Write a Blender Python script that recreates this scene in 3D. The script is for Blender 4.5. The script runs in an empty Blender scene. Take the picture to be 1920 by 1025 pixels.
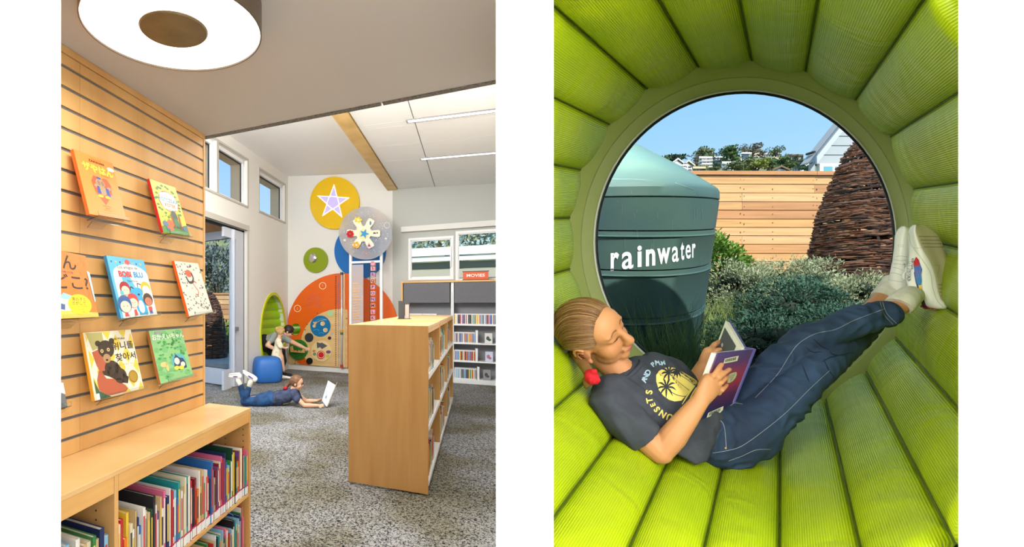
import bpy, bmesh, math, random
from mathutils import Vector, Matrix, noise
from mathutils.bvhtree import BVHTree
PI = math.pi
sc = bpy.context.scene
C = sc.collection
# ---------------------------------------------------------------- camera
F, PX, PY, EYE = 950.0, 600.0, 571.0, 1.4
cam_d = bpy.data.cameras.new('camera'); cam = bpy.data.objects.new('camera', cam_d); C.objects.link(cam)
cam_d.sensor_width = 36; cam_d.lens = F/1920*36
cam_d.shift_x = (960-PX)/1920; cam_d.shift_y = (PY-512.5)/1920
cam.location = (0, 0, EYE); cam.rotation_euler = (PI/2, 0, 0)
cam_d.clip_start = 0.05; cam_d.clip_end = 2000
sc.camera = cam
# ---------------------------------------------------------------- world, sun, lamps, exposure
sc.view_settings.view_transform = 'Standard'; sc.view_settings.look = 'None'
sc.view_settings.exposure = 0.0; sc.view_settings.gamma = 1.0
try: sc.view_settings.use_curve_mapping = False
except Exception: pass
def lin(c):
    if isinstance(c, (int, float)): c = (c, c, c)
    return tuple(((x/255)/12.92 if x/255 <= .04045 else ((x/255+.055)/1.055)**2.4) for x in c[:3])
wd = bpy.data.worlds.new('sky'); sc.world = wd; wd.use_nodes = True
nt = wd.node_tree; nt.nodes.clear()
wo = nt.nodes.new('ShaderNodeOutputWorld'); wb = nt.nodes.new('ShaderNodeBackground')
tc = nt.nodes.new('ShaderNodeTexCoord'); sp = nt.nodes.new('ShaderNodeSeparateXYZ'); cr = nt.nodes.new('ShaderNodeValToRGB')
nt.links.new(tc.outputs['Generated'], sp.inputs[0]); nt.links.new(sp.outputs['Z'], cr.inputs[0])
nt.links.new(cr.outputs[0], wb.inputs[0]); nt.links.new(wb.outputs[0], wo.inputs[0])
e = cr.color_ramp.elements
e[0].position = 0.0; e[0].color = lin((190, 218, 236))+(1,)
e[1].position = 1.0; e[1].color = lin((90, 140, 195))+(1,)
for ps, c in ((.16, (174, 214, 242)), (.30, (148, 200, 238)), (.45, (130, 186, 232))):
    x = e.new(ps); x.color = lin(c)+(1,)
wb.inputs['Strength'].default_value = 1.2
SUN_DIR = Vector((-.14, 1, -.96)).normalized()
sl = bpy.data.lights.new('sun', 'SUN'); sl.energy = 6.6; sl.angle = math.radians(.6); sl.color = (1, .96, .90)
so = bpy.data.objects.new('sun', sl); C.objects.link(so); so.rotation_euler = SUN_DIR.to_track_quat('-Z', 'Y').to_euler()
def area(name, loc, target, sx, sy, power, col=(1, 1, 1), spread=180):
    l = bpy.data.lights.new(name, 'AREA'); l.shape = 'RECTANGLE'; l.size = sx; l.size_y = sy
    l.energy = power; l.color = col; l.spread = math.radians(spread)
    o = bpy.data.objects.new(name, l); C.objects.link(o); o.location = loc
    o.rotation_euler = (Vector(target)-Vector(loc)).to_track_quat('-Z', 'Y').to_euler()
    return o
# room basis: P runs along the back wall, D runs away from the camera along the slat wall
det = .9829
def R(p, d, z): return Vector((.8886*p+.2873*d, -.4587*p+.9578*d, z))
area('front_fill', (0.9, -1.5, 1.9), (1.0, 1.5, 1.2), 2.4, 1.6, 88, (1, .98, .95))  # added fill behind the camera, whitens the piers and lights the nook
area('side_fill', (-1.3, -.3, 1.9), (1.7, 1.4, 1.3), 1.0, 1.2, 62, (1, .98, .95))  # added fill from the left, brightens the right-hand cushions
area('overhead_fill', (-.2, -.6, 2.62), (-.2, .2, 0), 2.2, 1.0, 30, (1, .97, .93))  # added overhead fill inside the made-up lobby
area('far_room_fill', R(-1.2, 4.4, 3.55), R(-1.2, 4.6, 0), 3.0, 2.0, 125, (1, .985, .96))  # unseen fill above the soffit, added to light the far room
area('alcove_fill', R(-2.6, 3.6, 3.6), R(-2.9, 8.0, 3.7), 1.6, .8, 105, (1, .985, .97))  # unseen added fill, brightens the far left wall and ceiling
area('high_ceiling_fill', R(-1.6, 3.2, 3.2), R(-2.2, 6.6, 4.3), 1.6, .5, 60, (1, .985, .97))  # added upward fill, hidden by the soffit, lifts the high ceiling
area('tile_ceiling_fill', R(.2, 3.1, 2.9), R(.4, 6.2, 3.8), 1.2, .5, 36, (1, .985, .97))  # hidden fill added to brighten the tile ceiling
area('right_bay_fill', R(.9, 3.6, 3.2), R(.2, 8.6, 1.6), 1.4, .8, 80, (1, .99, .97))  # unseen fill added to brighten the window-wall bay
# ---------------------------------------------------------------- helpers
def W(u, v, Y): return Vector(((u-PX)/F*Y, Y, EYE+(PY-v)/F*Y))
def PWd(c, u, v):
    s = (u-PX)/F; Y = c*det/(.9578*s-.2873); return W(u, v, Y)
def DWd(c, u, v):
    s = (u-PX)/F; Y = c*det/(.4587*s+.8886); return W(u, v, Y)
def ZW(z, u, v): return W(u, v, (z-EYE)*F/(PY-v))
def pd(w): return ((.9578*w.x-.2873*w.y)/det, (.4587*w.x+.8886*w.y)/det, w.z)
def rnd(a, b): return random.uniform(a, b)
random.seed(7)
_mc = {}
def mk(name, col, rough=.5, metal=0, spec=.5, noise=None, bump=None, emit=None, alpha=1, trans=0, ior=1.45, ramp=None, wave=None, coord='Object'):
    """noise=(scale xyz, colour2, detail); bump=(scale xyz, strength, dist); wave=(axis, scale, colour2, bump)"""
    if name in _mc: return _mc[name]
    m = bpy.data.materials.new(name); m.use_nodes = True; n = m.node_tree; b = n.nodes['Principled BSDF']
    c1 = lin(col)+(1,)
    b.inputs['Base Color'].default_value = c1; b.inputs['Roughness'].default_value = rough
    b.inputs['Metallic'].default_value = metal; b.inputs['Specular IOR Level'].default_value = spec
    b.inputs['Alpha'].default_value = alpha; b.inputs['Transmission Weight'].default_value = trans; b.inputs['IOR'].default_value = ior
    if emit: b.inputs['Emission Color'].default_value = lin(emit[0])+(1,); b.inputs['Emission Strength'].default_value = emit[1]
    def tex(scale):
        t = n.nodes.new('ShaderNodeTexCoord'); mp = n.nodes.new('ShaderNodeMapping')
        mp.inputs['Scale'].default_value = scale if not isinstance(scale, (int, float)) else (scale,)*3
        n.links.new(t.outputs[coord], mp.inputs[0]); return mp.outputs[0]
    last = None
    if noise:
        t = n.nodes.new('ShaderNodeTexNoise'); t.inputs['Scale'].default_value = 1; t.inputs['Detail'].default_value = noise[2] if len(noise) > 2 else 4
        n.links.new(tex(noise[0]), t.inputs['Vector'])
        r = n.nodes.new('ShaderNodeValToRGB'); n.links.new(t.outputs['Fac'], r.inputs[0])
        lo, hi = (noise[3] if len(noise) > 3 else (.35, .65))
        r.color_ramp.elements[0].position = lo; r.color_ramp.elements[1].position = hi
        r.color_ramp.elements[0].color = c1; r.color_ramp.elements[1].color = lin(noise[1])+(1,)
        n.links.new(r.outputs[0], b.inputs['Base Color']); last = r.outputs[0]
    h = None
    if wave:
        w = n.nodes.new('ShaderNodeTexWave'); w.wave_type = 'BANDS'; w.bands_direction = wave[0]; w.inputs['Scale'].default_value = wave[1]
        w.inputs['Distortion'].default_value = wave[4] if len(wave) > 4 else 0; w.inputs['Detail Scale'].default_value = 2
        t = n.nodes.new('ShaderNodeTexCoord'); n.links.new(t.outputs['UV' if coord == 'UV' else 'Object'], w.inputs['Vector'])
        mx = n.nodes.new('ShaderNodeMix'); mx.data_type = 'RGBA'; n.links.new(w.outputs['Fac'], mx.inputs['Factor'])
        if last: n.links.new(last, mx.inputs['A'])
        else: mx.inputs['A'].default_value = c1
        mx.inputs['B'].default_value = lin(wave[2])+(1,)
        n.links.new(mx.outputs['Result'], b.inputs['Base Color']); h = w.outputs['Fac']
        if wave[3]:
            bp = n.nodes.new('ShaderNodeBump'); bp.inputs['Strength'].default_value = wave[3]; bp.inputs['Distance'].default_value = .002
            n.links.new(h, bp.inputs['Height']); n.links.new(bp.outputs[0], b.inputs['Normal'])
    if bump:
        t = n.nodes.new('ShaderNodeTexNoise'); t.inputs['Scale'].default_value = 1; t.inputs['Detail'].default_value = 5
        n.links.new(tex(bump[0]), t.inputs['Vector'])
        bp = n.nodes.new('ShaderNodeBump'); bp.inputs['Strength'].default_value = bump[1]; bp.inputs['Distance'].default_value = bump[2] if len(bump) > 2 else .01
        n.links.new(t.outputs['Fac'], bp.inputs['Height']); n.links.new(bp.outputs[0], b.inputs['Normal'])
    _mc[name] = m; return m
def wloc(o):
    v = Vector((0, 0, 0))
    while o: v += o.location; o = o.parent
    return v
def tag(o, label=None, cat=None, group=None, kind=None):
    if label: o['label'] = label
    if cat: o['category'] = cat
    if group: o['group'] = group
    if kind: o['kind'] = kind
    return o
def thing(name, label, cat, loc=(0, 0, 0), group=None):
    o = bpy.data.objects.new(name, None); C.objects.link(o); o.location = loc; o.empty_display_size = .05
    return tag(o, label, cat, group)
def link_mesh(me, name, parent=None, base=None):
    o = bpy.data.objects.new(name, me); C.objects.link(o)
    if parent: o.parent = parent; o.location = -wloc(parent)
    elif base is not None: o.location = base
    return o
class MB:
    def __init__(s): s.v = []; s.f = []; s.m = []
    def add(s, vs, fs, mi=0):
        k = len(s.v); s.v += [Vector(x) for x in vs]; s.f += [tuple(i+k for i in f) for f in fs]; s.m += [mi]*len(fs); return s
    def hexa(s, q, mi=0):
        return s.add(q, [(3, 2, 1, 0), (4, 5, 6, 7), (0, 1, 5, 4), (1, 2, 6, 5), (2, 3, 7, 6), (3, 0, 4, 7)], mi)
    def box(s, x0, x1, y0, y1, z0, z1, T=None, mi=0):
        q = [(x0, y0, z0), (x1, y0, z0), (x1, y1, z0), (x0, y1, z0), (x0, y0, z1), (x1, y0, z1), (x1, y1, z1), (x0, y1, z1)]
        if T: q = [T(*a) for a in q]
        return s.hexa(q, mi)
    def quadbox(s, a, b, c, d, vec, mi=0):
        a, b, c, d, vec = [Vector(x) for x in (a, b, c, d, vec)]
        return s.hexa([a, b, c, d, a+vec, b+vec, c+vec, d+vec], mi)
    def prism(s, pts, vec, mi=0):
        n = len(pts); pts = [Vector(p) for p in pts]; vec = Vector(vec)
        s.add(pts+[p+vec for p in pts], [tuple(range(n-1, -1, -1)), tuple(range(n, 2*n))]+[(i, (i+1) % n, n+(i+1) % n, n+i) for i in range(n)], mi); return s
    def grid(s, rows, closed=False, mi=0):
        n = len(rows[0]); fs = []
        for j in range(len(rows)-1):
            for i in range(n if closed else n-1):
                k = (i+1) % n; fs.append((j*n+i, j*n+k, (j+1)*n+k, (j+1)*n+i))
        return s.add([p for r in rows for p in r], fs, mi)
    def loft(s, pts, rad, side=(0, 0, 1), n=12, mi=0, round_end=True, flat=False):
        """rings of half sizes (a, b) along pts; a lies along `side`"""
        pts = [Vector(p) for p in pts]; rad = [(r, r) if isinstance(r, (int, float)) else r for r in rad]
        side = Vector(side); P = []; Q = []; T = []
        for i, p in enumerate(pts):
            t = (pts[min(i+1, len(pts)-1)]-pts[max(i-1, 0)]).normalized(); T.append(t)
        if round_end:
            a, b = rad[0]; t = T[0]; e0 = [(pts[0]-t*min(a, b)*math.sin(x), (a*math.cos(x), b*math.cos(x)), t) for x in (1.4, .95, .5)]
            a, b = rad[-1]; t = T[-1]; e1 = [(pts[-1]+t*min(a, b)*math.sin(x), (a*math.cos(x), b*math.cos(x)), t) for x in (.5, .95, 1.4)]
        else: e0 = e1 = []
        L = e0+list(zip(pts, rad, T))+e1; rows = []
        for p, (a, b), t in L:
            x = side-t*side.dot(t)
            if x.length < 1e-4: x = t.orthogonal()
            x.normalize(); y = t.cross(x)
            rows.append([p+x*a*math.cos(2*PI*i/n)+y*b*math.sin(2*PI*i/n) for i in range(n)])
        k = len(s.v); s.grid(rows, True, mi)
        m = len(rows); s.f += [tuple(k+i for i in range(n-1, -1, -1)), tuple(k+(m-1)*n+i for i in range(n))]; s.m += [mi, mi]
        return s
    def tube(s, pts, r, n=6, mi=0): return s.loft(pts, [r]*len(pts) if isinstance(r, (int, float)) else r, (.13, .2, .97), n, mi, False)
    def ell(s, c, r, basis=None, nu=16, nv=10, mi=0):
        c = Vector(c); B = basis or (Vector((1, 0, 0)), Vector((0, 1, 0)), Vector((0, 0, 1)))
        if isinstance(r, (int, float)): r = (r, r, r)
        rows = []
        for j in range(nv+1):
            t = PI*(j/nv)*.998+.001*PI; rows.append([c+B[0]*r[0]*math.sin(t)*math.cos(2*PI*i/nu)+B[1]*r[1]*math.sin(t)*math.sin(2*PI*i/nu)-B[2]*r[2]*math.cos(t) for i in range(nu)])
        k = len(s.v); s.grid(rows, True, mi)
        s.f += [tuple(k+i for i in range(nu-1, -1, -1)), tuple(k+nv*nu+i for i in range(nu))]; s.m += [mi, mi]; return s
    def lathe(s, prof, c, n=32, T=None, mi=0):
        c = Vector(c); rows = [[c+(T(r*math.cos(2*PI*i/n), r*math.sin(2*PI*i/n), z) if T else Vector((r*math.cos(2*PI*i/n), r*math.sin(2*PI*i/n), z))) for i in range(n)] for r, z in prof]
        k = len(s.v); s.grid(rows, True, mi); m = len(rows)
        s.f += [tuple(k+i for i in range(n-1, -1, -1)), tuple(k+(m-1)*n+i for i in range(n))]; s.m += [mi, mi]; return s
    def mesh(s, name, mats, smooth=False, off=None, normals=True):
        me = bpy.data.meshes.new(name)
        me.from_pydata([v-off for v in s.v] if off is not None else s.v, [], s.f)
        if not isinstance(mats, (list, tuple)): mats = [mats]
        for m in mats: me.materials.append(m)
        if len(mats) > 1: me.polygons.foreach_set('material_index', s.m)
        if normals:
            bm = bmesh.new(); bm.from_mesh(me); bmesh.ops.recalc_face_normals(bm, faces=bm.faces); bm.to_mesh(me); bm.free()
        if smooth: me.polygons.foreach_set('use_smooth', [True]*len(me.polygons))
        me.update(); return me
    def build(s, name, mats, parent=None, smooth=False, bevel=0, normals=True, angle=None):
        base = None
        if not parent:
            xs = [v.x for v in s.v]; ys = [v.y for v in s.v]; zs = [v.z for v in s.v]
            base = Vector(((min(xs)+max(xs))/2, (min(ys)+max(ys))/2, min(zs)))
        me = s.mesh(name, mats, smooth, base, normals)
        o = link_mesh(me, name, parent, base)
        if angle: me.set_sharp_from_angle(angle=math.radians(angle))
        if bevel:
            b = o.modifiers.new('bevel', 'BEVEL'); b.width = bevel; b.segments = 2; b.limit_method = 'ANGLE'
        return o
def clip(objs, pn, pc, keep=1):
    # cut meshes with the plane x*pn = pc, keeping the side the normal points to
    pn = Vector(pn); pc = Vector(pc)
    for o in objs:
        if o.type != 'MESH': continue
        l = wloc(o); ds = [(v.co+l-pc).dot(pn)*keep for v in o.data.vertices]
        if not ds or min(ds) >= 0: continue
        if max(ds) <= 0:
            for ch in list(o.children): bpy.data.objects.remove(ch)
            bpy.data.objects.remove(o); continue
        bm = bmesh.new(); bm.from_mesh(o.data)
        r = bmesh.ops.bisect_plane(bm, geom=bm.verts[:]+bm.edges[:]+bm.faces[:], plane_co=pc-l, plane_no=pn*keep, clear_inner=True)
        if len(bm.faces) > 5:
            eds = [e for e in r['geom_cut'] if isinstance(e, bmesh.types.BMEdge)]
            try: bmesh.ops.edgenet_fill(bm, edges=eds)
            except Exception: pass
        bm.to_mesh(o.data); bm.free()
def struct(name, mb, m, parent=None, **k):
    o = mb.build(name, m, parent, **k)
    if not parent: o['kind'] = 'structure'
    return o
def catm(pts, n=8, closed=False):
    pts = [Vector(p) for p in pts]; N = len(pts); out = []
    for i in range(N if closed else N-1):
        g = lambda k: pts[k % N] if closed else pts[max(0, min(N-1, k))]
        p0, p1, p2, p3 = g(i-1), g(i), g(i+1), g(i+2)
        for j in range(n):
            t = j/n; out.append(.5*((2*p1)+(p2-p0)*t+(2*p0-5*p1+4*p2-p3)*t*t+(3*p1-p0-3*p2+p3)*t**3))
    if not closed: out.append(pts[-1])
    return out
def V2(*a): return Vector(a+(0,)) if len(a) == 2 else Vector(a)
def subdiv(vs, fs, maxlen):
    bm = bmesh.new(); bv = [bm.verts.new((v[0], v[1], 0)) for v in vs]
    for f in fs:
        try: bm.faces.new([bv[i] for i in f])
        except Exception: pass
    bmesh.ops.triangulate(bm, faces=bm.faces)
    if maxlen:
        for _ in range(7):
            es = [e for e in bm.edges if e.calc_length() > maxlen]
            if not es: break
            bmesh.ops.subdivide_edges(bm, edges=es, cuts=1); bmesh.ops.triangulate(bm, faces=bm.faces)
    bm.verts.index_update(); V = [(v.co.x, v.co.y) for v in bm.verts]; Fc = [tuple(v.index for v in f.verts) for f in bm.faces]; bm.free(); return V, Fc
def poly(pts): return ([(p[0], p[1]) for p in pts], [tuple(range(len(pts)))])
def disc(cx, cy, rx, ry=None, n=32, a0=0):
    ry = ry or rx; return poly([(cx+rx*math.cos(a0+2*PI*i/n), cy+ry*math.sin(a0+2*PI*i/n)) for i in range(n)])
def ring(cx, cy, r0, r1, n=32, k=1):
    V = [(cx+r*math.cos(2*PI*i/n), cy+r*k*math.sin(2*PI*i/n)) for r in (r0, r1) for i in range(n)]
    return V, [(i, (i+1) % n, n+(i+1) % n, n+i) for i in range(n)]
def rect(x0, y0, x1, y1): return poly([(x0, y0), (x1, y0), (x1, y1), (x0, y1)])
def stroke(pts, w, smooth=6, closed=False):
    P = catm([V2(*p) for p in pts], smooth, closed) if smooth and len(pts) > 2 else [V2(*p) for p in pts]
    if closed: P.append(P[0])
    V = []; N = len(P)
    for i, p in enumerate(P):
        t = (P[min(i+1, N-1)]-P[max(i-1, 0)])
        if closed and i in (0, N-1): t = P[1]-P[N-2]
        t = t.normalized() if t.length > 1e-9 else Vector((1, 0, 0)); nn = Vector((-t.y, t.x, 0)); ww = (w(i/(N-1)) if callable(w) else w)/2
        V += [(p.x+nn.x*ww, p.y+nn.y*ww), (p.x-nn.x*ww, p.y-nn.y*ww)]
    return V, [(2*i, 2*i+1, 2*i+3, 2*i+2) for i in range(N-1)]
_tx = {}
def text(s, x, y, size, rot=0, flipy=False, sx=1, bold=0, up=None, shear=0):
    """triangulated glyphs in 2D, centred on x, y; flipy for pixel space"""
    key = (s, bold)
    if key not in _tx:
        cu = bpy.data.curves.new('glyphs', 'FONT'); cu.body = s; cu.align_x = 'CENTER'; cu.align_y = 'CENTER'; cu.offset = bold; cu.resolution_u = 3; cu.size = 1
        o = bpy.data.objects.new('glyphs', cu); C.objects.link(o); dg = bpy.context.evaluated_depsgraph_get(); me = bpy.data.meshes.new_from_object(o.evaluated_get(dg))
        _tx[key] = ([(v.co.x, v.co.y) for v in me.vertices], [tuple(p.vertices) for p in me.polygons])
        bpy.data.objects.remove(o); bpy.data.curves.remove(cu); bpy.data.meshes.remove(me)
    V, Fc = _tx[key]; c, sn = math.cos(rot), math.sin(rot); out = []
    for a, b in V:
        a = a*sx+b*shear; a, b = a*size, b*size; a, b = a*c-b*sn, a*sn+b*c
        out.append((x+a, y-b if flipy else y+b))
    return out, Fc
def decal(name, shapes, fn, m, parent, maxlen=None, thick=0, smooth=False):
    mb = MB()
    for V, Fc in shapes:
        V, Fc = subdiv(V, Fc, maxlen)
        if thick:
            A = [fn(x, y) for x, y in V]; B = [fn(x, y, thick) for x, y in V]; n = len(V)
            ed = {}
            for f in Fc:
                for i in range(len(f)):
                    k = (f[i], f[(i+1) % len(f)]); ed[k] = 1
            side = [(a, b, b+n, a+n) for a, b in ed if (b, a) not in ed]
            mb.add(A+B, [tuple(reversed(f)) for f in Fc]+[tuple(i+n for i in f) for f in Fc]+side)
        else: mb.add([fn(x, y) for x, y in V], Fc)
    return mb.build(name, m, parent, smooth=smooth, normals=bool(thick))
def bvh_of(objs):
    V = []; Fc = []
    for o in objs:
        k = len(V); l = wloc(o); V += [v.co+l for v in o.data.vertices]; Fc += [tuple(i+k for i in p.vertices) for p in o.data.polygons]
    return BVHTree.FromPolygons(V, Fc)
CAMP = Vector((0, 0, EYE))
def projector(objs, eps=.0015, depth=1.4):
    t = bvh_of(objs)
    def fn(u, v, th=0):
        d = (W(u, v, 1)-CAMP).normalized(); h = t.ray_cast(CAMP, d)
        if h[0] is None:
            q = W(u, v, depth); n = t.find_nearest(q); return (n[0]-d*(eps+th)) if n[0] is not None else q
        return h[0]-d*(eps+th)
    return fn
def blob(name, mb, voxel, m, parent=None, it=4, disp=None, fac=.5):
    me = mb.mesh(name+'_t', m, False, None, True); o = bpy.data.objects.new('t', me); C.objects.link(o)
    r = o.modifiers.new('r', 'REMESH'); r.mode = 'VOXEL'; r.voxel_size = voxel; r.use_smooth_shade = True
    if it: s_ = o.modifiers.new('s', 'SMOOTH'); s_.iterations = it; s_.factor = fac
    dg = bpy.context.evaluated_depsgraph_get(); out = bpy.data.meshes.new_from_object(o.evaluated_get(dg)); bpy.data.objects.remove(o)
    out.name = name
    if disp:
        ns = [v.normal.copy() for v in out.vertices]
        for v, nn in zip(out.vertices, ns): v.co = disp(v.co.copy(), nn)
    out.polygons.foreach_set('use_smooth', [True]*len(out.polygons))
    if not out.materials: out.materials.append(m)
    base = None
    if not parent:
        xs = [v.co for v in out.vertices]; base = Vector((sum(x.x for x in xs)/len(xs), sum(x.y for x in xs)/len(xs), min(x.z for x in xs)))
        for v in out.vertices: v.co -= base
    return link_mesh(out, name, parent, base)
def quadfn(TL, TR, BR, BL, nrm, eps=.0012):
    """s 0..1 left to right, t 0..1 bottom to top"""
    def fn(s, t, th=0): return (BL*(1-s)+BR*s)*(1-t)+(TL*(1-s)+TR*s)*t+nrm*(eps+th)
    return fn
# ---------------------------------------------------------------- materials
wood = mk('maple', (222, 176, 112), .42, noise=((9, 9, .9), (205, 152, 88), 5, (.3, .75)))
woodh = mk('maple_long_grain', (226, 178, 108), .4, noise=((2, 2, 22), (208, 154, 86), 5, (.3, .75)))
woodd = mk('maple_end_panel', (206, 158, 96), .42, noise=((11, 11, 1.3), (190, 138, 76), 5, (.3, .75)))
wtop = mk('maple_top', (226, 186, 128), .28, noise=((3, 3, 3), (214, 170, 108), 5))
ply = mk('plywood_beam', (226, 192, 128), .5, noise=((3, 3, 12), (204, 166, 98), 5))
white = mk('white_paint', (226, 224, 218), .7)
whitem = mk('white_enamel', (232, 233, 233), .4)
soffitm = mk('warm_grey_ceiling', (197, 194, 191), .8)
ceilm = mk('ceiling_white', (244, 244, 242), .8)
tilem = mk('ceiling_tile', (242, 243, 242), .85, bump=(60, .05))
greyw = mk('plain_grey', (186, 188, 182), .75)
trimm = mk('grey_trim', (188, 184, 174), .6)
frame = mk('white_aluminium', (222, 226, 230), .35)
black = mk('black', (18, 18, 20), .5)
darkg = mk('dark_grey', (52, 54, 56), .5)
alu = mk('aluminium', (150, 150, 152), .35, .6)
glass = mk('glass', (245, 250, 252), .02, trans=1, ior=1.01, spec=.3)
acryl = mk('clear_acrylic', (238, 242, 240), .06, trans=1, ior=1.2)
carpet = None
def carpet_mat():
    m = bpy.data.materials.new('speckled_carpet'); m.use_nodes = True; n = m.node_tree; b = n.nodes['Principled BSDF']; b.inputs['Roughness'].default_value = .95; b.inputs['Specular IOR Level'].default_value = .1
    t = n.nodes.new('ShaderNodeTexCoord')
    a = n.nodes.new('ShaderNodeTexNoise'); a.inputs['Scale'].default_value = 62; a.inputs['Detail'].default_value = 3; a.inputs['Roughness'].default_value = .65; a.inputs['Distortion'].default_value = .8
    v = n.nodes.new('ShaderNodeTexVoronoi'); v.inputs['Scale'].default_value = 95
    n.links.new(t.outputs['Object'], a.inputs['Vector']); n.links.new(t.outputs['Object'], v.inputs['Vector'])
    ad = n.nodes.new('ShaderNodeMath'); ad.operation = 'MULTIPLY_ADD'; ad.inputs[1].default_value = .22
    n.links.new(v.outputs['Distance'], ad.inputs[0]); n.links.new(a.outputs['Fac'], ad.inputs[2])
    r = n.nodes.new('ShaderNodeValToRGB'); n.links.new(ad.outputs[0], r.inputs[0]); el = r.color_ramp.elements
    el[0].position = .48; el[0].color = lin((34, 34, 34))+(1,); el[1].position = .68; el[1].color = lin((178, 177, 173))+(1,)
    x = el.new(.55); x.color = lin((98, 97, 95))+(1,)
    # broad patches of olive and pale yarn
    g = n.nodes.new('ShaderNodeTexNoise'); g.inputs['Scale'].default_value = 1.3; g.inputs['Detail'].default_value = 2; n.links.new(t.outputs['Object'], g.inputs['Vector'])
    gr = n.nodes.new('ShaderNodeValToRGB'); n.links.new(g.outputs['Fac'], gr.inputs[0]); gr.color_ramp.elements[0].position = .4; gr.color_ramp.elements[0].color = lin((200, 196, 178))+(1,); gr.color_ramp.elements[1].position = .58; gr.color_ramp.elements[1].color = lin((240, 242, 248))+(1,)
    mx = n.nodes.new('ShaderNodeMix'); mx.data_type = 'RGBA'; mx.blend_type = 'MULTIPLY'; mx.inputs['Factor'].default_value = 1
    n.links.new(r.outputs[0], mx.inputs['A']); n.links.new(gr.outputs[0], mx.inputs['B']); n.links.new(mx.outputs['Result'], b.inputs['Base Color'])
    bp = n.nodes.new('ShaderNodeBump'); bp.inputs['Strength'].default_value = .5; bp.inputs['Distance'].default_value = .01; n.links.new(ad.outputs[0], bp.inputs['Height']); n.links.new(bp.outputs[0], b.inputs['Normal'])
    return m
carpet = carpet_mat()
# ================================================================ LEFT ROOM: SETTING
SWP, SWD, SOF = -1.459, 2.266, 2.351          # slat wall plane, its far end, soffit height
LW, BW = -3.906, 9.656                         # left wall and back wall planes
CT, PF = .841, -1.171                          # counter height, cabinet front plane
struct('floor', MB().box(-7, 6.2, -1, 12.2, -.06, 0, lambda p, d, z: R(p, d, z)), carpet)
# made-up lobby: roof keeps sun out, white walls bounce light; piers stand for margins
PY0, PT = .75, .012
lobw = mk('added_white', (252, 252, 252), .9)
def pier(name, ul, ur):
    # outer faces stand square; the far edge is what the camera sees of each side
    x = lambda u, Y: (u-PX)/F*Y
    xl, xr = x(ul, PY0), x(ur, PY0); al, ar = max(xl, x(ul, PY0+PT)), min(xr, x(ur, PY0+PT))   # splayed jambs
    m = MB(); m.hexa([Vector(q) for z in (0, 2.7) for q in ((xl, PY0, z), (xr, PY0, z), (ar, PY0+PT, z), (al, PY0+PT, z))]); struct(name, m, lobw)
pier('wall_margin_left', -900, 114); pier('wall_margin_middle', 930, 1038); pier('wall_margin_right', 1797, 2900)  # made-up piers, standing for the blank white margins
struct('wall_bounce_back', MB().box(-2.6, 3.2, -2.6, -2.5, 0, 2.75), lobw)
struct('wall_bounce_left', MB().box(-2.6, -2.5, -2.6, PY0, 0, 2.75), lobw)
struct('wall_bounce_right', MB().box(3.1, 3.2, -2.6, PY0, 0, 2.75), lobw)
struct('ceiling_sun_block', MB().box(-2.6, 3.2, -2.6, PY0, 2.7, 2.8), lobw)
struct('floor_added', MB().box(-2.6, 3.2, -2.6, PY0+.3, -.09, -.061), mk('added_floor', (200, 198, 194), .6))
# soffit over the near part of the library
q = [(-3.2, PY0+.02), (.75, PY0+.02), tuple(R(1.9, 2.30, 0))[:2], tuple(R(-3.2, 2.30, 0))[:2]]
mb = MB(); mb.prism([(a, b, SOF) for a, b in q], (0, 0, .5)); struct('ceiling_soffit', mb, soffitm)
mb = MB(); mb.box(-3, -.42, 2.285, 2.32, SOF-.004, SOF+.05, R); mb.box(-.41, 1.9, 2.285, 2.32, SOF-.004, SOF+.05, R)
struct('trim_1', mb, mk('grey_felt_trim', (132, 128, 120), .9, noise=(90, (92, 90, 86))))
struct('wall_soffit_upstand', MB().box(-3.2, 1.9, 2.30, 2.36, SOF+.05, 4.5, R), white)
# upper ceilings
H = lambda u, v: DWd(BW, u, v).z
def ceil(name, p0, p1, zl, zr, mat):
    q = [R(p0, 2.3, zl), R(p1, 2.3, zr), R(p1, BW+.1, zr), R(p0, BW+.1, zl)]
    m = MB(); m.hexa(q+[a+Vector((0, 0, .08)) for a in q]); return struct(name, m, mat)
pb0 = pd(DWd(BW, 727, 358))[0]; pb1 = pd(DWd(BW, 745, 357))[0]; zb = H(727, 358)
zc0 = H(540, 330)
ceil('ceiling_high', LW-.2, pb0+.05, zc0+.01, zb+.36, ceilm)
zt0 = H(745, 354); pr = pd(DWd(BW, 985, 350))[0]; zt1 = H(930, 343)
slope = (zt1-zt0)/(pd(DWd(BW, 930, 343))[0]-pb1)
ct = lambda p: zt0+slope*(p-pb1)
ce = thing('ceiling_panel_field', 'grid of white acoustic ceiling panels right of the plywood beam', 'ceiling', R(pb1, 6, ct(pb1)))
del ce['label']; del ce['category']; ce['kind'] = 'structure'; ce.name = 'ceiling'
us = [(765, 226), (930, 204)]
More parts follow.
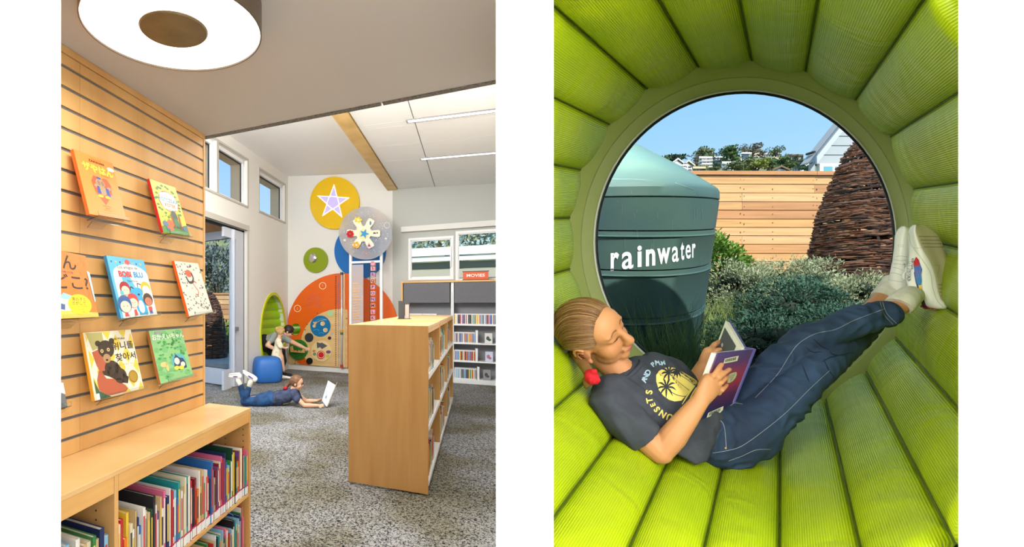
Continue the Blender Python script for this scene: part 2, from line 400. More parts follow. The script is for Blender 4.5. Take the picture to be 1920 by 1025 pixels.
# tile joints across the ceiling: depths read along the beam edge, one joint line running away from the camera
def dz(u, v):  # point on sloping ceiling plane
    lo, hi = 2.0, 14.0
    for _ in range(40):
        m_ = (lo+hi)/2; w = W(u, v, m_)
        if w.z > ct(pd(w)[0]): hi = m_
        else: lo = m_
    return pd(W(u, v, lo))
jd = sorted([dz(*a)[1] for a in ((677, 236), (681, 244), (700, 276), (718, 303), (733, 327), (742, 344))])
jp = sum(dz(*a)[0] for a in ((771, 205), (787, 255), (800, 305)))/3
dd = [2.4]+jd+[BW]; pp = [pb1+.01, jp, jp+1.25, jp+2.5, jp+3.7]
for i in range(len(dd)-1):
    for j in range(len(pp)-1):
        a, b, c, d_ = pp[j]+.006, pp[j+1]-.006, dd[i]+.006, dd[i+1]-.006
        if d_-c < .02: continue
        m = MB(); q = [R(a, c, ct(a)), R(b, c, ct(b)), R(b, d_, ct(b)), R(a, d_, ct(a))]; m.hexa(q+[x+Vector((0, 0, .02)) for x in q])
        m.build('ceiling_tile', tilem, ce)
m = MB(); q = [R(pb1, 2.4, ct(pb1)+.03), R(pp[-1], 2.4, ct(pp[-1])+.03), R(pp[-1], BW+.1, ct(pp[-1])+.03), R(pb1, BW+.1, ct(pb1)+.03)]; m.hexa(q+[x+Vector((0, 0, .06)) for x in q])
m.build('ceiling_backing', darkg, ce)
mb = MB(); q0 = dz(765, 226); q1 = dz(790, 297)
for k, (q_, n_) in enumerate(((q0, 'near'), (q1, 'far'))):
    w_ = .085 if k == 0 else .085
    t = thing('linear_ceiling_light', 'long white strip light recessed in the tile ceiling, '+('the one nearer the beam front' if k == 0 else 'the one nearer the window wall'), 'ceiling light', R(q_[0], q_[1], ct(q_[0])-.01))
    t['label'] = 'long recessed strip light in the tile ceiling, '+('the nearer of the two' if k == 0 else 'the farther of the two, towards the windows')
    a, b = q_[0], pp[-1]; m = MB(); q = [R(a, q_[1]-w_/2, ct(a)-.012), R(b, q_[1]-w_/2, ct(b)-.012), R(b, q_[1]+w_/2, ct(b)-.012), R(a, q_[1]+w_/2, ct(a)-.012)]
    m.hexa(q+[x+Vector((0, 0, .01)) for x in q]); m.build('diffuser', mk('led_strip', (255, 255, 255), .5, emit=((255, 253, 248), 3.0)), t)
    m = MB()
    for s_ in (-1, 1): m.box(a-.02, b, q_[1]+s_*w_/2-.006, q_[1]+s_*w_/2+.006, -.014, .004, lambda p, d, z: R(p, d, ct(p)+z))
    m.box(a-.02, a-.005, q_[1]-w_/2, q_[1]+w_/2, -.014, .004, lambda p, d, z: R(p, d, ct(p)+z)); m.build('housing', alu, t)
# beam
bm_ = MB().box(pb0, pb1, 2.36, BW, zb, zb+.42, R); tag(bm_.build('ceiling_beam', ply), 'pale plywood beam running under the ceiling to the back wall', 'beam', None)
# left wall with openings
def pl(u, v): return pd(PWd(LW, u, v))
def wallcells(T, x0, x1, z0, z1, holes, t0, t1):
    xs = sorted({x0, x1}|{h[0] for h in holes}|{h[1] for h in holes}); zs = sorted({z0, z1}|{h[2] for h in holes}|{h[3] for h in holes}); m = MB()
    xs = [x for x in xs if x0 <= x <= x1]; zs = [z for z in zs if z0 <= z <= z1]
    for i in range(len(xs)-1):
        for j in range(len(zs)-1):
            cx, cz = (xs[i]+xs[i+1])/2, (zs[j]+zs[j+1])/2
            if any(h[0] < cx < h[1] and h[2] < cz < h[3] for h in holes): continue
            m.box(t0, t1, xs[i], xs[i+1], zs[j], zs[j+1], T)
    return m
d3a, d3b = pl(485.5, 380)[1], pl(534, 380)[1]; z3t, z3b = pl(534, 347.5)[2], pl(534, 416)[2]
d2b = pl(463.5, 300)[1]; z2t, z2b = pl(463.5, 301)[2], pl(463.5, 386)[2]
d2a = pl(409, 300)[1]; d1b = pl(405.5, 300)[1]
w2 = d2b-d2a; d1a = d1b-w2
doorb = pl(463, 430)[1]; doorz = pl(463, 432)[2]; doora = doorb-2.6
nd, nz, nrd, nrz = pl(512.5, 625)[1], pl(513, 624)[2], .66, .80
hol = [(d3a, d3b, z3b, z3t), (d2a, d2b, z2b, z2t), (d1a, d1b, z2b, z2t), (doora, doorb, -.01, doorz), (nd-nrd, nd+nrd, nz-nrz, nz+nrz)]
T_ = lambda t, d, z: R(LW+t, d, z)
m = wallcells(T_, 1.2, BW+.1, -.02, 5, hol, -.2, 0)
N = 48; sq = []
for i in range(N):
    a = 2*PI*i/N; c, s = math.cos(a), math.sin(a); k = 1/max(abs(c), abs(s)); sq.append(((c*nrd, s*nrz), (c*k*nrd, s*k*nrz)))
for tt in (0, -.2):
    V = [R(LW+tt, nd+x, nz+y) for a, b in sq for x, y in (a, b)]
    m.add(V, [(2*i, 2*i+1, (2*i+3) % (2*N), (2*i+2) % (2*N)) for i in range(N)])
V = [R(LW+tt, nd+a[0], nz+a[1]) for a, b in sq for tt in (0, -.2)]; m.add(V, [(2*i, 2*i+1, (2*i+3) % (2*N), (2*i+2) % (2*N)) for i in range(N)])
struct('wall_left', m, white)
# windows of the left wall, deep exterior fins of pale timber
fin = mk('exterior_fin', (196, 184, 150), .7)
for k, (a, b, z0, z1) in enumerate(((d1a, d1b, z2b, z2t), (d2a, d2b, z2b, z2t), (d3a, d3b, z3b, z3t))):
    def T2(t, d, z): return R(LW+t, d, z)
    m = MB(); w = .035
    m.box(-.0, .015, a-w, a, z0-w, z1+w, T2); m.box(0, .015, b, b+w, z0-w, z1+w, T2); m.box(0, .015, a, b, z1, z1+w, T2); m.box(0, .015, a, b, z0-w, z0, T2)
    o = struct('window_%d' % (k+1), m, trimm)
    m = MB(); w = .06
    m.box(-.12, -.06, a, a+w, z0, z1, T2); m.box(-.12, -.06, b-w, b, z0, z1, T2); m.box(-.12, -.06, a, b, z1-w, z1, T2); m.box(-.12, -.06, a, b, z0, z0+w*.7, T2); m.build('sash', whitem, o)
    m = MB(); g = .018
    m.box(-.118, -.1, a+.06, a+.06+g, z0+.04, z1-.06, T2); m.box(-.118, -.1, b-.06-g, b-.06, z0+.04, z1-.06, T2); m.box(-.118, -.1, a+.06, b-.06, z1-.06-g, z1-.06, T2); m.build('gasket', black, o)
    m = MB(); m.box(-.112, -.106, a+.05, b-.05, z0+.04, z1-.05, T2); m.build('pane', mk('clerestory_glass', (252, 248, 255), .0, trans=1, ior=1.01, spec=.2), o)
    m = MB(); m.box(-.36, -.13, a-.04, b+.04, z1-.05, z1+.01, T2); m.box(-.36, -.13, b-.02, b+.04, z0-.1, z1, T2); m.build('exterior_fin', fin, o)
# door opening trim, head and leaves
m = MB(); w = .07
m.box(-.02, .02, doora, doorb+w, doorz, doorz+w+.02, T_); m.box(-.02, .02, doorb, doorb+w*.55, 0, doorz, T_); struct('trim_2', m, trimm)
m = MB(); m.box(-.12, -.08, doora, doorb, doorz-.04, doorz, T_); m.box(-.12, -.06, doorb-.03, doorb, 0, doorz, T_); struct('trim_3', m, black)
doorm = mk('door_paint', (196, 200, 210), .4)
# fixed leaf
d0, d1 = pl(442, 600)[1], pl(460.5, 600)[1]; dg0 = pl(447, 600)[1]
m = MB(); m.box(-.09, -.045, dg0, d1, 0, doorz-.04, T_); m.box(-.09, -.045, d0-.35, dg0, 0, .32, T_); m.box(-.09, -.045, d0-.35, dg0, doorz-.2, doorz-.04, T_)
o = struct('door_1', m, doorm); m = MB(); m.box(-.07, -.065, d0-.35, dg0, .32, doorz-.2, T_); m.build('pane', glass, o)
m = MB(); m.box(-.05, .02, dg0-.05, dg0-.015, .95, 1.02, T_); m.build('handle', alu, o)
# open leaf, swung outward
hA = W(440.5, 725, 8.56); hA.z = 0; hB = W(386, 718, 9.05); hB.z = 0; dv = (hB-hA).normalized(); LL = .98; th = Vector((dv.y, -dv.x, 0))*.05
def TL_(a, t, z): return hA+dv*a-th*(t/.05)+Vector((0, 0, z))
m = MB(); m.box(0, .10, 0, .045, .02, doorz-.05, TL_); m.box(LL-.1, LL, 0, .045, .02, doorz-.05, TL_); m.box(.1, LL-.1, 0, .045, .02, .30, TL_); m.box(.1, LL-.1, 0, .045, doorz-.19, doorz-.05, TL_)
o = struct('door_2', m, doorm, bevel=.004); m = MB(); m.box(.1, LL-.1, .02, .026, .30, doorz-.19, TL_); m.build('pane', mk('door_glass', (232, 240, 250), .02, trans=1, ior=1.04), o)
m = MB(); m.box(.1, LL-.1, .012, .034, .295, .31, TL_); m.box(.1, LL-.1, .012, .034, doorz-.2, doorz-.185, TL_); m.build('gasket', darkg, o)
# back wall with window openings
def pbk(u, v): return pd(DWd(BW, u, v))
TB = lambda t, p, z: R(p, BW-t, z)     # t positive comes into the room
pw0, pw1 = pbk(770, 480)[0], pbk(846, 480)[0]; pw2 = pbk(859, 480)[0]; pw3 = pw2+1.5
zw_t, zw_b = pbk(771, 451)[2], pbk(771, 521)[2]; zw_t2 = pbk(859, 438)[2]; zw_b2 = pbk(859, 524)[2]
psw = pbk(736, 400)[0]
m = wallcells(TB, LW-.2, psw, -.02, 5, [], -.2, 0); struct('wall_back', m, white)
m = wallcells(TB, psw, pr+.1, -.02, 5, [(pw0, pw1, zw_b, zw_t), (pw2, pw3, zw_b2, zw_t2)], -.2, 0); struct('wall_back_right', m, greyw)  # right part of the back wall has a greyer tone
for k, (a, b, z0, z1) in enumerate(((pw0, pw1, zw_b, zw_t), (pw2, pw3, zw_b2, zw_t2))):
    m = MB(); w = .045
    m.box(-.02, .02, a-w, a, z0-w, z1+w, TB); m.box(-.02, .02, b, b+w, z0-w, z1+w, TB); m.box(-.02, .02, a, b, z1, z1+w, TB); m.box(-.02, .02, a, b, z0-w, z0, TB)
    m.box(-.05, .0, a, a+.02, z0, z1, TB); m.box(-.05, 0, b-.02, b, z0, z1, TB); m.box(-.05, 0, a, b, z1-.02, z1, TB); m.box(-.05, 0, a, b, z0, z0+.02, TB)
    o = struct('window_%d' % (k+4), m, whitem)
    m = MB(); m.box(-.04, -.035, a, b, z0, z1, TB); m.build('pane', glass, o)
    if k == 0:
        m = MB(); m.box(.02, .045, b-.02, b+.0, z0+.18, z1-.15, TB); m.build('handle', alu, o)
a_ = pbk(753, 436); m = MB(); m.box(0, .09, a_[0], pr, a_[2]+.0, a_[2]+.1, TB); struct('trim_4', m, white)
zl = pbk(760, 527)[2]
# baseboards
m = MB(); m.box(0, .012, LW, psw+.3, 0, .10, TB); struct('baseboard_back', m, white)
m = MB(); m.box(0, .012, doorb+.05, BW, 0, .10, T_); struct('baseboard_left', m, white)
# unseen partition right of the library, added to keep the rooms' light apart
q = [Vector((.365*Y, Y, 0)) for Y in (.78, 14)]
m = MB(); m.hexa([q[0], q[0]+Vector((.02, 0, 0)), q[1]+Vector((.02, 0, 0)), q[1], q[0]+Vector((0, 0, 4.6)), q[0]+Vector((.02, 0, 4.6)), q[1]+Vector((.02, 0, 4.6)), q[1]+Vector((0, 0, 4.6))])
struct('wall_partition', m, white)
m = MB(); m.box(LW-.3, 6.0, 2.3, BW+.2, 4.5, 4.6, R); struct('roof_slab', m, white).name = 'roof'
# ---------------------------------------------------------------- ring lamp
zlamp = SOF-.10; LC = W(326, 59, (zlamp-EYE)*F/(571-59)); LR = .272
t = thing('ceiling_lamp', 'round ring-shaped ceiling lamp with glowing white face and bronze centre', 'ceiling lamp', (LC.x, LC.y, SOF))
m = MB(); m.lathe([(LR-.004, .1), (LR, .1), (LR, 0), (LR-.004, 0), (LR-.004, .09)], LC, 64); m.build('rim', mk('bronze_rim', (118, 104, 88), .4, .7), t, smooth=True, angle=40)
m = MB(); m.lathe([(.1, .006), (LR-.004, .006), (LR-.004, .012), (.1, .012)], LC, 64); m.build('diffuser', mk('lamp_face', (255, 255, 255), .5, emit=((255, 252, 246), 2.2)), t)
m = MB(); m.lathe([(.001, .0), (.100, .0), (.104, .004), (.104, .06), (.001, .06)], LC, 48); m.build('centre_disc', mk('bronze_disc', (132, 116, 88), .35, .75, noise=(8, (112, 98, 74))), t, smooth=True, angle=40)
m = MB(); m.lathe([(.19, .06), (.19, .1)], LC, 32); m.build('ceiling_rose', darkg, t)
l = bpy.data.lights.new('ring_lamp_light', 'AREA'); l.shape = 'DISK'; l.size = .5; l.energy = 9; l.color = (1, .97, .92)
o = bpy.data.objects.new('ring_lamp_light', l); C.objects.link(o); o.location = LC-Vector((0, 0, .012))
# ---------------------------------------------------------------- slat wall
sw = thing('slat_wall', 'maple slatwall of horizontal boards with grooved metal channels', 'wall panel', R(SWP, 1.4, CT))
def zsl(v): return PWd(SWP, 383, v).z
gz = [zsl(277.3+25.58*k) for k in range(19)]
g2 = .0062; dj = pd(PWd(SWP, 150, 400))[1]; TS = lambda t, d, z: R(SWP+t, d, z)
edges = [SOF-.028]+gz+[CT]
for i in range(len(edges)-1):
    zt, zbm = edges[i]-(g2 if i else .002), edges[i+1]+(g2 if i < len(edges)-2 else 0)
    for a, b in ((.4, dj-.0006), (dj+.0006, SWD-.018)):
        MB().box(-.014, 0, a, b, zbm, zt, TS).build('slat', wood, sw, bevel=.0008)
MB().box(-.03, -.013, .4, SWD-.018, CT, SOF-.028, TS).build('backing', mk('slat_backing', (70, 52, 34), .7), sw)
m = MB()
for z in gz: m.box(-.013, -.0015, .4, SWD-.018, z-g2, z-g2+.0035, TS); m.box(-.013, -.008, .4, SWD-.018, z-g2, z+g2, TS)
m.build('channel', mk('channel_metal', (128, 124, 120), .45, .3), sw)
m = MB(); m.box(-.03, .003, SWD-.018, SWD, CT, SOF-.001, TS); m.box(-.03, .003, .4, SWD, SOF-.027, SOF-.001, TS); m.build('edge_band', wood, sw, bevel=.001)
struct('wall_behind_slats', MB().box(-.16, -.03, .2, SWD, 0, SOF+.4, TS), white)
# ---------------------------------------------------------------- low cabinet
CE = 2.31; TP = lambda t, d, z: R(PF-t, d, z)      # t = depth behind the front plane
dep = PF-SWP; ddv = pd(PWd(PF, 218.5, 900))[1]; SH = PWd(PF, 465, 926).z
cb = thing('low_bookcase', 'low maple bookcase with a long flat counter top below the slatwall', 'bookcase', R(-1.3, 1.7, 0))
MB().box(0, dep, .5, CE, CT-.018, CT, TP).build('top', wtop, cb, bevel=.0015)
MB().box(0.001, .02, .5, ddv-.012, CT-.075, CT-.018, TP).build('apron', woodh, cb)
MB().box(0.001, .02, ddv+.012, CE-.018, CT-.075, CT-.018, TP).build('apron', woodh, cb)
MB().box(0, dep, CE-.016, CE-.001, .0, CT-.018, TP).build('side_panel', wood, cb, bevel=.001)
MB().box(0, dep, ddv-.010, ddv+.010, .0, CT-.018, TP).build('divider', wood, cb, bevel=.001)
for a, b in ((.5, ddv-.011), (ddv+.011, CE-.017)):
    MB().box(.004, dep, a, b, SH-.018, SH, TP).build('shelf', wood, cb, bevel=.001)
    MB().box(.004, dep, a, b, .04, .06, TP).build('shelf', wood, cb, bevel=.001)
MB().box(dep-.008, dep, .5, CE, .0, CT-.018, TP).build('back_panel', mk('bookcase_back', (150, 104, 60), .5), cb)
m = MB()
for k in range(9):
    for tt in (.04, .16): m.lathe([(.0035, -.0005), (.0035, .0012)], (0, 0, 0), 8, lambda a, b, z: R(PF-tt-a*0-(a), CE-.0165-z, .5+.032*k+b*1-.0))
    m.lathe([(.0035, -.0005), (.0035, .0012)], (0, 0, 0), 8, lambda a, b, z: R(PF-.09-a, ddv-.0105-z, .5+.032*k+b))
m.build('peg_holes', mk('peg_hole', (60, 40, 24), .6), cb)['kind'] = 'stuff'
# ================================================================ LEFT ROOM: THINGS
def cm(c, r=.45): return mk('colour_%d_%d_%d' % tuple(c), c, r)
DD = Vector((.2873, .9578, 0)); PV = Vector((.8886, -.4587, 0))
def book_on_wall(name_, TLp, TRp, BRp, BLp, label, cover, spine, art, low=.10, hi=.035):
    TLw, TRw = PWd(SWP+hi, *TLp), PWd(SWP+hi, *TRp); BLw, BRw = PWd(SWP+low, *BLp), PWd(SWP+low, *BRp)
    nrm = (BRw-BLw).cross(TLw-BLw).normalized()
    if nrm.dot(PV) < 0: nrm = -nrm
    th = -nrm*.014
    base = (BLw+BRw)/2
    t = thing('picture_book', label, 'book', base, 'picture books displayed on the slatwall')
    MB().quadbox(BLw, BRw, TRw, TLw, th*.22).build('cover', cm(cover, .35), t, bevel=.0008)
    i = (BRw-BLw).normalized()*.003; j = (TLw-BLw).normalized()*.004
    MB().quadbox(BLw+i+j+th*.22, BRw-i+j+th*.22, TRw-i-j+th*.22, TLw+i-j+th*.22, th*.6).build('pages', cm((236, 226, 205), .8), t)
    MB().quadbox(BLw+th*.82, BRw+th*.82, TRw+th*.82, TLw+th*.82, th*.18).build('back_cover', cm(cover, .35), t)
    MB().quadbox(BLw-i*.3, BLw+i*.3, TLw+i*.3, TLw-i*.3, th).build('spine', cm(spine, .35), t)
    fn = quadfn(TLw, TRw, BRw, BLw, nrm, .0006)
    for k, (shapes, col) in enumerate(art): decal('cover_print', shapes, lambda s, tt, th=0, e=k*.00012: fn(s, tt, e), cm(col, .4), t)
    # acrylic tray
    wv = (BRw-BLw); up = Vector((0, 0, 1)); out = nrm
    a, b = BLw-wv*.02+wv*.18, BRw+wv*.04-wv*0; dn = -(TLw-BLw).normalized()*.004
    a += dn; b += dn
    h = thing('book_holder', 'clear acrylic ledge clipped to the slatwall under '+name_, 'display ledge', a, 'acrylic book ledges on the slatwall')
    bk = -nrm*.045
    MB().quadbox(a+nrm*.012, b+nrm*.012, b+bk, a+bk, dn*.5).build('tray', acryl, h)
    MB().quadbox(a+nrm*.012, b+nrm*.012, b+nrm*.012-dn*4, a+nrm*.012-dn*4, nrm*.0015).build('lip', acryl, h)
    e0 = (a+b)/2-dn*0+bk; MB().quadbox(e0-wv*.3, e0+wv*.1, e0+wv*.1-nrm*.03+dn*4, e0-wv*.3-nrm*.03+dn*4, dn*.5).build('clip', acryl, h)
    return t, fn
def T(s, x, y, h, k=1, rot=0, bold=0, shear=0, asp=.72): # glyphs on a cover: asp corrects cover proportions
    V, Fc = text(s, 0, 0, 1, 0, bold=bold, shear=shear); c, sn = math.cos(rot), math.sin(rot)
    return [(x+(a*k*c-b*sn)*h/asp, y+(a*k*sn+b*c)*h) for a, b in V], Fc
A = .74
# 1 orange
art = [([poly([(.50, .2), (.30, .40), (.26, .56), (.34, .66), (.44, .66), (.52, .61), (.60, .66), (.70, .66), (.78, .56), (.74, .40)])], (236, 92, 60)),
       ([disc(.49, .56, .12, .07), disc(.36, .50, .05, .03), disc(.70, .50, .05, .03), disc(.51, .44, .10, .08), disc(.75, .36, .06, .035)], (168, 140, 110)),
       ([poly([(.38, .50), (.44, .50), (.46, .38), (.36, .38)]), poly([(.60, .50), (.68, .49), (.70, .36), (.60, .38)]), disc(.47, .64, .07, .02)], (62, 84, 150)),
       ([disc(.42, .34, .07, .022), disc(.60, .34, .07, .022)], (240, 214, 60)), ([ring(.45, .56, .035, .028, 16), ring(.55, .56, .035, .028, 16), disc(.45, .56, .01), disc(.55, .56, .01)], (50, 40, 36)),
       ([T('ザやはん', .52, .775, .145, 1, bold=.035)], (240, 226, 80)), ([T('ZAKIHAN', .52, .905, .052, 1.3, bold=.02), T('Zar ha hat sa ba kou', .52, .945, .022), T('ke-i Nakagawa', .68, .70, .025), T('Art and Story by', .52, .185, .025), T('Tamura', .52, .15, .03), T('published by the press', .52, .115, .018)], (90, 50, 24)),
       ([disc(.88, .86, .10, .035)], (246, 226, 200))]
book_on_wall('the orange book', (137.4, 279.3), (211, 306.6), (237.3, 413.5), (168, 401.2), 'orange picture book with yellow Japanese title and a red heart', (244, 142, 72), (226, 104, 40), art)
# 2 yellow and green
leaf = []
random.seed(3)
for i in range(26):
    a = 2*PI*i/26; leaf.append(disc(.5+.44*math.cos(a)+rnd(-.04, .04), .62+.30*math.sin(a)+rnd(-.03, .03), .05, .022, 8, rnd(0, 3)))
art = [([poly([(0, 0), (1, 0), (1, .22), (.7, .16), (.3, .18), (0, .12)])], (70, 140, 50)), (leaf, (50, 130, 50)), ([disc(.13+.05*i % .8, .3+rnd(-.1, .05), .03, .015, 7) for i in range(12)], (120, 170, 50)),
       ([disc(.52, .64, .36, .20)], (210, 60, 40)), ([disc(.52, .64, .34, .185), disc(.34, .72, .12, .08), disc(.70, .72, .12, .08), disc(.34, .56, .12, .08), disc(.70, .56, .12, .08)], (250, 244, 230)),
       ([T('KOTCZILKA', .52, .66, .10, .95, bold=.03)], (70, 140, 170)), ([T('KOTEK', .54, .56, .095, .95, bold=.03)], (220, 110, 40)), ([T('Nina i', .5, .745, .05, 1), T('Maria i Konopnicka', .55, .485, .03)], (110, 90, 70)),
       ([disc(.58, .36, .12, .11), poly([(.46, .12), (.5, .36), (.66, .36), (.74, .12)])], (60, 70, 50)), ([poly([(.52, .16), (.55, .32), (.68, .30), (.70, .16)])], (40, 120, 70)), ([disc(.36, .2, .13, .07), disc(.30, .10, .12, .05)], (222, 96, 36)), ([disc(.16, .18, .09, .05), disc(.88, .14, .08, .06), disc(.22, .08, .06, .03)], (80, 110, 150)), ([poly([(.42, .38), (.47, .38), (.55, .12), (.5, .12)]), poly([(.74, .38), (.79, .38), (.77, .1), (.72, .1)])], (150, 80, 40))]
book_on_wall('the yellow and green book', (279.8, 334.3), (328.6, 351.4), (355.9, 443.1), (306.2, 435.3), 'yellow and green picture book with a white title cloud and red spine', (236, 200, 50), (190, 30, 30), art)
# 3 brown book at the left edge
streak = []
for i in range(46):
    x, y = rnd(0, .95), rnd(.28, .98); streak.append(stroke([(x, y), (x+rnd(-.03, .05), y-rnd(.04, .1))], .008, 0))
art = [(streak, (196, 92, 26)), ([poly([(0, 0), (1, 0), (1, .07), (0, .12)])], (236, 206, 90)), ([poly([(0, .12), (.5, .1), (.62, .2), (.3, .3), (0, .36)])], (238, 226, 204)), ([poly([(0, .16), (.28, .12), (.30, .2), (0, .25)])], (70, 96, 150)), ([poly([(.2, .3), (.55, .24), (.6, .3), (.3, .37)])], (150, 196, 216)),
       ([T('なん', .36, .82, .26, 1, bold=.01)], (60, 44, 34)), ([T('どこ?', .52, .52, .25, 1, bold=.015)], (60, 44, 34)), ([T('谷川俊太郎 文と絵', .40, .68, .035)], (90, 60, 110)),
       ([disc(.62, .20, .26, .155)], (246, 218, 40)), ([T('男の子と', .62, .275, .058, 1, bold=.01), T('さがして', .6, .215, .058, 1, bold=.01), T('いたのは', .68, .17, .035), T('たにがわ', .62, .12, .026), T('出版', .66, .085, .022)], (70, 60, 30)), ([poly([(.93, .75), (1, .72), (1, .25), (.97, .24)])], (170, 204, 214))]
book_on_wall('the brown Japanese book', (78, 462), (160.5, 479.5), (185, 594), (98, 598), 'shaggy orange-brown picture book with black Japanese title and yellow sticker', (214, 124, 48), (200, 110, 50), art)
# 4 Los amigos
kid = []
def head(x, y, r, hair, skin=(238, 206, 180)):
    kid.append(([disc(x, y+r*.15, r*1.12, r*.95)], hair)); kid.append(([disc(x, y-r*.15, r*.86, r*.62)], skin))
    kid.append(([disc(x-r*.3, y-r*.1, r*.07, r*.06, 8), disc(x+r*.3, y-r*.1, r*.07, r*.06, 8)], (40, 30, 30)))
head(.27, .46, .12, (160, 30, 34)); head(.84, .47, .12, (230, 180, 40), (246, 238, 226)); head(.40, .25, .13, (206, 60, 56)); head(.17, .20, .15, (50, 90, 150)); head(.82, .26, .12, (70, 54, 30), (196, 120, 90))
white4 = poly([(.06, 0), (.995, 0), (.995, .72)]+[(.53+.47*math.cos(a), .70+.19*math.sin(a)) for a in [PI*i/16 for i in range(17)]]+[(.06, .7)])
art = [([white4], (240, 236, 224)), ([poly([(.06+.11*i, .925), (.11+.11*i, .92), (.085+.11*i, .885)]) for i in range(0, 8, 2)], (40, 60, 110)), ([poly([(.06+.11*i, .925), (.11+.11*i, .92), (.085+.11*i, .885)]) for i in range(1, 8, 2)], (240, 190, 60)), ([disc(.5, .925, .07, .045)], (230, 90, 90)),
       ([T('Los amigos de', .47, .83, .075, .9, .0, bold=.005), T('Tina Parnel', .52, .60, .05, .9, bold=.005)], (50, 46, 46)), ([T('BOBI', .36, .71, .13, .85, bold=.05)], (226, 60, 50)), ([T('BLU', .72, .71, .13, .85, bold=.05)], (40, 150, 210)),
       ([disc(.60, .41, .13, .085), disc(.60, .17, .14, .15), poly([(.50, .38), (.68, .38), (.70, .02), (.50, .02)]), disc(.46, .42, .07, .03), disc(.70, .10, .05, .09)], (52, 164, 214)), ([disc(.60, .16, .08, .11)], (240, 236, 224)), ([disc(.60, .37, .035, .018, 10), stroke([(.50, .47), (.43, .50), (.40, .44)], .018), stroke([(.62, .50), (.63, .56), (.72, .54)], .018)], (30, 30, 40))]+kid+\
      [([poly([(.36, .02), (.44, .02), (.43, .12), (.37, .12)]), poly([(.10, .02), (.2, .02), (.19, .08), (.12, .08)]), poly([(.78, .08), (.88, .08), (.88, .15), (.78, .15)])], (220, 70, 70)), ([rect(.79, .03, .87, .08)], (50, 90, 160)), ([rect(.12, .38, .2, .43)], (70, 190, 210))]
book_on_wall('the blue-topped book', (199.1, 478.3), (269.4, 487.8), (294.8, 589.2), (227.2, 596.8), 'white picture book with sky-blue corners, red and blue title and cartoon children', (86, 178, 216), (60, 130, 170), art)
# 5 white S
random.seed(9); sp_ = []
for i in range(95):
    x, y = rnd(.05, .95), rnd(.03, .96)
    if abs(x-.55) < .2 and .35 < y < .85: continue
    a = rnd(0, PI); sp_.append(stroke([(x, y), (x+.05*math.cos(a)+rnd(-.02, .02), y+.02*math.sin(a)), (x+.04*math.cos(a+1), y+.03*math.sin(a+1))], .014, 2))
art = [(sp_, (56, 52, 48)), ([stroke([(.66, .60), (.58, .63), (.52, .59), (.58, .51), (.64, .44), (.58, .37), (.50, .39)], .022)], (214, 74, 40)), ([disc(.44, .78, .13, .07)], (224, 96, 60)), ([stroke([(.30, .72), (.36, .62), (.5, .62), (.58, .70), (.55, .8)], .05)], (60, 56, 54)), ([disc(.42, .5, .03, .012), disc(.8, .5, .03, .012)], (236, 170, 160))]
book_on_wall('the white letter book', (326.4, 488.8), (371.2, 493.5), (399.3, 584.8), (354.5, 592.4), 'cream book sprinkled with tiny black drawings, red letter S, orange spine', (226, 222, 208), (232, 96, 28), art, .09, .03)
# 6 bear
dia = []
for i in range(4):
    for j in range(6):
        x, y = .45+.17*i+(.0), .0+.2*j; dia.append(poly([(x-.085, y), (x, y-.14), (x+.085, y), (x, y+.14)]) if (i+j) % 2 else poly([(x-.01, y), (x, y-.01), (x+.01, y), (x, y+.01)]))
dia = [poly([(min(.995, max(.04, a)), min(.995, max(.005, b))) for a, b in V]) for V, _ in dia]
dia2 = [poly([(max(.035, a-.41), b) for a, b in V]) for V, _ in dia[:10]]
art = [(dia+dia2, (232, 200, 70)), ([poly([(.05, .99), (.36, .99), (.36, .78), (.12, .72)])], (176, 168, 104)), ([poly([(.10, .70), (.34, .76), (.38, .40), (.20, .34), (.14, .5)]), poly([(.10, .28), (.16, .42), (.24, .34), (.28, .28), (.44, .25), (.62, .12), (.66, .06), (.60, .02), (.34, .02), (.20, .03), (.10, .14)])], (182, 92, 60)),
       ([poly([(.34, .80), (.30, .62), (.34, .48), (.46, .44), (.54, .50), (.60, .40), (.64, .30), (.72, .24), (.68, .14), (.60, .16), (.44, .24), (.34, .30), (.24, .34), (.22, .40), (.34, .40)]+[(.36, .5)]), disc(.38, .72, .16, .14), disc(.24, .82, .055, .045), disc(.52, .84, .055, .045), disc(.56, .28, .13, .12), disc(.42, .42, .14, .12)], (62, 46, 32)),
       ([disc(.36, .58, .075, .07)], (176, 140, 96)), ([disc(.29, .70, .03, .028), disc(.42, .71, .03, .028)], (226, 196, 130)), ([disc(.29, .70, .013, .012, 10), disc(.42, .71, .013, .012, 10), disc(.355, .555, .025, .016, 10)], (20, 16, 14)),
       ([T('위니를', .74, .74, .135, .9, bold=.012), T('찾아서', .76, .56, .135, .9, bold=.012), T('Sally Walker', .68, .865, .05, .8)], (34, 30, 28)), ([T('글 그림 옮김 지음', .72, .445, .03)], (150, 130, 80)), ([disc(.82, .23, .10, .105)], (176, 140, 40)), ([ring(.82, .23, .088, .08, 32, 1.05)], (120, 92, 20)), ([poly([(.04, 0), (.3, 0), (.1, .12), (.04, .3)])], (60, 96, 70)), ([rect(.03, .0, .09, .09)], (240, 240, 236))]
book_on_wall('the bear book', (155, 623.6), (245, 617.3), (270, 727.5), (178, 751), 'large picture book with a brown bear on yellow diamonds and black Korean title', (236, 228, 206), (214, 150, 40), art, .09, .03)
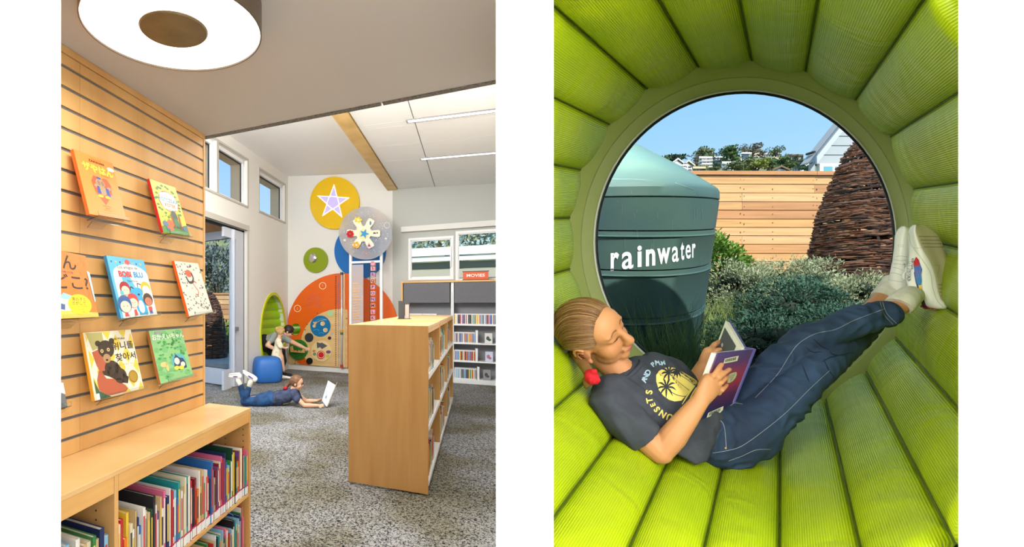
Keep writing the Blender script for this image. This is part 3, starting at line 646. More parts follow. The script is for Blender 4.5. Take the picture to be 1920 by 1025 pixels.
# 7 green
random.seed(4)
g1 = [disc(rnd(.05, .95), rnd(.02, .98), rnd(.05, .12), rnd(.03, .07), 9) for i in range(36)]; g1 = [([(min(.99, max(.01, a)), min(.99, max(.01, b))) for a, b in V], f) for V, f in g1]
g2_ = [disc(rnd(.1, .9), rnd(.45, .95), rnd(.02, .05), rnd(.012, .03), 7) for i in range(46)]
art = [(g1, (118, 190, 120)), (g2_, (62, 160, 70)), ([disc(.66, .36, .22, .15)], (90, 180, 190)), ([poly([(.48, .22), (.52, .40), (.60, .50), (.70, .42), (.80, .40), (.86, .30), (.86, .2), (.6, .18)])], (38, 60, 96)), ([disc(.60, .36, .08, .07), disc(.76, .28, .07, .05)], (236, 230, 214)), ([disc(.55, .23, .08, .04), disc(.69, .22, .08, .04)], (238, 220, 70)), ([disc(.2, .34, .1, .05), disc(.28, .28, .04, .08)], (226, 206, 130)),
       ([T('おかえいちゃん', .52, .86, .12, .85, .0, bold=.015)], (246, 250, 240)), ([T('神沢利子 渡辺洋二', .56, .715, .035, .8)], (60, 90, 60)), ([rect(.14, .93, .34, .98)], (150, 150, 150)), ([rect(.3, .02, .9, .06)], (150, 206, 140))]
book_on_wall('the green book', (278.8, 620.2), (340, 615.8), (362.7, 704.1), (301.3, 719.7), 'green watercolour picture book with white Japanese title, pulled up on its ledge', (142, 200, 132), (166, 110, 60), art, .09, .03)
# 8 fragment at the left edge
art = [([poly([(.2, 1), (1, .98), (1, .5), (.8, .62), (.7, .45), (.5, .6), (.2, .4)])], (226, 228, 226)), ([T('Hats', .72, .2, .12, 1)], (220, 210, 200))]
book_on_wall('the dark book', (60, 722), (118, 716), (127, 762), (66, 780), 'dark picture book cut off at the far left edge below the bear book', (60, 60, 58), (40, 40, 40), art, .09, .03)

# ---------------------------------------------------------------- books in rows
CN = {'white': (232, 230, 224), 'red': (196, 40, 44), 'dark red': (130, 30, 40), 'orange': (228, 120, 40), 'yellow': (232, 196, 60), 'green': (60, 130, 70), 'dark green': (34, 74, 54), 'teal': (40, 150, 150), 'blue': (50, 110, 180), 'navy': (36, 50, 96), 'light blue': (140, 190, 220), 'purple': (120, 70, 130), 'pink': (220, 110, 150), 'tan': (206, 178, 130), 'brown': (130, 90, 56), 'black': (40, 38, 42), 'cream': (226, 214, 184), 'grey': (150, 152, 156)}
CK = list(CN)
_lab = {}
def upright(Tm, a, w, z0, h, dp, setb, ck, label, group, tilt=0, lab_col=(238, 238, 236), band=(186, 40, 100), name='book', face=None, cat='book', labh=.035):
    """Tm(depth behind front, along, z)"""
    if label in _lab: _lab[label] += 1
    else: _lab[label] = 1
    def Q(t, x, z): return Tm(t, x+(z-z0)*tilt, z)
    b = Q(setb, a+w/2, z0); t = thing(name, label, cat, b, group); c = CN[ck]; e = min(.0018, w*.2)
    m = MB(); m.box(setb, setb+dp, a, a+e, z0, z0+h, Q); m.box(setb, setb+dp, a+w-e, a+w, z0, z0+h, Q); m.box(setb, setb+e, a, a+w, z0, z0+h, Q)
    m.build('cover', cm(c, .4), t)
    MB().box(setb+e, setb+dp-.003, a+e, a+w-e, z0+.001, z0+h-.004, Q).build('pages', cm((232, 224, 206), .85), t)
    if labh: MB().box(setb-.0006, setb, a+.0005, a+w-.0005, z0+.004, z0+labh, Q).build('spine_label', cm(lab_col, .6), t)
    if labh and band: MB().box(setb-.0010, setb, a+.0005, a+w-.0005, z0+labh-.003, z0+labh+.004, Q).build('label_band', cm(band, .6), t)
    if face: MB().box(setb-.0009, setb, a+w*.25, a+w*.75, z0+labh+.03, z0+h-.03, Q).build('spine_title', cm(face, .5), t)
    return t
ORD = 'first second third fourth fifth sixth seventh eighth ninth tenth eleventh twelfth thirteenth fourteenth fifteenth sixteenth seventeenth eighteenth nineteenth twentieth'.split()
def ordn(i):
    if i < 20: return ORD[i]
    i += 1; return '%d%s' % (i, {1: 'st', 2: 'nd', 3: 'rd'}.get(i % 10, 'th'))
def row(Tm, a0, a1, z0, hmin, hmax, wmin, wmax, where, group, dpr, seq=None, stb=(.004, .012), cat='book', label_fn=None, **kw):
    a = a0; i = 0; prev = ''
    while a < a1-wmin:
        w = rnd(wmin, wmax)
        if a+w > a1: w = a1-a
        ck = seq[i % len(seq)] if seq else random.choice(CK)
        if ck == prev: ck = random.choice(CK)
        h = rnd(hmin, hmax); tall = 'tall ' if h > (hmin+hmax)/2+.02 else 'short ' if h < (hmin+hmax)/2-.02 else ''
        f = random.choice([None, (240, 236, 220), (230, 200, 90), (60, 60, 70), (200, 60, 60)])
        upright(Tm, a, w-.0006, z0, h, min(dpr-.03, h*rnd(.72, .95)), rnd(*stb), ck, '%s%s book, %s from left %s' % (tall, ck, ordn(i), where), group, face=f if w > .007 else None, **kw)
        a += w; prev = ck; i += 1
random.seed(21)
seqR = ['cream', 'red', 'orange', 'yellow', 'cream', 'white', 'tan', 'navy', 'blue', 'white', 'cream', 'tan', 'dark green', 'black', 'white', 'purple', 'tan', 'white', 'pink', 'navy', 'white', 'red', 'white', 'light blue', 'blue', 'teal', 'white', 'tan', 'cream', 'teal', 'white', 'red', 'purple', 'black', 'dark red', 'orange', 'white', 'yellow', 'tan', 'green', 'white', 'red', 'black', 'blue', 'light blue', 'tan', 'dark red', 'purple', 'dark red', 'cream', 'pink', 'red', 'purple', 'navy', 'blue', 'yellow', 'light blue', 'green', 'white', 'dark green', 'yellow', 'black', 'teal', 'red', 'orange', 'purple', 'yellow', 'white', 'red', 'tan', 'teal', 'pink']
row(TP, ddv+.016, CE-.020, SH+.0005, .20, .29, .009, .019, 'on the low bookcase upper shelf', 'picture books on the upper shelf of the low bookcase', dep, seqR, labh=.045)
row(TP, ddv-.30, ddv-.16, SH+.0005, .25, .30, .010, .022, 'in the bay left of the divider', 'picture books in the left bay of the low bookcase', dep, ['light blue', 'cream', 'white', 'green', 'grey'], labh=.045)
row(TP, ddv-.15, ddv-.02, SH+.0005, .24, .285, .010, .024, 'in the left bay beside the divider', 'picture books in the left bay of the low bookcase', dep, ['tan', 'cream', 'green', 'tan', 'navy', 'light blue', 'brown'], labh=.045)
row(TP, ddv+.40, CE-.060, .0605, .19, .25, .008, .016, 'on the low bookcase lower shelf', 'picture books on the lower shelf of the low bookcase', dep, ['black', 'teal', 'cream', 'tan', 'light blue', 'navy', 'green', 'pink', 'white', 'orange', 'red', 'tan', 'light blue', 'white'], labh=.04)
# the cookbook with its cover turned out on the lower shelf
fa = pd(PWd(PF, 457, 975))[1]; t = thing('book', 'red and white cookbook with its cover lettering showing, lower shelf right end', 'book', TP(.03, fa, .0605))
MB().box(.01, .2, fa-.012, fa-.001, .0605, .335, TP).build('cover', cm((172, 40, 36)), t)
MB().box(.011, .2, fa-.0011, fa+.003, .062, .333, TP).build('pages', cm((236, 232, 220)), t)
fnc = lambda s, tt, th=0: TP(.2-.19*s, fa-.0125-.0004-th, .0605+.2745*tt)
decal('cover_print', [rect(0, .82, 1, .995)], fnc, cm((232, 226, 210)), t); decal('cover_lettering', [T("KEN'S", .72, .76, .10, 1, bold=.02, asp=.8)], fnc, cm((240, 236, 226)), t); decal('cover_lettering', [T('THAI', .62, .64, .13, 1, bold=.03, asp=.8)], fnc, cm((70, 110, 50)), t)
MB().tube([TP(-.004, pd(PWd(PF, 426, 955))[1], SH-.005), TP(-.012, pd(PWd(PF, 429, 955))[1]+.01, SH-.02), TP(-.004, pd(PWd(PF, 433, 955))[1]+.02, SH-.045)], .0018).build('ribbon', cm((70, 120, 180)))
tag(bpy.data.objects['ribbon'], 'small blue ribbon tag hanging over the upper shelf edge of the low bookcase', 'ribbon')

# ---------------------------------------------------------------- free-standing bookcase run
Cc = Vector((.790, 3.70, 0)); uA = Vector((-.568, .28, 0)).normalized(); WA = .633; uB = Vector((.315, 1, 0)).normalized(); HB_ = 1.244
def TBk(a, b, z): return Cc+uA*a+uB*b+Vector((0, 0, z))
LB = [0, 1.16, 2.34, 3.62]; seqb = ['white', 'yellow', 'tan', 'teal', 'cream', 'red', 'green', 'light blue', 'brown', 'white', 'orange', 'navy']
nm = ['nearest', 'middle', 'farthest']
for k in range(3):
    b0, b1 = LB[k]+.002, LB[k+1]-.002; hh = HB_+(0, .004, .008)[k]
    t = thing('bookcase', 'maple double-sided bookcase on castors, the %s of the row of three' % nm[k], 'bookcase', TBk(WA/2, b0, 0), 'row of three rolling bookcases')
    MB().box(0, WA, b0, b0+.02, .012, hh, TBk).build('end_panel', woodd if k == 0 else wood, t, bevel=.0015)
    MB().box(0, WA, b1-.02, b1, .012, hh, TBk).build('end_panel', wood, t, bevel=.0015)
    MB().box(.0, WA, b0+.02, b1-.02, hh-.02, hh, TBk).build('top', wtop, t, bevel=.0015)
    MB().box(.004, .02, b0+.02, b1-.02, hh-.055, hh-.02, TBk).build('apron', wood, t)
    MB().box(WA/2-.006, WA/2+.006, b0+.02, b1-.02, .055, hh-.02, TBk).build('centre_panel', woodd, t)
    for z in (.10, .50, .88):
        sh = MB().box(.0, .27, b0+.021, b1-.021, z-.02, z, TBk); sh = sh.build('shelf', whitem, t)
        MB().box(-.004, .0, b0+.021, b1-.021, z-.03, z+.006, TBk).build('label_holder', whitem, sh)
        # books and a white bookend
        def Tq(dpt, al, zz): return TBk(dpt, al, zz)
        random.seed(k*10+int(z*10)); fill = (.48, .62, .5)[k]
        row(Tq, b0+.03, b0+.03+(b1-b0)*fill, z+.0005, .19, .27, .02, .045, 'on the %s rolling bookcase, %s shelf' % (nm[k], {.10: 'bottom', .50: 'middle', .88: 'top'}[z]), 'books on the rolling bookcases', .25, random.sample(seqb, 12), stb=(.006, .02), labh=.04, band=(226, 206, 60))
        be = b0+.03+(b1-b0)*fill+.03
        e = MB(); e.box(.01, .20, be, be+.003, z, z+.19, TBk); e.box(.01, .20, be, be+.1, z, z+.003, TBk)
        tag(e.build('bookend', whitem), 'white metal bookend on the %s shelf of the %s rolling bookcase' % ({.10: 'bottom', .50: 'middle', .88: 'top'}[z], nm[k]), 'bookend', 'white bookends on the rolling bookcases')
    for a in (.08, WA-.08):
        for b in (b0+.08, b1-.08):
            m = MB(); c0 = TBk(a, b, .027); m.loft([c0-uA*.012, c0+uA*.012], [.027, .027], n=12, round_end=False); m.box(a-.015, a+.015, b-.015, b+.015, .045, .056, TBk); m.build('castor', black, t)
# stand on top of the middle bookcase
t = thing('sign_stand', 'dark folded sign stand with a pink card on the rolling bookcases', 'sign holder', TBk(.42, 1.5, HB_))
s0 = TBk(.47, 1.55, HB_+.006); X = Vector((1, 0, 0)); Yv = Vector((.3, .95, 0)); hs = .19
MB().quadbox(s0, s0+X*.062+Yv*.02, s0+X*.062+Yv*.02+Vector((0, 0, hs)), s0+Vector((0, 0, hs)), Yv*.004).build('panel', mk('smoke_panel', (70, 74, 76), .2), t)
MB().quadbox(s0+X*.066+Yv*.02, s0+X*.118-Yv*.0, s0+X*.118+Vector((0, 0, hs)), s0+X*.066+Yv*.02+Vector((0, 0, hs)), Yv*.004).build('panel', mk('smoke_panel', (70, 74, 76), .2), t)
MB().quadbox(s0+X*.07+Yv*.01, s0+X*.112-Yv*.004, s0+X*.112-Yv*.004+Vector((0, 0, hs*.8)), s0+X*.07+Yv*.01+Vector((0, 0, hs*.8)), Yv*.002).build('card', cm((206, 160, 156)), t)
MB().quadbox(s0-Yv*.03-X*.01, s0+X*.13-Yv*.03, s0+X*.13+Yv*.07, s0-X*.01+Yv*.07, Vector((0, 0, .004))).build('foot', darkg, t)

# ---------------------------------------------------------------- grey shelving along the window wall
su = thing('wall_shelving', 'white metal shelving with grey fabric fronts and wooden top under the windows', 'shelving', R(3, BW-.2, 0))
FD = .30; TF = lambda t, p, z: R(p, BW-FD+t, z)     # t = depth behind the shelf front
pf = lambda u, v: pd(DWd(BW-FD, u, v))
p0 = pf(752, 600)[0]; ztop = pf(760, 527.5)[2]; pend = pr-.05; pu = pf(848.5, 600)[0]
MB().box(-.005, FD-.002, p0, pend, ztop-.03, ztop, TF).build('top', woodh, su, bevel=.002)
MB().box(-.005, FD-.002, p0, p0+.035, 0, ztop-.03, TF).build('side_panel', wood, su)
gm = mk('grey_felt', (112, 112, 116), .9, noise=(70, (104, 104, 110))); zf0 = pf(800, 567.5)[2]
for a, b in ((p0+.05, pu-.05), (pu+.03, pu+1.0)): MB().box(.0, .02, a, b, zf0, ztop-.035, TF).build('fabric_panel', gm, su, bevel=.003)
MB().box(FD-.03, FD-.02, p0+.035, pend, 0, ztop-.03, TF).build('back_panel', mk('shelf_back', (140, 140, 144), .6), su)
for a in (pu, ): MB().box(.03, FD-.02, a-.03, a+.02, 0, ztop-.03, TF).build('upright', whitem, su)
m = MB()
for i in range(70): m.box(.028, .031, pu-.012, pu-.004, .1+i*.022, .11+i*.022, TF)
m.build('slots', darkg, su)
zs_ = [pf(852, v)[2] for v in (607.5, 642, 675.5)]; zs_.append(pf(852, 709)[2])
for i, z in enumerate(zs_):
    for a, b in ((p0+.04, pu-.032), (pu+.022, pend)):
        MB().box(.0 if i < 3 else -.02, FD-.03, a, b, z-(.022 if i < 3 else .08), z, TF).build('shelf' if i < 3 else 'base_shelf', whitem, su)
random.seed(5)
dv = ['white', 'navy', 'purple', 'black', 'cream', 'light blue', 'red', 'grey', 'blue', 'dark green', 'orange', 'yellow', 'dark red', 'white', 'teal']
rown = ['top', 'second', 'third', 'bottom']
pe = [pf(u, 620)[0] for u in (930, 893, 893, 896)]
for i, z in enumerate(zs_):
    a = pu+.03; k = 0
    while a < (pe[i]+(.12 if i == 0 else -.03)):
        w = rnd(.014, .022); c = random.choice(dv); hd = .19; t0 = .015+rnd(0, .004)
        t = thing('disc_case', 'slim disc case with %s spine, %s from the left on the %s grey shelf' % (c, ordn(k), rown[i]), 'disc case', TF(t0, a, z), 'disc cases on the %s shelf of the grey shelving' % rown[i])
        MB().box(t0, t0+.13, a, a+w-.001, z, z+hd, TF).build('case', cm((226, 226, 228)), t)
        MB().box(t0-.001, t0, a+.001, a+w-.002, z+.012, z+hd-.018, TF).build('spine_card', cm(CN[c]), t)
        a += w; k += 1
    if i > 0:
        e = MB(); e.box(.01, .16, a+.01, a+.013, z, z+.23, TF); e.box(.01, .16, a+.01, a+.1, z, z+.003, TF)
        e.box(.008, .012, a+.01, a+.05, z, z+.23, TF); tag(e.build('bookend', whitem), 'white metal bookend at the end of the disc cases on the %s shelf' % rown[i], 'bookend', 'white bookends on the grey shelving')
        q = pf((909, 910, 906)[i-1], 640)[0]; t = thing('disc_case', ('black-backed disc case with pale picture cover standing face out, second shelf', 'black-backed disc case with blue and pink picture face out, third shelf', 'black-backed disc case with grey cover face out, bottom shelf')[i-1], 'disc case', TF(.04, q, z))
        MB().box(.04, .056, q, q+.135, z+.001, z+.185, TF).build('case', black, t)
        MB().box(.038, .0405, q, q+.13, z+.003, z+.183, TF).build('cover_print', cm(((214, 216, 210), (196, 206, 226), (150, 150, 152))[i-1]), t)
        f = lambda s, tt, th=0: TF(.0372-th, q+.13*s, z+.003+.18*tt)
        decal('cover_print', [disc(.4, .5, .22, .2, 14), disc(.62, .35, .2, .12, 12)], f, cm(((70, 90, 80), (190, 110, 130), (80, 80, 84))[i-1]), t)
for i, u0 in enumerate((760, 792)):
    a = pf(u0, 590)[0]; z = zs_[0]
    m = MB().box(.02, .15, a, a+(.32 if i == 0 else .26), z, z+.185, TF); tag(m.build('boxed_set', mk('white_card', (230, 230, 228), .6)), ('white boxed set on the left bay top shelf, beside the wooden side panel', 'white boxed set on the left bay top shelf, behind the sign stand')[i], 'box')
# MOVIES sign
a0, a1 = pf(868, 515)[0], pf(916, 515)[0]; zs0, zs1 = ztop+.001, pf(868, 508)[2]
t = thing('sign', 'orange MOVIES sign block with dark edges on the wooden shelf top', 'sign', TF(.1, (a0+a1)/2, ztop))
MB().box(.05, .11, a0, a1, zs0+.015, zs1-.012, TF).build('face', cm((214, 82, 24)), t)
MB().box(.045, .12, a0-.01, a1+.01, zs0, zs0+.015, TF).build('base', darkg, t); MB().box(.045, .12, a0-.01, a1+.01, zs1-.012, zs1, TF).build('cap', darkg, t)
decal('lettering', [text('MOVIES', .5, .5, 1, sx=1.25, bold=.02)], lambda s, tt, th=0: TF(.049-th, (a0+a1)/2+(s-.5)*.075, (zs0+zs1)/2+(tt-.5)*.075), cm((240, 236, 226)), t)

# ---------------------------------------------------------------- play wall graphics on the back wall
TM = lambda u, v, th: R(pd(DWd(BW-th, u, v))[0], BW-th, DWd(BW-th, u, v).z)
def wfn(t0):
    def fn(u, v, th=0): w = DWd(BW-t0, u, v); return w-DD_n*th
    return fn
DD_n = Vector((.4587, .8886, 0)).normalized()
def plate(name, shapes, t0, th, m, parent, maxlen=None): return decal(name, shapes, wfn(t0), m, parent, maxlen, thick=th)
def pix(u, v): return DWd(BW, u, v)
# yellow star disc
t = thing('star_light', 'large yellow round wall panel with a glowing lavender star', 'wall light', pix(629, 381))
plate('disc', [disc(629, 381, 46, 49, 64)], .01, .05, mk('yellow_gloss', (232, 188, 24), .25), t)
st = []
for i in range(10):
    a = -PI/2+PI*i/5+.06; r = 33.5 if i % 2 == 0 else 13; st.append((624.5+r*math.cos(a)*.96, 379+r*math.sin(a)*1.02))
plate('star', [poly(st)], .062, .003, mk('star_panel', (190, 176, 226), .4, emit=((200, 188, 246), .30)), t)
m = MB()
bead = mk('star_beads', (255, 245, 255), .4, emit=((255, 236, 255), 1.6)); B = []
for i in range(10):
    p, q = Vector(st[i]+(0,)), Vector(st[(i+1) % 10]+(0,))
    for k in range(8): x = p.lerp(q, k/8); x = x.lerp(Vector((624.5, 379, 0)), .06); B.append(disc(x.x, x.y, .9, .9, 6))
for i in range(1, 10, 2):
    p, q = Vector(st[i]+(0,)), Vector(st[(i+2) % 10]+(0,))
    for k in range(6): x = p.lerp(q, k/6); B.append(disc(x.x, x.y, .85, .85, 6))
plate('led_beads', B, .066, .002, bead, t)
# green disc with silver dome
t = thing('mirror_disc', 'olive green wall disc with a silver dome mirror', 'wall panel', pix(593, 487))
plate('disc', [disc(593, 487.5, 22.5, 23.5, 48)], .01, .04, mk('olive_gloss', (132, 152, 20), .3), t)
c = DWd(BW-.05, 587, 483.5); m = MB(); m.ell(c, (.10, .05, .11), (PV, DD_n, Vector((0, 0, 1))), 24, 12); m.build('dome', mk('mirror_dome', (220, 220, 220), .08, 1), t, smooth=True)
# blue disc
tag(plate('wall_disc', [disc(676, 471, 48, 51, 64)], .008, .03, mk('blue_gloss', (20, 104, 178), .35), None), 'big plain blue wall disc behind the star-fish play board', 'wall panel')
# orange disc panel with its parts
t = thing('play_wall', 'big round orange and plywood activity wall panel with play discs', 'play panel', pix(640, 690))
def clip_ell(cx, cy, rx, ry, vmax, umin=540.6, umax=800, n=90):
    return poly([(min(max(cx+rx*math.cos(2*PI*i/n), umin), umax), min(cy+ry*math.sin(2*PI*i/n), vmax(cx+rx*math.cos(2*PI*i/n)))) for i in range(n)])
vb = lambda u: 571+118*(u+1240)/1780-7.6
plate('plywood_board', [poly([(541, 655), (560, 655), (700, 655), (700, vb(700)), (541, vb(541))])], .006, .02, mk('play_plywood', (224, 190, 134), .5, noise=((2, 2, 10), (212, 174, 114))), t)
plate('orange_disc', [clip_ell(643, 617, 104, 105, vb)], .02, .02, mk('orange_gloss', (226, 98, 22), .35), t)
plate('plywood_disc', [clip_ell(638, 643, 73, 64, vb, umax=652)], .04, .012, mk('play_plywood', (224, 190, 134), .5), t)
wp = [([ring(605, 535.5, 5.6, 6.6, 28), ring(557.7, 578, 5.6, 6.6, 28)], (250, 226, 190)), ([stroke([(572+dx, 556+5*i), (584+dx, 552+5*i), (598+dx+i, 557+5*i)], .8, 5) for i, dx in enumerate((2, 4, 0, 0, 4))], (176, 96, 110))]
wp.append(([text('1', 605, 535, 5, flipy=True), text('2', 557.7, 578, 5, flipy=True)], (250, 206, 150)))
for sh, c_ in wp: plate('print', sh, .0405, .001, cm(c_), t)
def pdisc(name, u, v, ru, rv, th, col, rough=.4, t0=.052, label=None, met=0):
    o = plate(name, [disc(u, v, ru, rv, 36)], t0, th, mk('play_%s_%d_%d' % (name, u, v), col, rough, met), t)
    if label: o['label'] = label
    return o
d1 = pdisc('play_disc', 601.3, 610.8, 18.7, 19.6, .02, (16, 112, 168), label='round blue play disc')
for u, v in ((605.5, 606.5), (610.5, 618.5)): o = plate('knob', [disc(u, v, 4, 4, 20)], .072, .02, cm((232, 206, 160)), d1); plate('knob', [ring(u, v, 1.4, 2.2, 16)], .0925, .002, cm((190, 140, 70)), d1)
plate('teddy_piece', [disc(591, 606, 2.3, 2.6, 12), disc(589.5, 611, 3, 3, 12), disc(593, 603.5, 1.2, 1.2, 8), disc(588.6, 604, 1.2, 1.2, 8), stroke([(592, 606), (600, 601), (612, 599)], .8)], .073, .01, cm((226, 180, 120)), d1)
plate('print', [stroke([(588, 619), (594, 617), (599, 620)], .5), stroke([(594, 600), (603, 597), (613, 600)], .5), stroke([(598, 625), (603, 623), (607, 626)], .5)], .0725, .002, cm((120, 196, 210)), d1)
pdisc('mirror_disc', 554.6, 616.8, 9.2, 10.8, .01, (190, 210, 180), .05, label='round mirror', met=1)
pdisc('window_disc', 579.8, 632.5, 8, 8.7, .012, (60, 62, 66), .15, label='dark glass porthole disc')
d2 = pdisc('play_disc', 560, 655, 17.8, 19, .02, (46, 116, 40), label='round green leaf-printed play disc')
random.seed(2); plate('leaf_print', [disc(560+14*math.cos(i*2.4)*math.sqrt(i/30), 655+15*math.sin(i*2.4)*math.sqrt(i/30), 2, 1.2, 8, i) for i in range(3, 30)], .0722, .001, cm((36, 92, 34)), d2)
plate('wooden_toy', [poly([(546, 650), (549, 648), (550.5, 655.5), (569, 657), (569.5, 653), (572, 654), (572, 661), (547, 659.5)])], .072, .05, cm((222, 176, 110)), d2)
plate('knob', [disc(553, 655, 1.5, 1.5, 10), disc(558, 657, 1.3, 1.3, 10)], .122, .01, cm((110, 60, 34)), d2); plate('knob', [disc(564, 657, 1.6, 1.6, 10)], .122, .01, cm((110, 150, 60)), d2)
d3 = pdisc('play_disc', 603.5, 657.5, 19, 19.5, .02, (228, 204, 148), label='round beige play disc')
plate('gear', [disc(602, 665, 7.4, 7.8, 30)], .072, .012, cm((202, 34, 34)), d3); plate('gear_mark', [ring(602, 665, 5.4, 6.3, 24), disc(602, 665, .1, .1, 4)], .0845, .001, cm((240, 226, 216)), d3)
plate('metal_fish', [poly([(594, 641), (600, 643), (604, 642), (614, 648), (604, 654), (600, 650), (595, 653)])], .072, .008, mk('fish_metal', (150, 152, 166), .25, .7), d3)
plate('button', [disc(589, 657.5, 3, 1.8, 12)], .072, .01, cm((206, 124, 50)), d3); plate('button', [disc(590, 663.5, 3, 3, 12)], .072, .01, cm((110, 140, 110)), d3); plate('button', [disc(616, 659.5, 4.4, 3, 12)], .072, .01, cm((120, 74, 130)), d3); plate('button', [disc(614, 667, 3, 3.4, 12)], .072, .01, cm((196, 196, 70)), d3)
pdisc('window_disc', 580.6, 676.5, 6, 6.3, .012, (24, 34, 36), .15, label='small black porthole disc')
pdisc('pale_disc', 619.5, 587, 6, 6.2, .004, (172, 206, 150)); pdisc('dark_badge', 618, 633.5, 3, 3.2, .008, (70, 34, 50)); pdisc('pale_badge', 622, 625.5, 2, 2, .008, (170, 186, 206))
plate('print', [disc(u, v, 1.2, 1.2, 8) for u, v in ((595, 587), (576, 608), (572, 618), (554, 676), (553, 681), (650, 597))], .0525, .003, cm((70, 110, 70)), t)
ticks = [rect(628.6, 517+i*3.4, 630.6, 518.8+i*3.4) for i in range(50)]
plate('number_strip', ticks, .053, .001, cm((110, 50, 30)), t); plate('number_strip', [rect(633.8, 515+i*2.7, 635.8, 516.3+i*2.7) for i in range(64)], .053, .001, cm((96, 124, 170)), t)
m = MB(); m.tube([DWd(BW-.09, 640.7, 514), DWd(BW-.09, 640.7, 689)], .018, 12); m.build('growth_tube', mk('clear_tube', (206, 212, 216), .2, .2), t, smooth=True)
for v, c_ in ((512.5, (40, 70, 80)), (620.5, (226, 160, 40)), (625, (30, 130, 110)), (686, (200, 40, 50))): m = MB(); w = DWd(BW-.09, 640.7, v); m.lathe([(.001, -.025), (.03, -.025), (.03, .025), (.001, .025)], w, 16); m.build('tube_collar', cm(c_), t)
plate('side_rail', [rect(645, 514, 647.4, vb(646))], .04, .03, cm((222, 196, 150)), t)

# freestanding tower with letter blocks
tw = thing('letter_tower', 'white-framed tower with frosted panel, round acrylic top and letter blocks', 'play tower', DWd(BW-.55, 685, 700))
TW = .55; tf = lambda u, v, e=0: DWd(BW-TW-e, u, v)
zfl = 0
def post(u0, u1, v0): 
    a, b = tf(u0, 600), tf(u1, 600); zt = tf((u0+u1)/2, v0).z; a.z = 0; b.z = 0
    MB().quadbox(a, b, b+Vector((0, 0, zt)), a+Vector((0, 0, zt)), DD_n*.05).build('post', whitem, tw, bevel=.004)
post(654.5, 659, 403); post(712, 716.6, 403)
MB().quadbox(tf(656, 494), tf(714, 491.5), tf(714, 487.5), tf(656, 490), DD_n*.04).build('crossbar', whitem, tw)
a, b = tf(659.5, 600), tf(681, 600); zt = tf(670, 496).z; a.z = .3; b.z = .3
fro = mk('frosted_panel', (206, 196, 196), .5, alpha=.62)
MB().quadbox(a, b, Vector((b.x, b.y, zt)), Vector((a.x, a.y, zt)), DD_n*.01).build('frosted_panel', fro, tw)
random.seed(8); decal('panel_lettering', [rect(661, 530+5.2*i, 661+rnd(9, 18), 531.8+5.2*i) for i in range(14)], lambda u, v, th=0: tf(u, v, .004), cm((224, 176, 110)), tw)
MB().tube([tf(693.5, 498, -.02), tf(693.5, 606, -.02)], .006).build('rail', darkg, tw)
for i, ch in enumerate('TSRQPONMLK'):
    v = 491.5+11.6*i+(0 if i else 2); c_ = ((232, 150, 160), (236, 170, 170), (206, 160, 186), (240, 150, 110))[i % 4 if ch != 'M' else 3]
    a, b = tf(694.8, v+4.2), tf(702.6, v+4.0)
    blk = MB().quadbox(a, b, Vector((b.x, b.y, tf(702.6, v-4.2).z)), Vector((a.x, a.y, tf(694.8, v-4).z)), DD_n*.07).build('letter_block', cm(c_), tw, bevel=.004)
    if ch != 'T': decal('letter', [text(ch, 698.7, v, 7.5, flipy=True, bold=.03)], lambda u, v_, th=0: tf(u, v_, .0015), cm((66, 44, 90)), blk)
fr = mk('speckled_acrylic', (196, 186, 176), .3, alpha=.50, noise=((1.2, 1.2, 1.2), (160, 164, 176), 1, (.4, .6)))
dsc = decal('round_top', [disc(685.5, 437, 50, 49.5, 64)], lambda u, v, th=0: tf(u, v, .05+th), fr, tw, thick=.012)
random.seed(12); decal('speckles', [disc(685+44*math.sqrt(rnd(.1, 1))*math.cos(a_), 437+43*math.sqrt(rnd(.1, 1))*math.sin(a_), .55, .55, 6) for a_ in [rnd(0, 6.28) for _ in range(110)]], lambda u, v, th=0: tf(u, v, .064), cm((232, 232, 226)), dsc)
decal('disc_prints', [ring(725.5, 422, 5, 5.8, 12), disc(723.5, 447, 2.4, 2, 6), disc(646, 450, 2.6, 2.6, 5)], lambda u, v, th=0: tf(u, v, .0645), cm((206, 200, 190)), dsc)
decal('disc_prints', [disc(685+5*math.cos(i), 475+5*math.sin(i), 1.8, 1.8, 7) for i in range(7)], lambda u, v, th=0: tf(u, v, .0645), cm((168, 130, 120)), dsc)
# six-armed board
out = []
for i in range(120):
    a = 2*PI*i/120; k = .5+.5*math.cos(6*(a-.02)); k = min(1, max(0, (k-.12)/.62)); r = 14+17.5*k*k*(3-2*k); out.append((681.5+r*math.cos(a), 437+r*.97*math.sin(a)))
fb = decal('flower_board', [poly(out)], lambda u, v, th=0: tf(u, v, .075+th), cm((238, 226, 196)), tw, thick=.02); fb['label'] = 'cream six-armed spinner board'
def fbd(name, sh, col, e=.0965): decal(name, sh, lambda u, v, th=0: tf(u, v, e+th), cm(col), fb, thick=.006)
fbd('star_piece', [poly([(683+(10 if i % 2 == 0 else 4)*math.cos(-PI/2+.35+PI*i/5), 438+(10 if i % 2 == 0 else 4)*math.sin(-PI/2+.35+PI*i/5)) for i in range(10)])], (36, 140, 196), .104); fbd('hub', [disc(682, 439, 9.5, 9.5)], (244, 216, 150))
fbd('red_flower', [disc(656.5+5*math.cos(i*PI/4), 438.5+5*math.sin(i*PI/4), 2.4, 2.4, 9) for i in range(8)]+[disc(656.5, 438.5, 4.6, 4.6, 14)], (206, 36, 40)); fbd('flower_eye', [disc(656.5, 438.5, 1.8, 1.8, 10)], (150, 90, 40), .103)
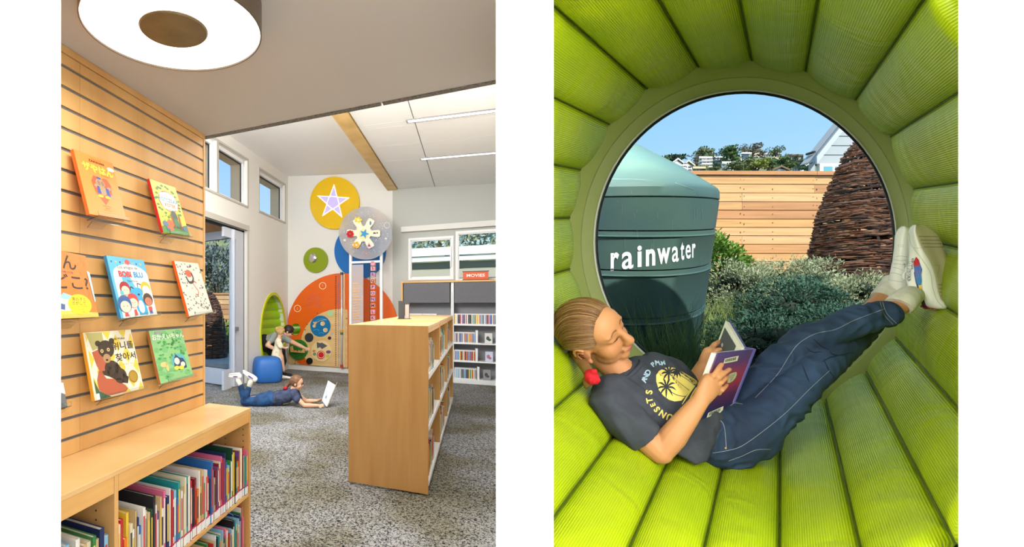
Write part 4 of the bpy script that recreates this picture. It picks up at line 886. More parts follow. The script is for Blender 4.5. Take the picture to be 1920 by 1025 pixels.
fbd('yellow_flower', [disc(671.5+5*math.cos(i*PI/2.5), 412+3.6*math.sin(i*PI/2.5), 2.6, 2.2, 9) for i in range(5)], (232, 200, 30)); fbd('orange_flower', [disc(668+4.2*math.cos(i*PI/2.5), 459+4.2*math.sin(i*PI/2.5), 2.6, 2.6, 9) for i in range(5)], (232, 160, 36))
fbd('pink_flower', [poly([(687, 464), (691.5, 454), (697, 463)])], (232, 150, 170)); fbd('dark_print', [disc(704+3.6*math.cos(i*2.2), 436.5+3*math.sin(i*3.1), 1.1, 1.1, 7) for i in range(8)]+[disc(692, 460, 1.8, 1.8, 8)], (70, 50, 90), .103); fbd('blue_piece', [disc(694.5, 418, 1.8, 4, 10)], (70, 130, 176))
# ---------------------------------------------------------------- oval nook in the left wall
nk = thing('oval_nook', 'oval wall opening lined with lime green padded channels and yellow rim', 'reading nook', R(LW, nd, nz-nrz))
TN = lambda t, x, y: R(LW+t, nd+x, nz+y)
rim = mk('yellow_rim', (196, 208, 24), .4); lime = mk('lime_vinyl', (158, 204, 22), .35, bump=(12, .1)); limed = mk('lime_vinyl_dark', (128, 176, 16), .35)
m = MB(); rows = []
for rr, t_ in ((1.0, .015), (1.0, -.3), (.985, -.3), (.955, .0), (.955, .02), (1.03, .02), (1.03, 0.001)):
    rows.append([TN(t_*(.6 if t_ < 0 else 1), nrd*rr*math.cos(2*PI*i/64), nrz*rr*math.sin(2*PI*i/64)) for i in range(64)])
m.grid(rows[3:]+[rows[0]], True); m.grid(rows[:3], True); m.build('rim', rim, nk, smooth=False)
nb = 9
for k in range(nb):
    y0, y1 = -nrz+2*nrz*k/nb, -nrz+2*nrz*(k+1)/nb; m = MB(); rws = []
    for j in range(7):
        y = y0+(y1-y0)*j/6; hw = nrd*math.sqrt(max(0, 1-(y/nrz*.98)**2))*.99; bul = .035*math.sin(PI*j/6)**.5
        rws.append([TN(-.10-.10*math.sqrt(max(0, 1-(x*.97)**2))+bul, x*hw, y) for x in [-1+2*i/12 for i in range(13)]])
    m.grid(rws); m.build('padded_channel', lime, nk, smooth=True)
MB().box(-.36, -.26, -nrd-.05, nrd+.05, -nrz-.05, nrz+.05, TN).build('shell', greyw, nk)
# ---------------------------------------------------------------- blue ottoman
oc = ZW(0, 499.5, 717); oz = .455; m = MB(); rows = []
for z, k in ((0, .80), (.006, .86), (.04, .93), (.12, .985), (.22, 1.0), (.32, .96), (.40, .88), (.435, .80), (.452, .66), (.457, .4), (.458, .05)):
    rows.append([oc+Vector(((abs(math.cos(a))**.5*math.copysign(1, math.cos(a))*math.cos(.3)-abs(math.sin(a))**.5*math.copysign(1, math.sin(a))*math.sin(.3))*.262*k, (abs(math.cos(a))**.5*math.copysign(1, math.cos(a))*math.sin(.3)+abs(math.sin(a))**.5*math.copysign(1, math.sin(a))*math.cos(.3))*.262*k+.14, z)) for a in [2*PI*i/40 for i in range(40)]])
m.grid(rows, True); m.f.append(tuple(range(39, -1, -1))); m.m.append(0); m.f.append(tuple(range(400, 440))); m.m.append(0)
tag(m.build('ottoman', mk('blue_vinyl', (44, 106, 182), .5, bump=(30, .1)), smooth=True), 'blue square ottoman with rounded corners below the oval nook', 'ottoman')

bpy.context.view_layer.update()
PN = Vector((-1, .365, 0)).normalized()
clip([o for o in bpy.data.objects if o.name.split('.')[0] not in ('wall_partition', 'wall_margin_middle', 'wall_margin_right', 'wall_margin_left', 'wall_bounce_right', 'wall_bounce_back', 'wall_bounce_left', 'ceiling_sun_block', 'floor_added')], PN, (0, 0, 0))
for o in list(bpy.data.objects):
    if o.type == 'EMPTY' and not o.children: bpy.data.objects.remove(o)
# ================================================================ PLANTS AND OUTDOORS
def leafmat(name, c, c2, rough=.6): return mk(name, c, rough, noise=(9, c2, 2, (.3, .7)), spec=.3)
def leaves(mb, n, fn, ls, asp=.35, droop=.0):
    """n little folded leaves; fn() gives (point, outward direction)"""
    for _ in range(n):
        p, d = fn(); d = (d+Vector((rnd(-.8, .8), rnd(-.8, .8), rnd(-.6, .8)))).normalized(); s = d.cross(Vector((rnd(-1, 1), rnd(-1, 1), rnd(-1, 1)))).normalized()
        l = ls*rnd(.6, 1.3); w = l*asp
        mb.add([p, p+d*l*.5+s*w*.5, p+d*l, p+d*l*.5-s*w*.5], [(0, 1, 2, 3)])
def bush(name, label, c, r, n, ls, mat_, stem=None, asp=.35, group=None, cat='shrub', lobes=26, core=None):
    c = Vector(c); r = Vector(r); t = thing(name, label, cat, Vector((c.x, c.y, c.z-r.z)), group)
    lb = []
    for _ in range(lobes):
        a, b = rnd(0, 2*PI), rnd(-.3, 1); q = math.sqrt(max(0, 1-b*b*.9)); lb.append((Vector((math.cos(a)*q*r.x*.72, math.sin(a)*q*r.y*.72, b*r.z*.75)), rnd(.25, .45)))
    m = MB()
    def fn():
        o, k = random.choice(lb); d = Vector((rnd(-1, 1), rnd(-1, 1), rnd(-1, 1))).normalized(); return c+o+Vector((d.x*r.x, d.y*r.y, d.z*r.z))*k*rnd(.55, 1.0), (d+o.normalized()*.7+Vector((0, 0, .4))).normalized()
    leaves(m, n, fn, ls, asp); m.build('foliage', mat_, t, normals=False)
    m = MB()
    for o, k in lb: m.tube([Vector((c.x, c.y, c.z-r.z)), c+o*.5, c+o], [.012, .008, .004], 5)
    m.build('stems', stem or mk('twig', (74, 58, 42), .8), t)
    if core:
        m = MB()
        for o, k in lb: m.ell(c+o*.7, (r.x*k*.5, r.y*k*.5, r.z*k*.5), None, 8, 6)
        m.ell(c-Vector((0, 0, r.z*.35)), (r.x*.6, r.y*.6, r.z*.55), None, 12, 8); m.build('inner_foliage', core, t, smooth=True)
    return t
barkm = mk('bark', (96, 80, 64), .85, noise=(14, (66, 54, 44)))
soil = mk('soil', (92, 72, 52), .95, noise=(22, (58, 46, 34), 6), bump=(40, .5))
# ground of the hillside garden to the right, rising away from the building
GZ = lambda Y: 1.78-.30*(6.5-Y)
m = MB(); rows = []
for j in range(25):
    Y = 1.86+(9.5-1.86)*j/24; rows.append([Vector((.40*Y+(9-.40*Y)*i/20, Y, GZ(min(Y, 7))+.02*noise.noise(Vector((i*.9, j*.9, 0))))) for i in range(21)])
m.grid(rows); struct('ground_garden', m, soil)
struct('ground_town', MB().grid([[Vector((x, y, z)) for x in (-160, 400)] for y, z in ((12.3, -.2), (60, 4.0), (120, 20))]), mk('dry_grass', (150, 146, 96), .95, noise=(.3, (90, 104, 60))))
# ---- porthole tunnel: polygon of seam points, running obliquely towards the room
ZR = 1.62; AX = Vector(((1465-PX)/F, 1, (PY-390)/F))
SP = [(1213, 166), (1310, 125), (1410, 113), (1511, 133), (1605, 186), (1671, 256), (1714, 354), (1723, 447), (1708, 536), (1680, 632), (1625, 697), (1549, 749), (1463, 778), (1378, 773), (1300, 758), (1217, 726), (1150, 667), (1096, 598), (1068, 504), (1068, 408), (1088, 318), (1142, 233)]
RP = [W(u, v, ZR) for u, v in SP]; NS = len(RP); CTR = sum(RP, Vector())/NS
nook = thing('padded_reading_nook', 'round tunnel nook lined with lime green ribbed cushion panels', 'reading nook', W(1394, 740, 1.3))
def nook_mat():
    m = bpy.data.materials.new('ribbed_lime_vinyl'); m.use_nodes = True; n = m.node_tree; b = n.nodes['Principled BSDF']
    uv = n.nodes.new('ShaderNodeUVMap'); uv.uv_map = 'UVMap'
    w = n.nodes.new('ShaderNodeTexWave'); w.wave_type = 'BANDS'; w.bands_direction = 'X'; w.inputs['Scale'].default_value = 5.6; w.inputs['Distortion'].default_value = .35; w.inputs['Detail'].default_value = 1
    n.links.new(uv.outputs[0], w.inputs['Vector'])
    t = n.nodes.new('ShaderNodeTexCoord'); a = n.nodes.new('ShaderNodeTexNoise'); a.inputs['Scale'].default_value = 3.2; a.inputs['Detail'].default_value = 2; n.links.new(t.outputs['Object'], a.inputs['Vector'])
    r = n.nodes.new('ShaderNodeValToRGB'); n.links.new(a.outputs['Fac'], r.inputs[0]); r.color_ramp.elements[0].position = .35; r.color_ramp.elements[1].position = .68
    r.color_ramp.elements[0].color = lin((156, 180, 18))+(1,); r.color_ramp.elements[1].color = lin((174, 192, 14))+(1,)
    mx = n.nodes.new('ShaderNodeMix'); mx.data_type = 'RGBA'; mx.blend_type = 'MULTIPLY'
    wr = n.nodes.new('ShaderNodeValToRGB'); wr.color_ramp.elements[0].position = .0; wr.color_ramp.elements[0].color = (.66, .66, .6, 1); wr.color_ramp.elements[1].position = .35; wr.color_ramp.elements[1].color = (1, 1, 1, 1)
    n.links.new(w.outputs['Fac'], wr.inputs[0]); mx.inputs['Factor'].default_value = .8
    n.links.new(r.outputs[0], mx.inputs['A']); n.links.new(wr.outputs[0], mx.inputs['B']); n.links.new(mx.outputs['Result'], b.inputs['Base Color'])
    b.inputs['Roughness'].default_value = .42; b.inputs['Specular IOR Level'].default_value = .4
    bp = n.nodes.new('ShaderNodeBump'); bp.inputs['Strength'].default_value = .5; bp.inputs['Distance'].default_value = .0012
    n.links.new(w.outputs['Fac'], bp.inputs['Height'])
    b2 = n.nodes.new('ShaderNodeBump'); b2.inputs['Strength'].default_value = .5; b2.inputs['Distance'].default_value = .02
    a2 = n.nodes.new('ShaderNodeTexNoise'); a2.inputs['Scale'].default_value = 5.5; a2.inputs['Detail'].default_value = 1; a2.inputs['Distortion'].default_value = 1.5; n.links.new(t.outputs['Object'], a2.inputs['Vector']); n.links.new(a2.outputs['Fac'], b2.inputs['Height'])
    n.links.new(bp.outputs[0], b2.inputs['Normal']); n.links.new(b2.outputs[0], b.inputs['Normal'])
    return m
nm_ = nook_mat(); seamm = mk('seam', (70, 88, 8), .6); TMAX = ZR-.79
def panel(i):
    A_, B_ = RP[i], RP[(i+1) % NS]; nu, nv = 16, 26; rows = []
    ctr = CTR
    mid = (A_+B_)/2; inw = (ctr-mid); inw.y = 0; inw.normalize()
    for j in range(nv+1):
        t = (j/nv)**1.3*TMAX; row_ = []
        endr = min(1, ((t/.035)**.5 if t < .035 else 1))
        for k in range(nu+1):
            s = k/nu; e = abs(2*s-1); bul = .026*(1-e**3.2)**.8*endr
            wr = .0035*noise.noise(Vector((i*3.1+s*1.3, t*9, 0)))*(1-e**4)
            row_.append(A_.lerp(B_, s)-AX*t+inw*(bul+wr*endr))
        rows.append(row_)
    m = MB(); m.grid(rows)
    # closed rear and underside
    me_mats = nm_
    o = m.build('cushion_panel', me_mats, nook, smooth=True, normals=False)
    uvl = o.data.uv_layers.new(name='UVMap'); ww = (B_-A_).length/.09
    for p in o.data.polygons:
        for li in p.loop_indices:
            v = o.data.loops[li].vertex_index; uvl.data[li].uv = ((v % (nu+1))/nu*ww, (v//(nu+1))/nv)
    so_ = o.modifiers.new('thick', 'SOLIDIFY'); so_.thickness = .03; so_.offset = -1
    # make sure normals face the tunnel
    f = o.data.polygons[nu*3+nu//2]
    if f.normal.dot(inw) < 0: o.data.flip_normals()
    return o
PAN = [panel(i) for i in range(NS)]
m = MB()
for i in range(NS):
    A_ = RP[i]; inw = (CTR-A_); inw.y = 0; inw.normalize(); m.tube([A_-AX*t+inw*.0015 for t in [TMAX*k/6 for k in range(7)]], .0022, 5)
m.build('seam_piping', seamm, nook)
# outer shell behind the cushions
PN2 = Vector((1, -.40, 0)).normalized()
m = MB(); m.grid([[p+(p-CTR)*.09-AX*t for p in RP] for t in (-.02, TMAX)], True); m.build('shell', mk('nook_shell', (120, 140, 30), .6), nook)
clip([o for o in bpy.data.objects if o.parent is nook], PN2, (0, 0, 0))
for o in bpy.data.objects:
    if o.parent is nook and o.name.startswith('cushion'): pass
# ring frame between the cushions and the glass
gc = (1397.5, 452.5); GR = 279.
frm = mk('olive_frame', (160, 170, 96), .45); frm2 = mk('olive_frame_face', (172, 180, 118), .4)
def circ(r, Y, n=96, ph=0): return [W(gc[0]+r*math.cos(2*PI*i/n+ph), gc[1]+r*math.sin(2*PI*i/n+ph), Y) for i in range(n)]
def polyring(n=96):
    out = []
    for i in range(n):
        a = 2*PI*i/n; d = Vector((math.cos(a), math.sin(a), 0)); best = None
        for k in range(NS):
            p, q = Vector(SP[k]+(0,)), Vector(SP[(k+1) % NS]+(0,)); o_ = Vector((gc[0], gc[1], 0)); e_ = q-p
            den = d.x*(-e_.y)+d.y*e_.x
            if abs(den) < 1e-9: continue
            w_ = p-o_; t_ = (w_.x*(-e_.y)+w_.y*e_.x)/den; s_ = (d.x*w_.y-d.y*w_.x)/den
            if t_ > 0 and -1e-6 <= s_ <= 1+1e-6: best = t_
        best = best or 320; out.append(W(gc[0]+d.x*(best+3), gc[1]+d.y*(best+3), ZR+.008))
    return out
m = MB(); m.grid([polyring(), circ(309, 1.66), circ(307, 1.672)], True); struct('trim_5', m, frm, smooth=True, angle=20)
m = MB(); m.grid([circ(307, 1.672), circ(303, 1.676), circ(286, 1.70), circ(283.5, 1.702), circ(282.5, 1.76)], True); struct('trim_6', m, frm2, smooth=True, angle=25)
m = MB(); m.grid([circ(285, 1.698), circ(283.0, 1.697), circ(281.5, 1.70), circ(281.5, 1.72)], True); struct('trim_7', m, mk('pale_bead', (214, 216, 206), .4), smooth=True)
win = MB(); win.grid([circ(283, 1.725), circ(278.5, 1.72), circ(276.5, 1.73), circ(276.5, 1.77), circ(283, 1.775)], True); win = struct('window_6', win, mk('gasket_rubber', (22, 30, 32), .5), smooth=True)
m = MB(); g = circ(281, 1.75); m.add(g, [tuple(range(96))]); m.build('pane', glass, win, normals=False)
# facade wall holding the porthole; unseen roof added to block sun over the nook
m = MB()
def facade(Y):
    n = 96; inner = circ(286*1.0, Y, n); V = []
    L, Rr, B, Tp = .40*Y, 6.5, -.2, 2.62
    c = W(gc[0], gc[1], Y)
    for i in range(n):
        a = 2*PI*i/n; dx, dz_ = math.cos(a), -math.sin(a); ks = []
        if dx > 1e-6: ks.append((Rr-c.x)/dx)
        if dx < -1e-6: ks.append((L-c.x)/dx)
        if dz_ > 1e-6: ks.append((Tp-c.z)/dz_)
        if dz_ < -1e-6: ks.append((B-c.z)/dz_)
        k = min(ks); V.append(Vector((c.x+dx*k, Y, c.z+dz_*k)))
    return inner, V
i0, o0 = facade(1.78); i1, o1 = facade(1.84); m.grid([o0, i0, i1, o1, o0], True); struct('wall_nook', m, mk('facade_paint', (190, 186, 170), .8))
m = MB(); m.hexa([Vector((.3, .77, 2.6)), Vector((6.5, .77, 2.6)), Vector((6.5, 1.86, 2.6)), Vector((.78, 1.86, 2.6)), Vector((.3, .77, 2.68)), Vector((6.5, .77, 2.68)), Vector((6.5, 1.86, 2.68)), Vector((.78, 1.86, 2.68))]); struct('roof_sun_block', m, white)
# ---- fence
def xat(u, Y): return (u-PX)/F*Y
FY = 6.5; fz = lambda v: EYE+(PY-v)/F*FY
fence = thing('board_fence', 'cedar fence of wide horizontal boards behind the garden shrubs', 'fence', Vector((xat(1430, FY), FY, 1.7)))
cols = [(204, 156, 102), (210, 164, 110), (196, 144, 92), (206, 156, 98), (186, 134, 88), (214, 170, 118)]
cmats = [mk('cedar_%d' % i, c, .7, noise=((1.2, 4, 26), tuple(int(x*.84) for x in c), 5, (.35, .7))) for i, c in enumerate(cols)]
ys = [326, 342.4, 359, 375.7, 391.7, 408.4, 424.3, 440.3, 456.5, 473.7, 489.3, 505, 521, 537]
random.seed(31)
jn = {0: [1541], 1: [1541], 2: [1401], 3: [1401], 4: [1640], 5: [1280, 1620], 6: [1330], 7: [1401], 8: [1401], 9: [1403], 10: [1403], 11: [1390], 12: [1450]}
x0_, x1_ = xat(1120, FY), xat(1800, FY)
for i in range(13):
    js = [x0_]+[xat(u, FY) for u in jn.get(i, [])]+[x1_]
    for a, b in zip(js, js[1:]):
        o = rnd(-.004, .004); MB().box(a+.002, b-.002, FY+o, FY+.022+o, fz(ys[i+1])+.006, fz(ys[i])-.002).build('board', random.choice(cmats), fence)
for a, b in ((x0_, xat(1541, FY)), (xat(1541, FY)+.004, x1_)): MB().box(a, b, FY-.035, FY+.10, fz(325.2), fz(318)).build('cap_board', cmats[4], fence)
MB().box(x0_, x1_, FY+.03, FY+.05, 1.4, fz(322)).build('backing', mk('fence_shadow', (60, 40, 24), .9), fence)
m = MB()
for i in range(13):
    for u in (1274, 1300, 1401-3, 1401+4, 1460, 1538, 1545): m.tube([Vector((xat(u, FY), FY-.006, fz(ys[i]+8+rnd(-3, 3)))), Vector((xat(u, FY), FY+.001, fz(ys[i]+8)))], .004, 5)
m.build('nails', mk('nail', (90, 66, 44), .6), fence)
# ---- rainwater tank, an oval moulded tank
def tank_pt(a, z, k=1.0):
    # long axis runs away from the lens, so both silhouettes fall on chosen sight lines
    cx, cy = 2.62, 4.35; ax = Vector((.515, .857, 0)); bx = Vector((.857, -.515, 0))
    return Vector((cx, cy, 0))+(ax*(-1.42)*math.cos(a)+bx*TKB*math.sin(a))*k+Vector((0, 0, z))
TKB = .70
tkc = mk('tank_plastic', (74, 100, 88), .58, noise=((1.5, 1.5, 2.2), (60, 86, 86), 4), spec=.35)
piv = Vector((2.6, 4.2, 1.5)); rt = Matrix.Rotation(math.radians(10), 4, 'X')
tilt = lambda p: piv+(rt @ (p-piv))
def tank_pt(a, z, k=1.0):
    s_ = .563; ax = Vector((s_, 1, 0)).normalized(); bx = Vector((ax.y, -ax.x, 0)); c_ = Vector((4.4*s_, 4.4, 0))
    return c_+(ax*(-1.5)*math.cos(a)+bx*.694*math.sin(a))*k+Vector((0, 0, z))
at_ = max([2*PI*i/360 for i in range(360)], key=lambda a: (lambda p: p.x/p.y)(tank_pt(a, 1.5)))
def zfor(v, k=1.0):
    lo, hi = -1.5, 4.5
    for _ in range(40):
        md = (lo+hi)/2; p = tilt(tank_pt(at_, md, k)); vv = PY-(p.z-EYE)*F/p.y
        if vv > v: lo = md
        else: hi = md
    return lo
za = zfor(352)
prof = [(zfor(720), 1.0)]
for v in (640, 565, 489, 427): prof += [(zfor(v+12), 1.0), (zfor(v+9), 1.008), (zfor(v+7), 1.0), (zfor(v+1.2), .998), (zfor(v), .978), (zfor(v-1.2), .998)]
prof += [(zfor(375), 1.0), (zfor(374), .988), (zfor(372), 1.0), (za-.02, .992), (za, .975), (za+.015, .95), (za+.17, .66), (za+.36, .25), (za+.40, .05)]
m = MB(); n = 96; rows = []
for z, k in prof: rows.append([tank_pt(2*PI*i/n, z+.0, k) for i in range(n)])
m.grid(rows, True)
# the tank leans with the slope
m.v = [tilt(v) for v in m.v]
tank = m.build('rainwater_tank', tkc, None, smooth=True, angle=35); tag(tank, 'large green ribbed plastic tank lettered rainwater in white', 'water tank')
fnT = projector([tank], .004, 3.5)
def glyph_to(ch, x0, x1, yt, yb, sh):
    V, Fc = text(ch, 0, 0, 1, bold=.014 if ch in 'ea' else .03); xs = [a for a, b in V]; ys_ = [b for a, b in V]; a0, a1, b0, b1 = min(xs), max(xs), min(ys_), max(ys_)
    return [(x0+(a-a0)/(a1-a0)*(x1-x0), yb-(b-b0)/(b1-b0)*(yb-yt)-sh*((a-a0)/(a1-a0)-.5)*(x1-x0)) for a, b in V], Fc
for ch, x0, x1, yt, yb, sh in (('r', 148, 164, 472.5, 506.5, .1), ('a', 169, 191, 471, 504, .1), ('i', 198.5, 207, 459.5, 500, .1), ('n', 214.5, 232.5, 466, 498, .1), ('w', 236, 261, 464, 494, .1), ('a', 264, 277, 461, 490.5, .1), ('t', 280.5, 287.5, 452.5, 487, .1), ('e', 290, 300, 457.5, 484.5, .12), ('r', 302.5, 309, 455.5, 482, .15)):
    decal('lettering', [glyph_to(ch, 1000+x0, 1000+x1, yt, yb, sh)], fnT, mk('letter_white', (240, 243, 243), .5), tank, maxlen=4)
decal('scuffs', [stroke([(1136, 333+i*.5), (1180+i*9, 334+rnd(-1, 3)), (1215+i*5, 337+rnd(-2, 2))], .5, 3) for i in range(4)]+[stroke([(u, v), (u+rnd(-2, 2), v+rnd(4, 22))], .45, 0) for u, v in [(rnd(1150, 1325), rnd(350, 500)) for _ in range(26)]]+[stroke([(1270+i*4, 341+i*1.4), (1274+i*4, 342+i*1.5)], .8, 0) for i in range(9)], fnT, mk('tank_scuff', (104, 130, 124), .6), tank, maxlen=5)
# ---- woven willow cone
def willow(name, label, cx, cy, zprof, seed, n_per=24, group=None):
    random.seed(seed); t = thing(name, label, 'willow sculpture', Vector((cx, cy, zprof[0][0])), group)
    zs = [z for z, r in zprof]; z = zprof[0][0]; cols_ = [MB(), MB(), MB()]
    def rad(z):
        for (a, ra), (b, rb) in zip(zprof, zprof[1:]):
            if a <= z <= b: return ra+(rb-ra)*(z-a)/(b-a)
        return zprof[-1][1]
    H_ = zprof[-1][0]-zprof[0][0]; lay = int(H_/.0145)
    for j in range(lay):
        z = zprof[0][0]+H_*(j+.5)/lay; r = rad(z)
        for k in range(max(4, int(n_per*r/.6))):
            a0 = rnd(0, 2*PI); ln = rnd(.5, 1.1)/max(r, .15)*.5; ph = rnd(0, 6); rr = rnd(.005, .0095)
            pts = [Vector((cx+(r+.018*math.sin(9*a+ph)+rnd(-.004, .004))*math.cos(a), cy+(r+.018*math.sin(9*a+ph))*math.sin(a), z+rnd(-.006, .006)+.01*math.sin(a*2+ph))) for a in [a0+ln*i/6 for i in range(7)]]
            random.choice(cols_).tube(pts, [rr*.7]+[rr]*5+[rr*.4], 4)
    for mbb, c_ in zip(cols_, ((98, 62, 42), (66, 52, 46), (122, 92, 72))):
        o = mbb.build('woven_rods', mk('willow_%d' % c_[0], c_, .55), t); o['kind'] = 'stuff'
    for k in range(16):
        a = 2*PI*k/16; MB().tube([Vector((cx+(rad(zz)-.012)*math.cos(a), cy+(rad(zz)-.012)*math.sin(a), zz)) for zz in [zprof[0][0]+H_*i/8 for i in range(9)]], .010, 5).build('stake', mk('willow_dark', (44, 34, 30), .7), t)
    return t
WY = 4.9; wz = lambda v: EYE+(PY-v)/F*WY; rw = lambda u: (1622-u)/F*WY/1.47
willow('willow_cone', 'tall dark woven willow cone in front of the cedar fence', xat(1622, WY), WY, [(wz(640), rw(1490)), (wz(560), rw(1503)), (wz(500), rw(1515)), (wz(440), rw(1533)), (wz(400), rw(1541)), (wz(350), rw(1563)), (wz(310), rw(1582)), (wz(285), rw(1597)), (wz(272), rw(1607)), (wz(262), rw(1616))], 5)
# ---- gabled neighbour house
NH = thing('neighbour_house', 'pale gabled house with white boards above grey-green siding, beyond the fence', 'house', Vector((xat(1600, 9), 9, 1)))
SK = Vector((1.0, 1, 0)); HY = 9.; hw_ = lambda u, v: Vector((xat(u, HY), HY, EYE+(PY-v)/F*HY))
xe, ze = xat(1537, HY), hw_(1537, 296).z; apx, apz = xat(1655, HY), hw_(1655, 140).z; xr = apx*2-xe
wl = xat(1537, HY)
sid = mk('grey_green_siding', (108, 128, 118), .7); wsid = mk('white_siding', (158, 164, 164), .7)
zb2 = hw_(1537, 290).z-.12
for i in range(14):
    z = .6+i*.26
    if z > zb2: break
    z1 = min(z+.26, zb2); MB().hexa([Vector((wl, HY+.02, z)), Vector((xr, HY+.02, z)), Vector((xr, HY+.5, z)), Vector((wl+.5, HY+.5, z)), Vector((wl, HY+.035, z1)), Vector((xr, HY+.035, z1)), Vector((xr, HY+.5, z1)), Vector((wl+.5, HY+.5, z1))]).build('siding_board', sid, NH)
sl_ = (apz-ze)/(apx-xe)
for i in range(16):
    z = zb2+i*.17; z1 = z+.17
    if z1 > apz-.1: break
    f = lambda zz: max(wl, xe+(zz-ze+.06)/sl_); g_ = lambda zz: min(xr, 2*apx-f(zz))
    MB().hexa([Vector((f(z), HY+.0, z)), Vector((g_(z), HY+.0, z)), Vector((g_(z), HY+.5, z)), Vector((f(z)+.5, HY+.5, z)), Vector((f(z1), HY+.015, z1)), Vector((g_(z1), HY+.015, z1)), Vector((g_(z1), HY+.5, z1)), Vector((f(z1)+.5, HY+.5, z1))]).build('gable_board', wsid, NH)
eu = hw_(1521, 296)
for s in (1, -1):
    e0 = Vector((apx-s*(apx-eu.x), HY-.25, eu.z)); p0_ = Vector((apx, HY-.25, apz+.08)); dn = Vector((0, 0, -.13)); bk = SK*3
    MB().quadbox(e0, p0_, p0_+Vector((0, 0, .05)), e0+Vector((0, 0, .05)), bk).build('roof', mk('slate_roof', (110, 112, 116), .8), NH)
    MB().quadbox(e0+dn, p0_+dn, p0_, e0, Vector((0, .03, 0))).build('barge_board', mk('barge', (176, 184, 188), .6), NH)
    MB().quadbox(e0+dn*.6+Vector((0, .03, 0)), p0_+dn*.6+Vector((0, .03, 0)), p0_+dn*.5+Vector((0, .03, 0)), e0+dn*.5+Vector((0, .03, 0)), Vector((0, .28, 0))).build('soffit', wsid, NH)
MB().box(wl-.03, wl+.05, HY-.01, HY+.03, .6, zb2).build('corner_board', wsid, NH)
wn = MB(); a, b = xat(1556, HY), xat(1600, HY); z0, z1 = hw_(1556, 335).z, hw_(1556, 308).z
wn.box(a-.05, b+.05, HY-.02, HY+.03, z0, z1+.05); wn = wn.build('window', whitem, NH)
for k in range(2): MB().box(a+(b-a)*k/2+.02, a+(b-a)*(k+1)/2-.03, HY-.025, HY-.02, z0, z1).build('pane', mk('teal_pane', (96, 160, 172), .1), wn)
lm = MB(); lm.tube([hw_(1532.5, 283)+Vector((0, -.1, 0)), hw_(1532.5, 283)+Vector((0, .05, 0))], .022, 10); lm.build('lamp', darkg, NH)
# ---- garden shrubs
random.seed(44)
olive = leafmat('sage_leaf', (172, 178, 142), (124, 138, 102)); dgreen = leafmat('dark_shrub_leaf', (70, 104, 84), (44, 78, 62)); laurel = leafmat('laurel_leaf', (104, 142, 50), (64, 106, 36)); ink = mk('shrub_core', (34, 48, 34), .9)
def at(u, v, Y): return W(u, v, Y)
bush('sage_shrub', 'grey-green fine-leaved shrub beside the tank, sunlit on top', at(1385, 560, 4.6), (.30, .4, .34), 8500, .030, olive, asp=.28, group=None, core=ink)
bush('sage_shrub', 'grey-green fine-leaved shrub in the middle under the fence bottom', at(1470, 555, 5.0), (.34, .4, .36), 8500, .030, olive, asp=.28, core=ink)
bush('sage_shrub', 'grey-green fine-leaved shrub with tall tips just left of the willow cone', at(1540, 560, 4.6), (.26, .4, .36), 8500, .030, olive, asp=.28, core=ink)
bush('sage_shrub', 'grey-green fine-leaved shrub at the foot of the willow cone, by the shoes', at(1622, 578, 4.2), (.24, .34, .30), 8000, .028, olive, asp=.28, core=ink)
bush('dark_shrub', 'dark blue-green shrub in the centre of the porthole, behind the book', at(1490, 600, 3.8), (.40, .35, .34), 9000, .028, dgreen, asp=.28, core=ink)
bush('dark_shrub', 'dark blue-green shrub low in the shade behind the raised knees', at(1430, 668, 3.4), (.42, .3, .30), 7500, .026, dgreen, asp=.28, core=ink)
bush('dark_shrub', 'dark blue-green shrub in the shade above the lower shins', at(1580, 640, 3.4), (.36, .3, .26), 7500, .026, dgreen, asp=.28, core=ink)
bush('laurel', 'bright green leafy laurel between the tank and the fence', at(1345, 510, 5.2), (.22, .3, .42), 3200, .046, laurel, asp=.42, core=None, lobes=20)
bush('laurel', 'small laurel with darker leaves right of the tall laurel at the fence foot', at(1395, 520, 5.5), (.20, .22, .22), 1400, .046, laurel, asp=.42)
def grass(label, c, n, h, sp, seed, m_):
    random.seed(seed); m = MB()
    for _ in range(n):
        b = Vector(c)+Vector((rnd(-sp, sp), rnd(-sp*.6, sp*.6), 0)); l = Vector((rnd(-.28, .34), rnd(-.15, .15), 0)); hh = h*rnd(.6, 1.15)
        pts = [b, b+Vector((0, 0, hh*.5))+l*.25, b+Vector((0, 0, hh))+l*.8]; s = Vector((.0035, .0012, 0))
        m.add([pts[0]-s, pts[0]+s, pts[1]+s*.8, pts[1]-s*.8, pts[2]], [(0, 1, 2, 3), (3, 2, 4)])
    o = m.build('reed_clump', m_, None, normals=False); tag(o, label, 'ornamental grass'); return o
reed = leafmat('reed', (112, 138, 70), (74, 100, 54))
grass('clump of thin green reeds against the foot of the tank', Vector((xat(1272, 3.0), 3.0, GZ(3.0))), 420, .68, .17, 3, reed)
grass('clump of thin reeds with sunlit tips right of the tank corner', Vector((xat(1345, 4.0), 4.0, GZ(4.0))), 480, .42, .17, 4, leafmat('reed_pale', (150, 164, 96), (106, 130, 72)))
grass('clump of dark reeds low in front of the tank', Vector((xat(1225, 2.8), 2.8, GZ(2.8))), 220, .5, .2, 6, leafmat('reed_dark', (50, 74, 40), (36, 58, 36)))
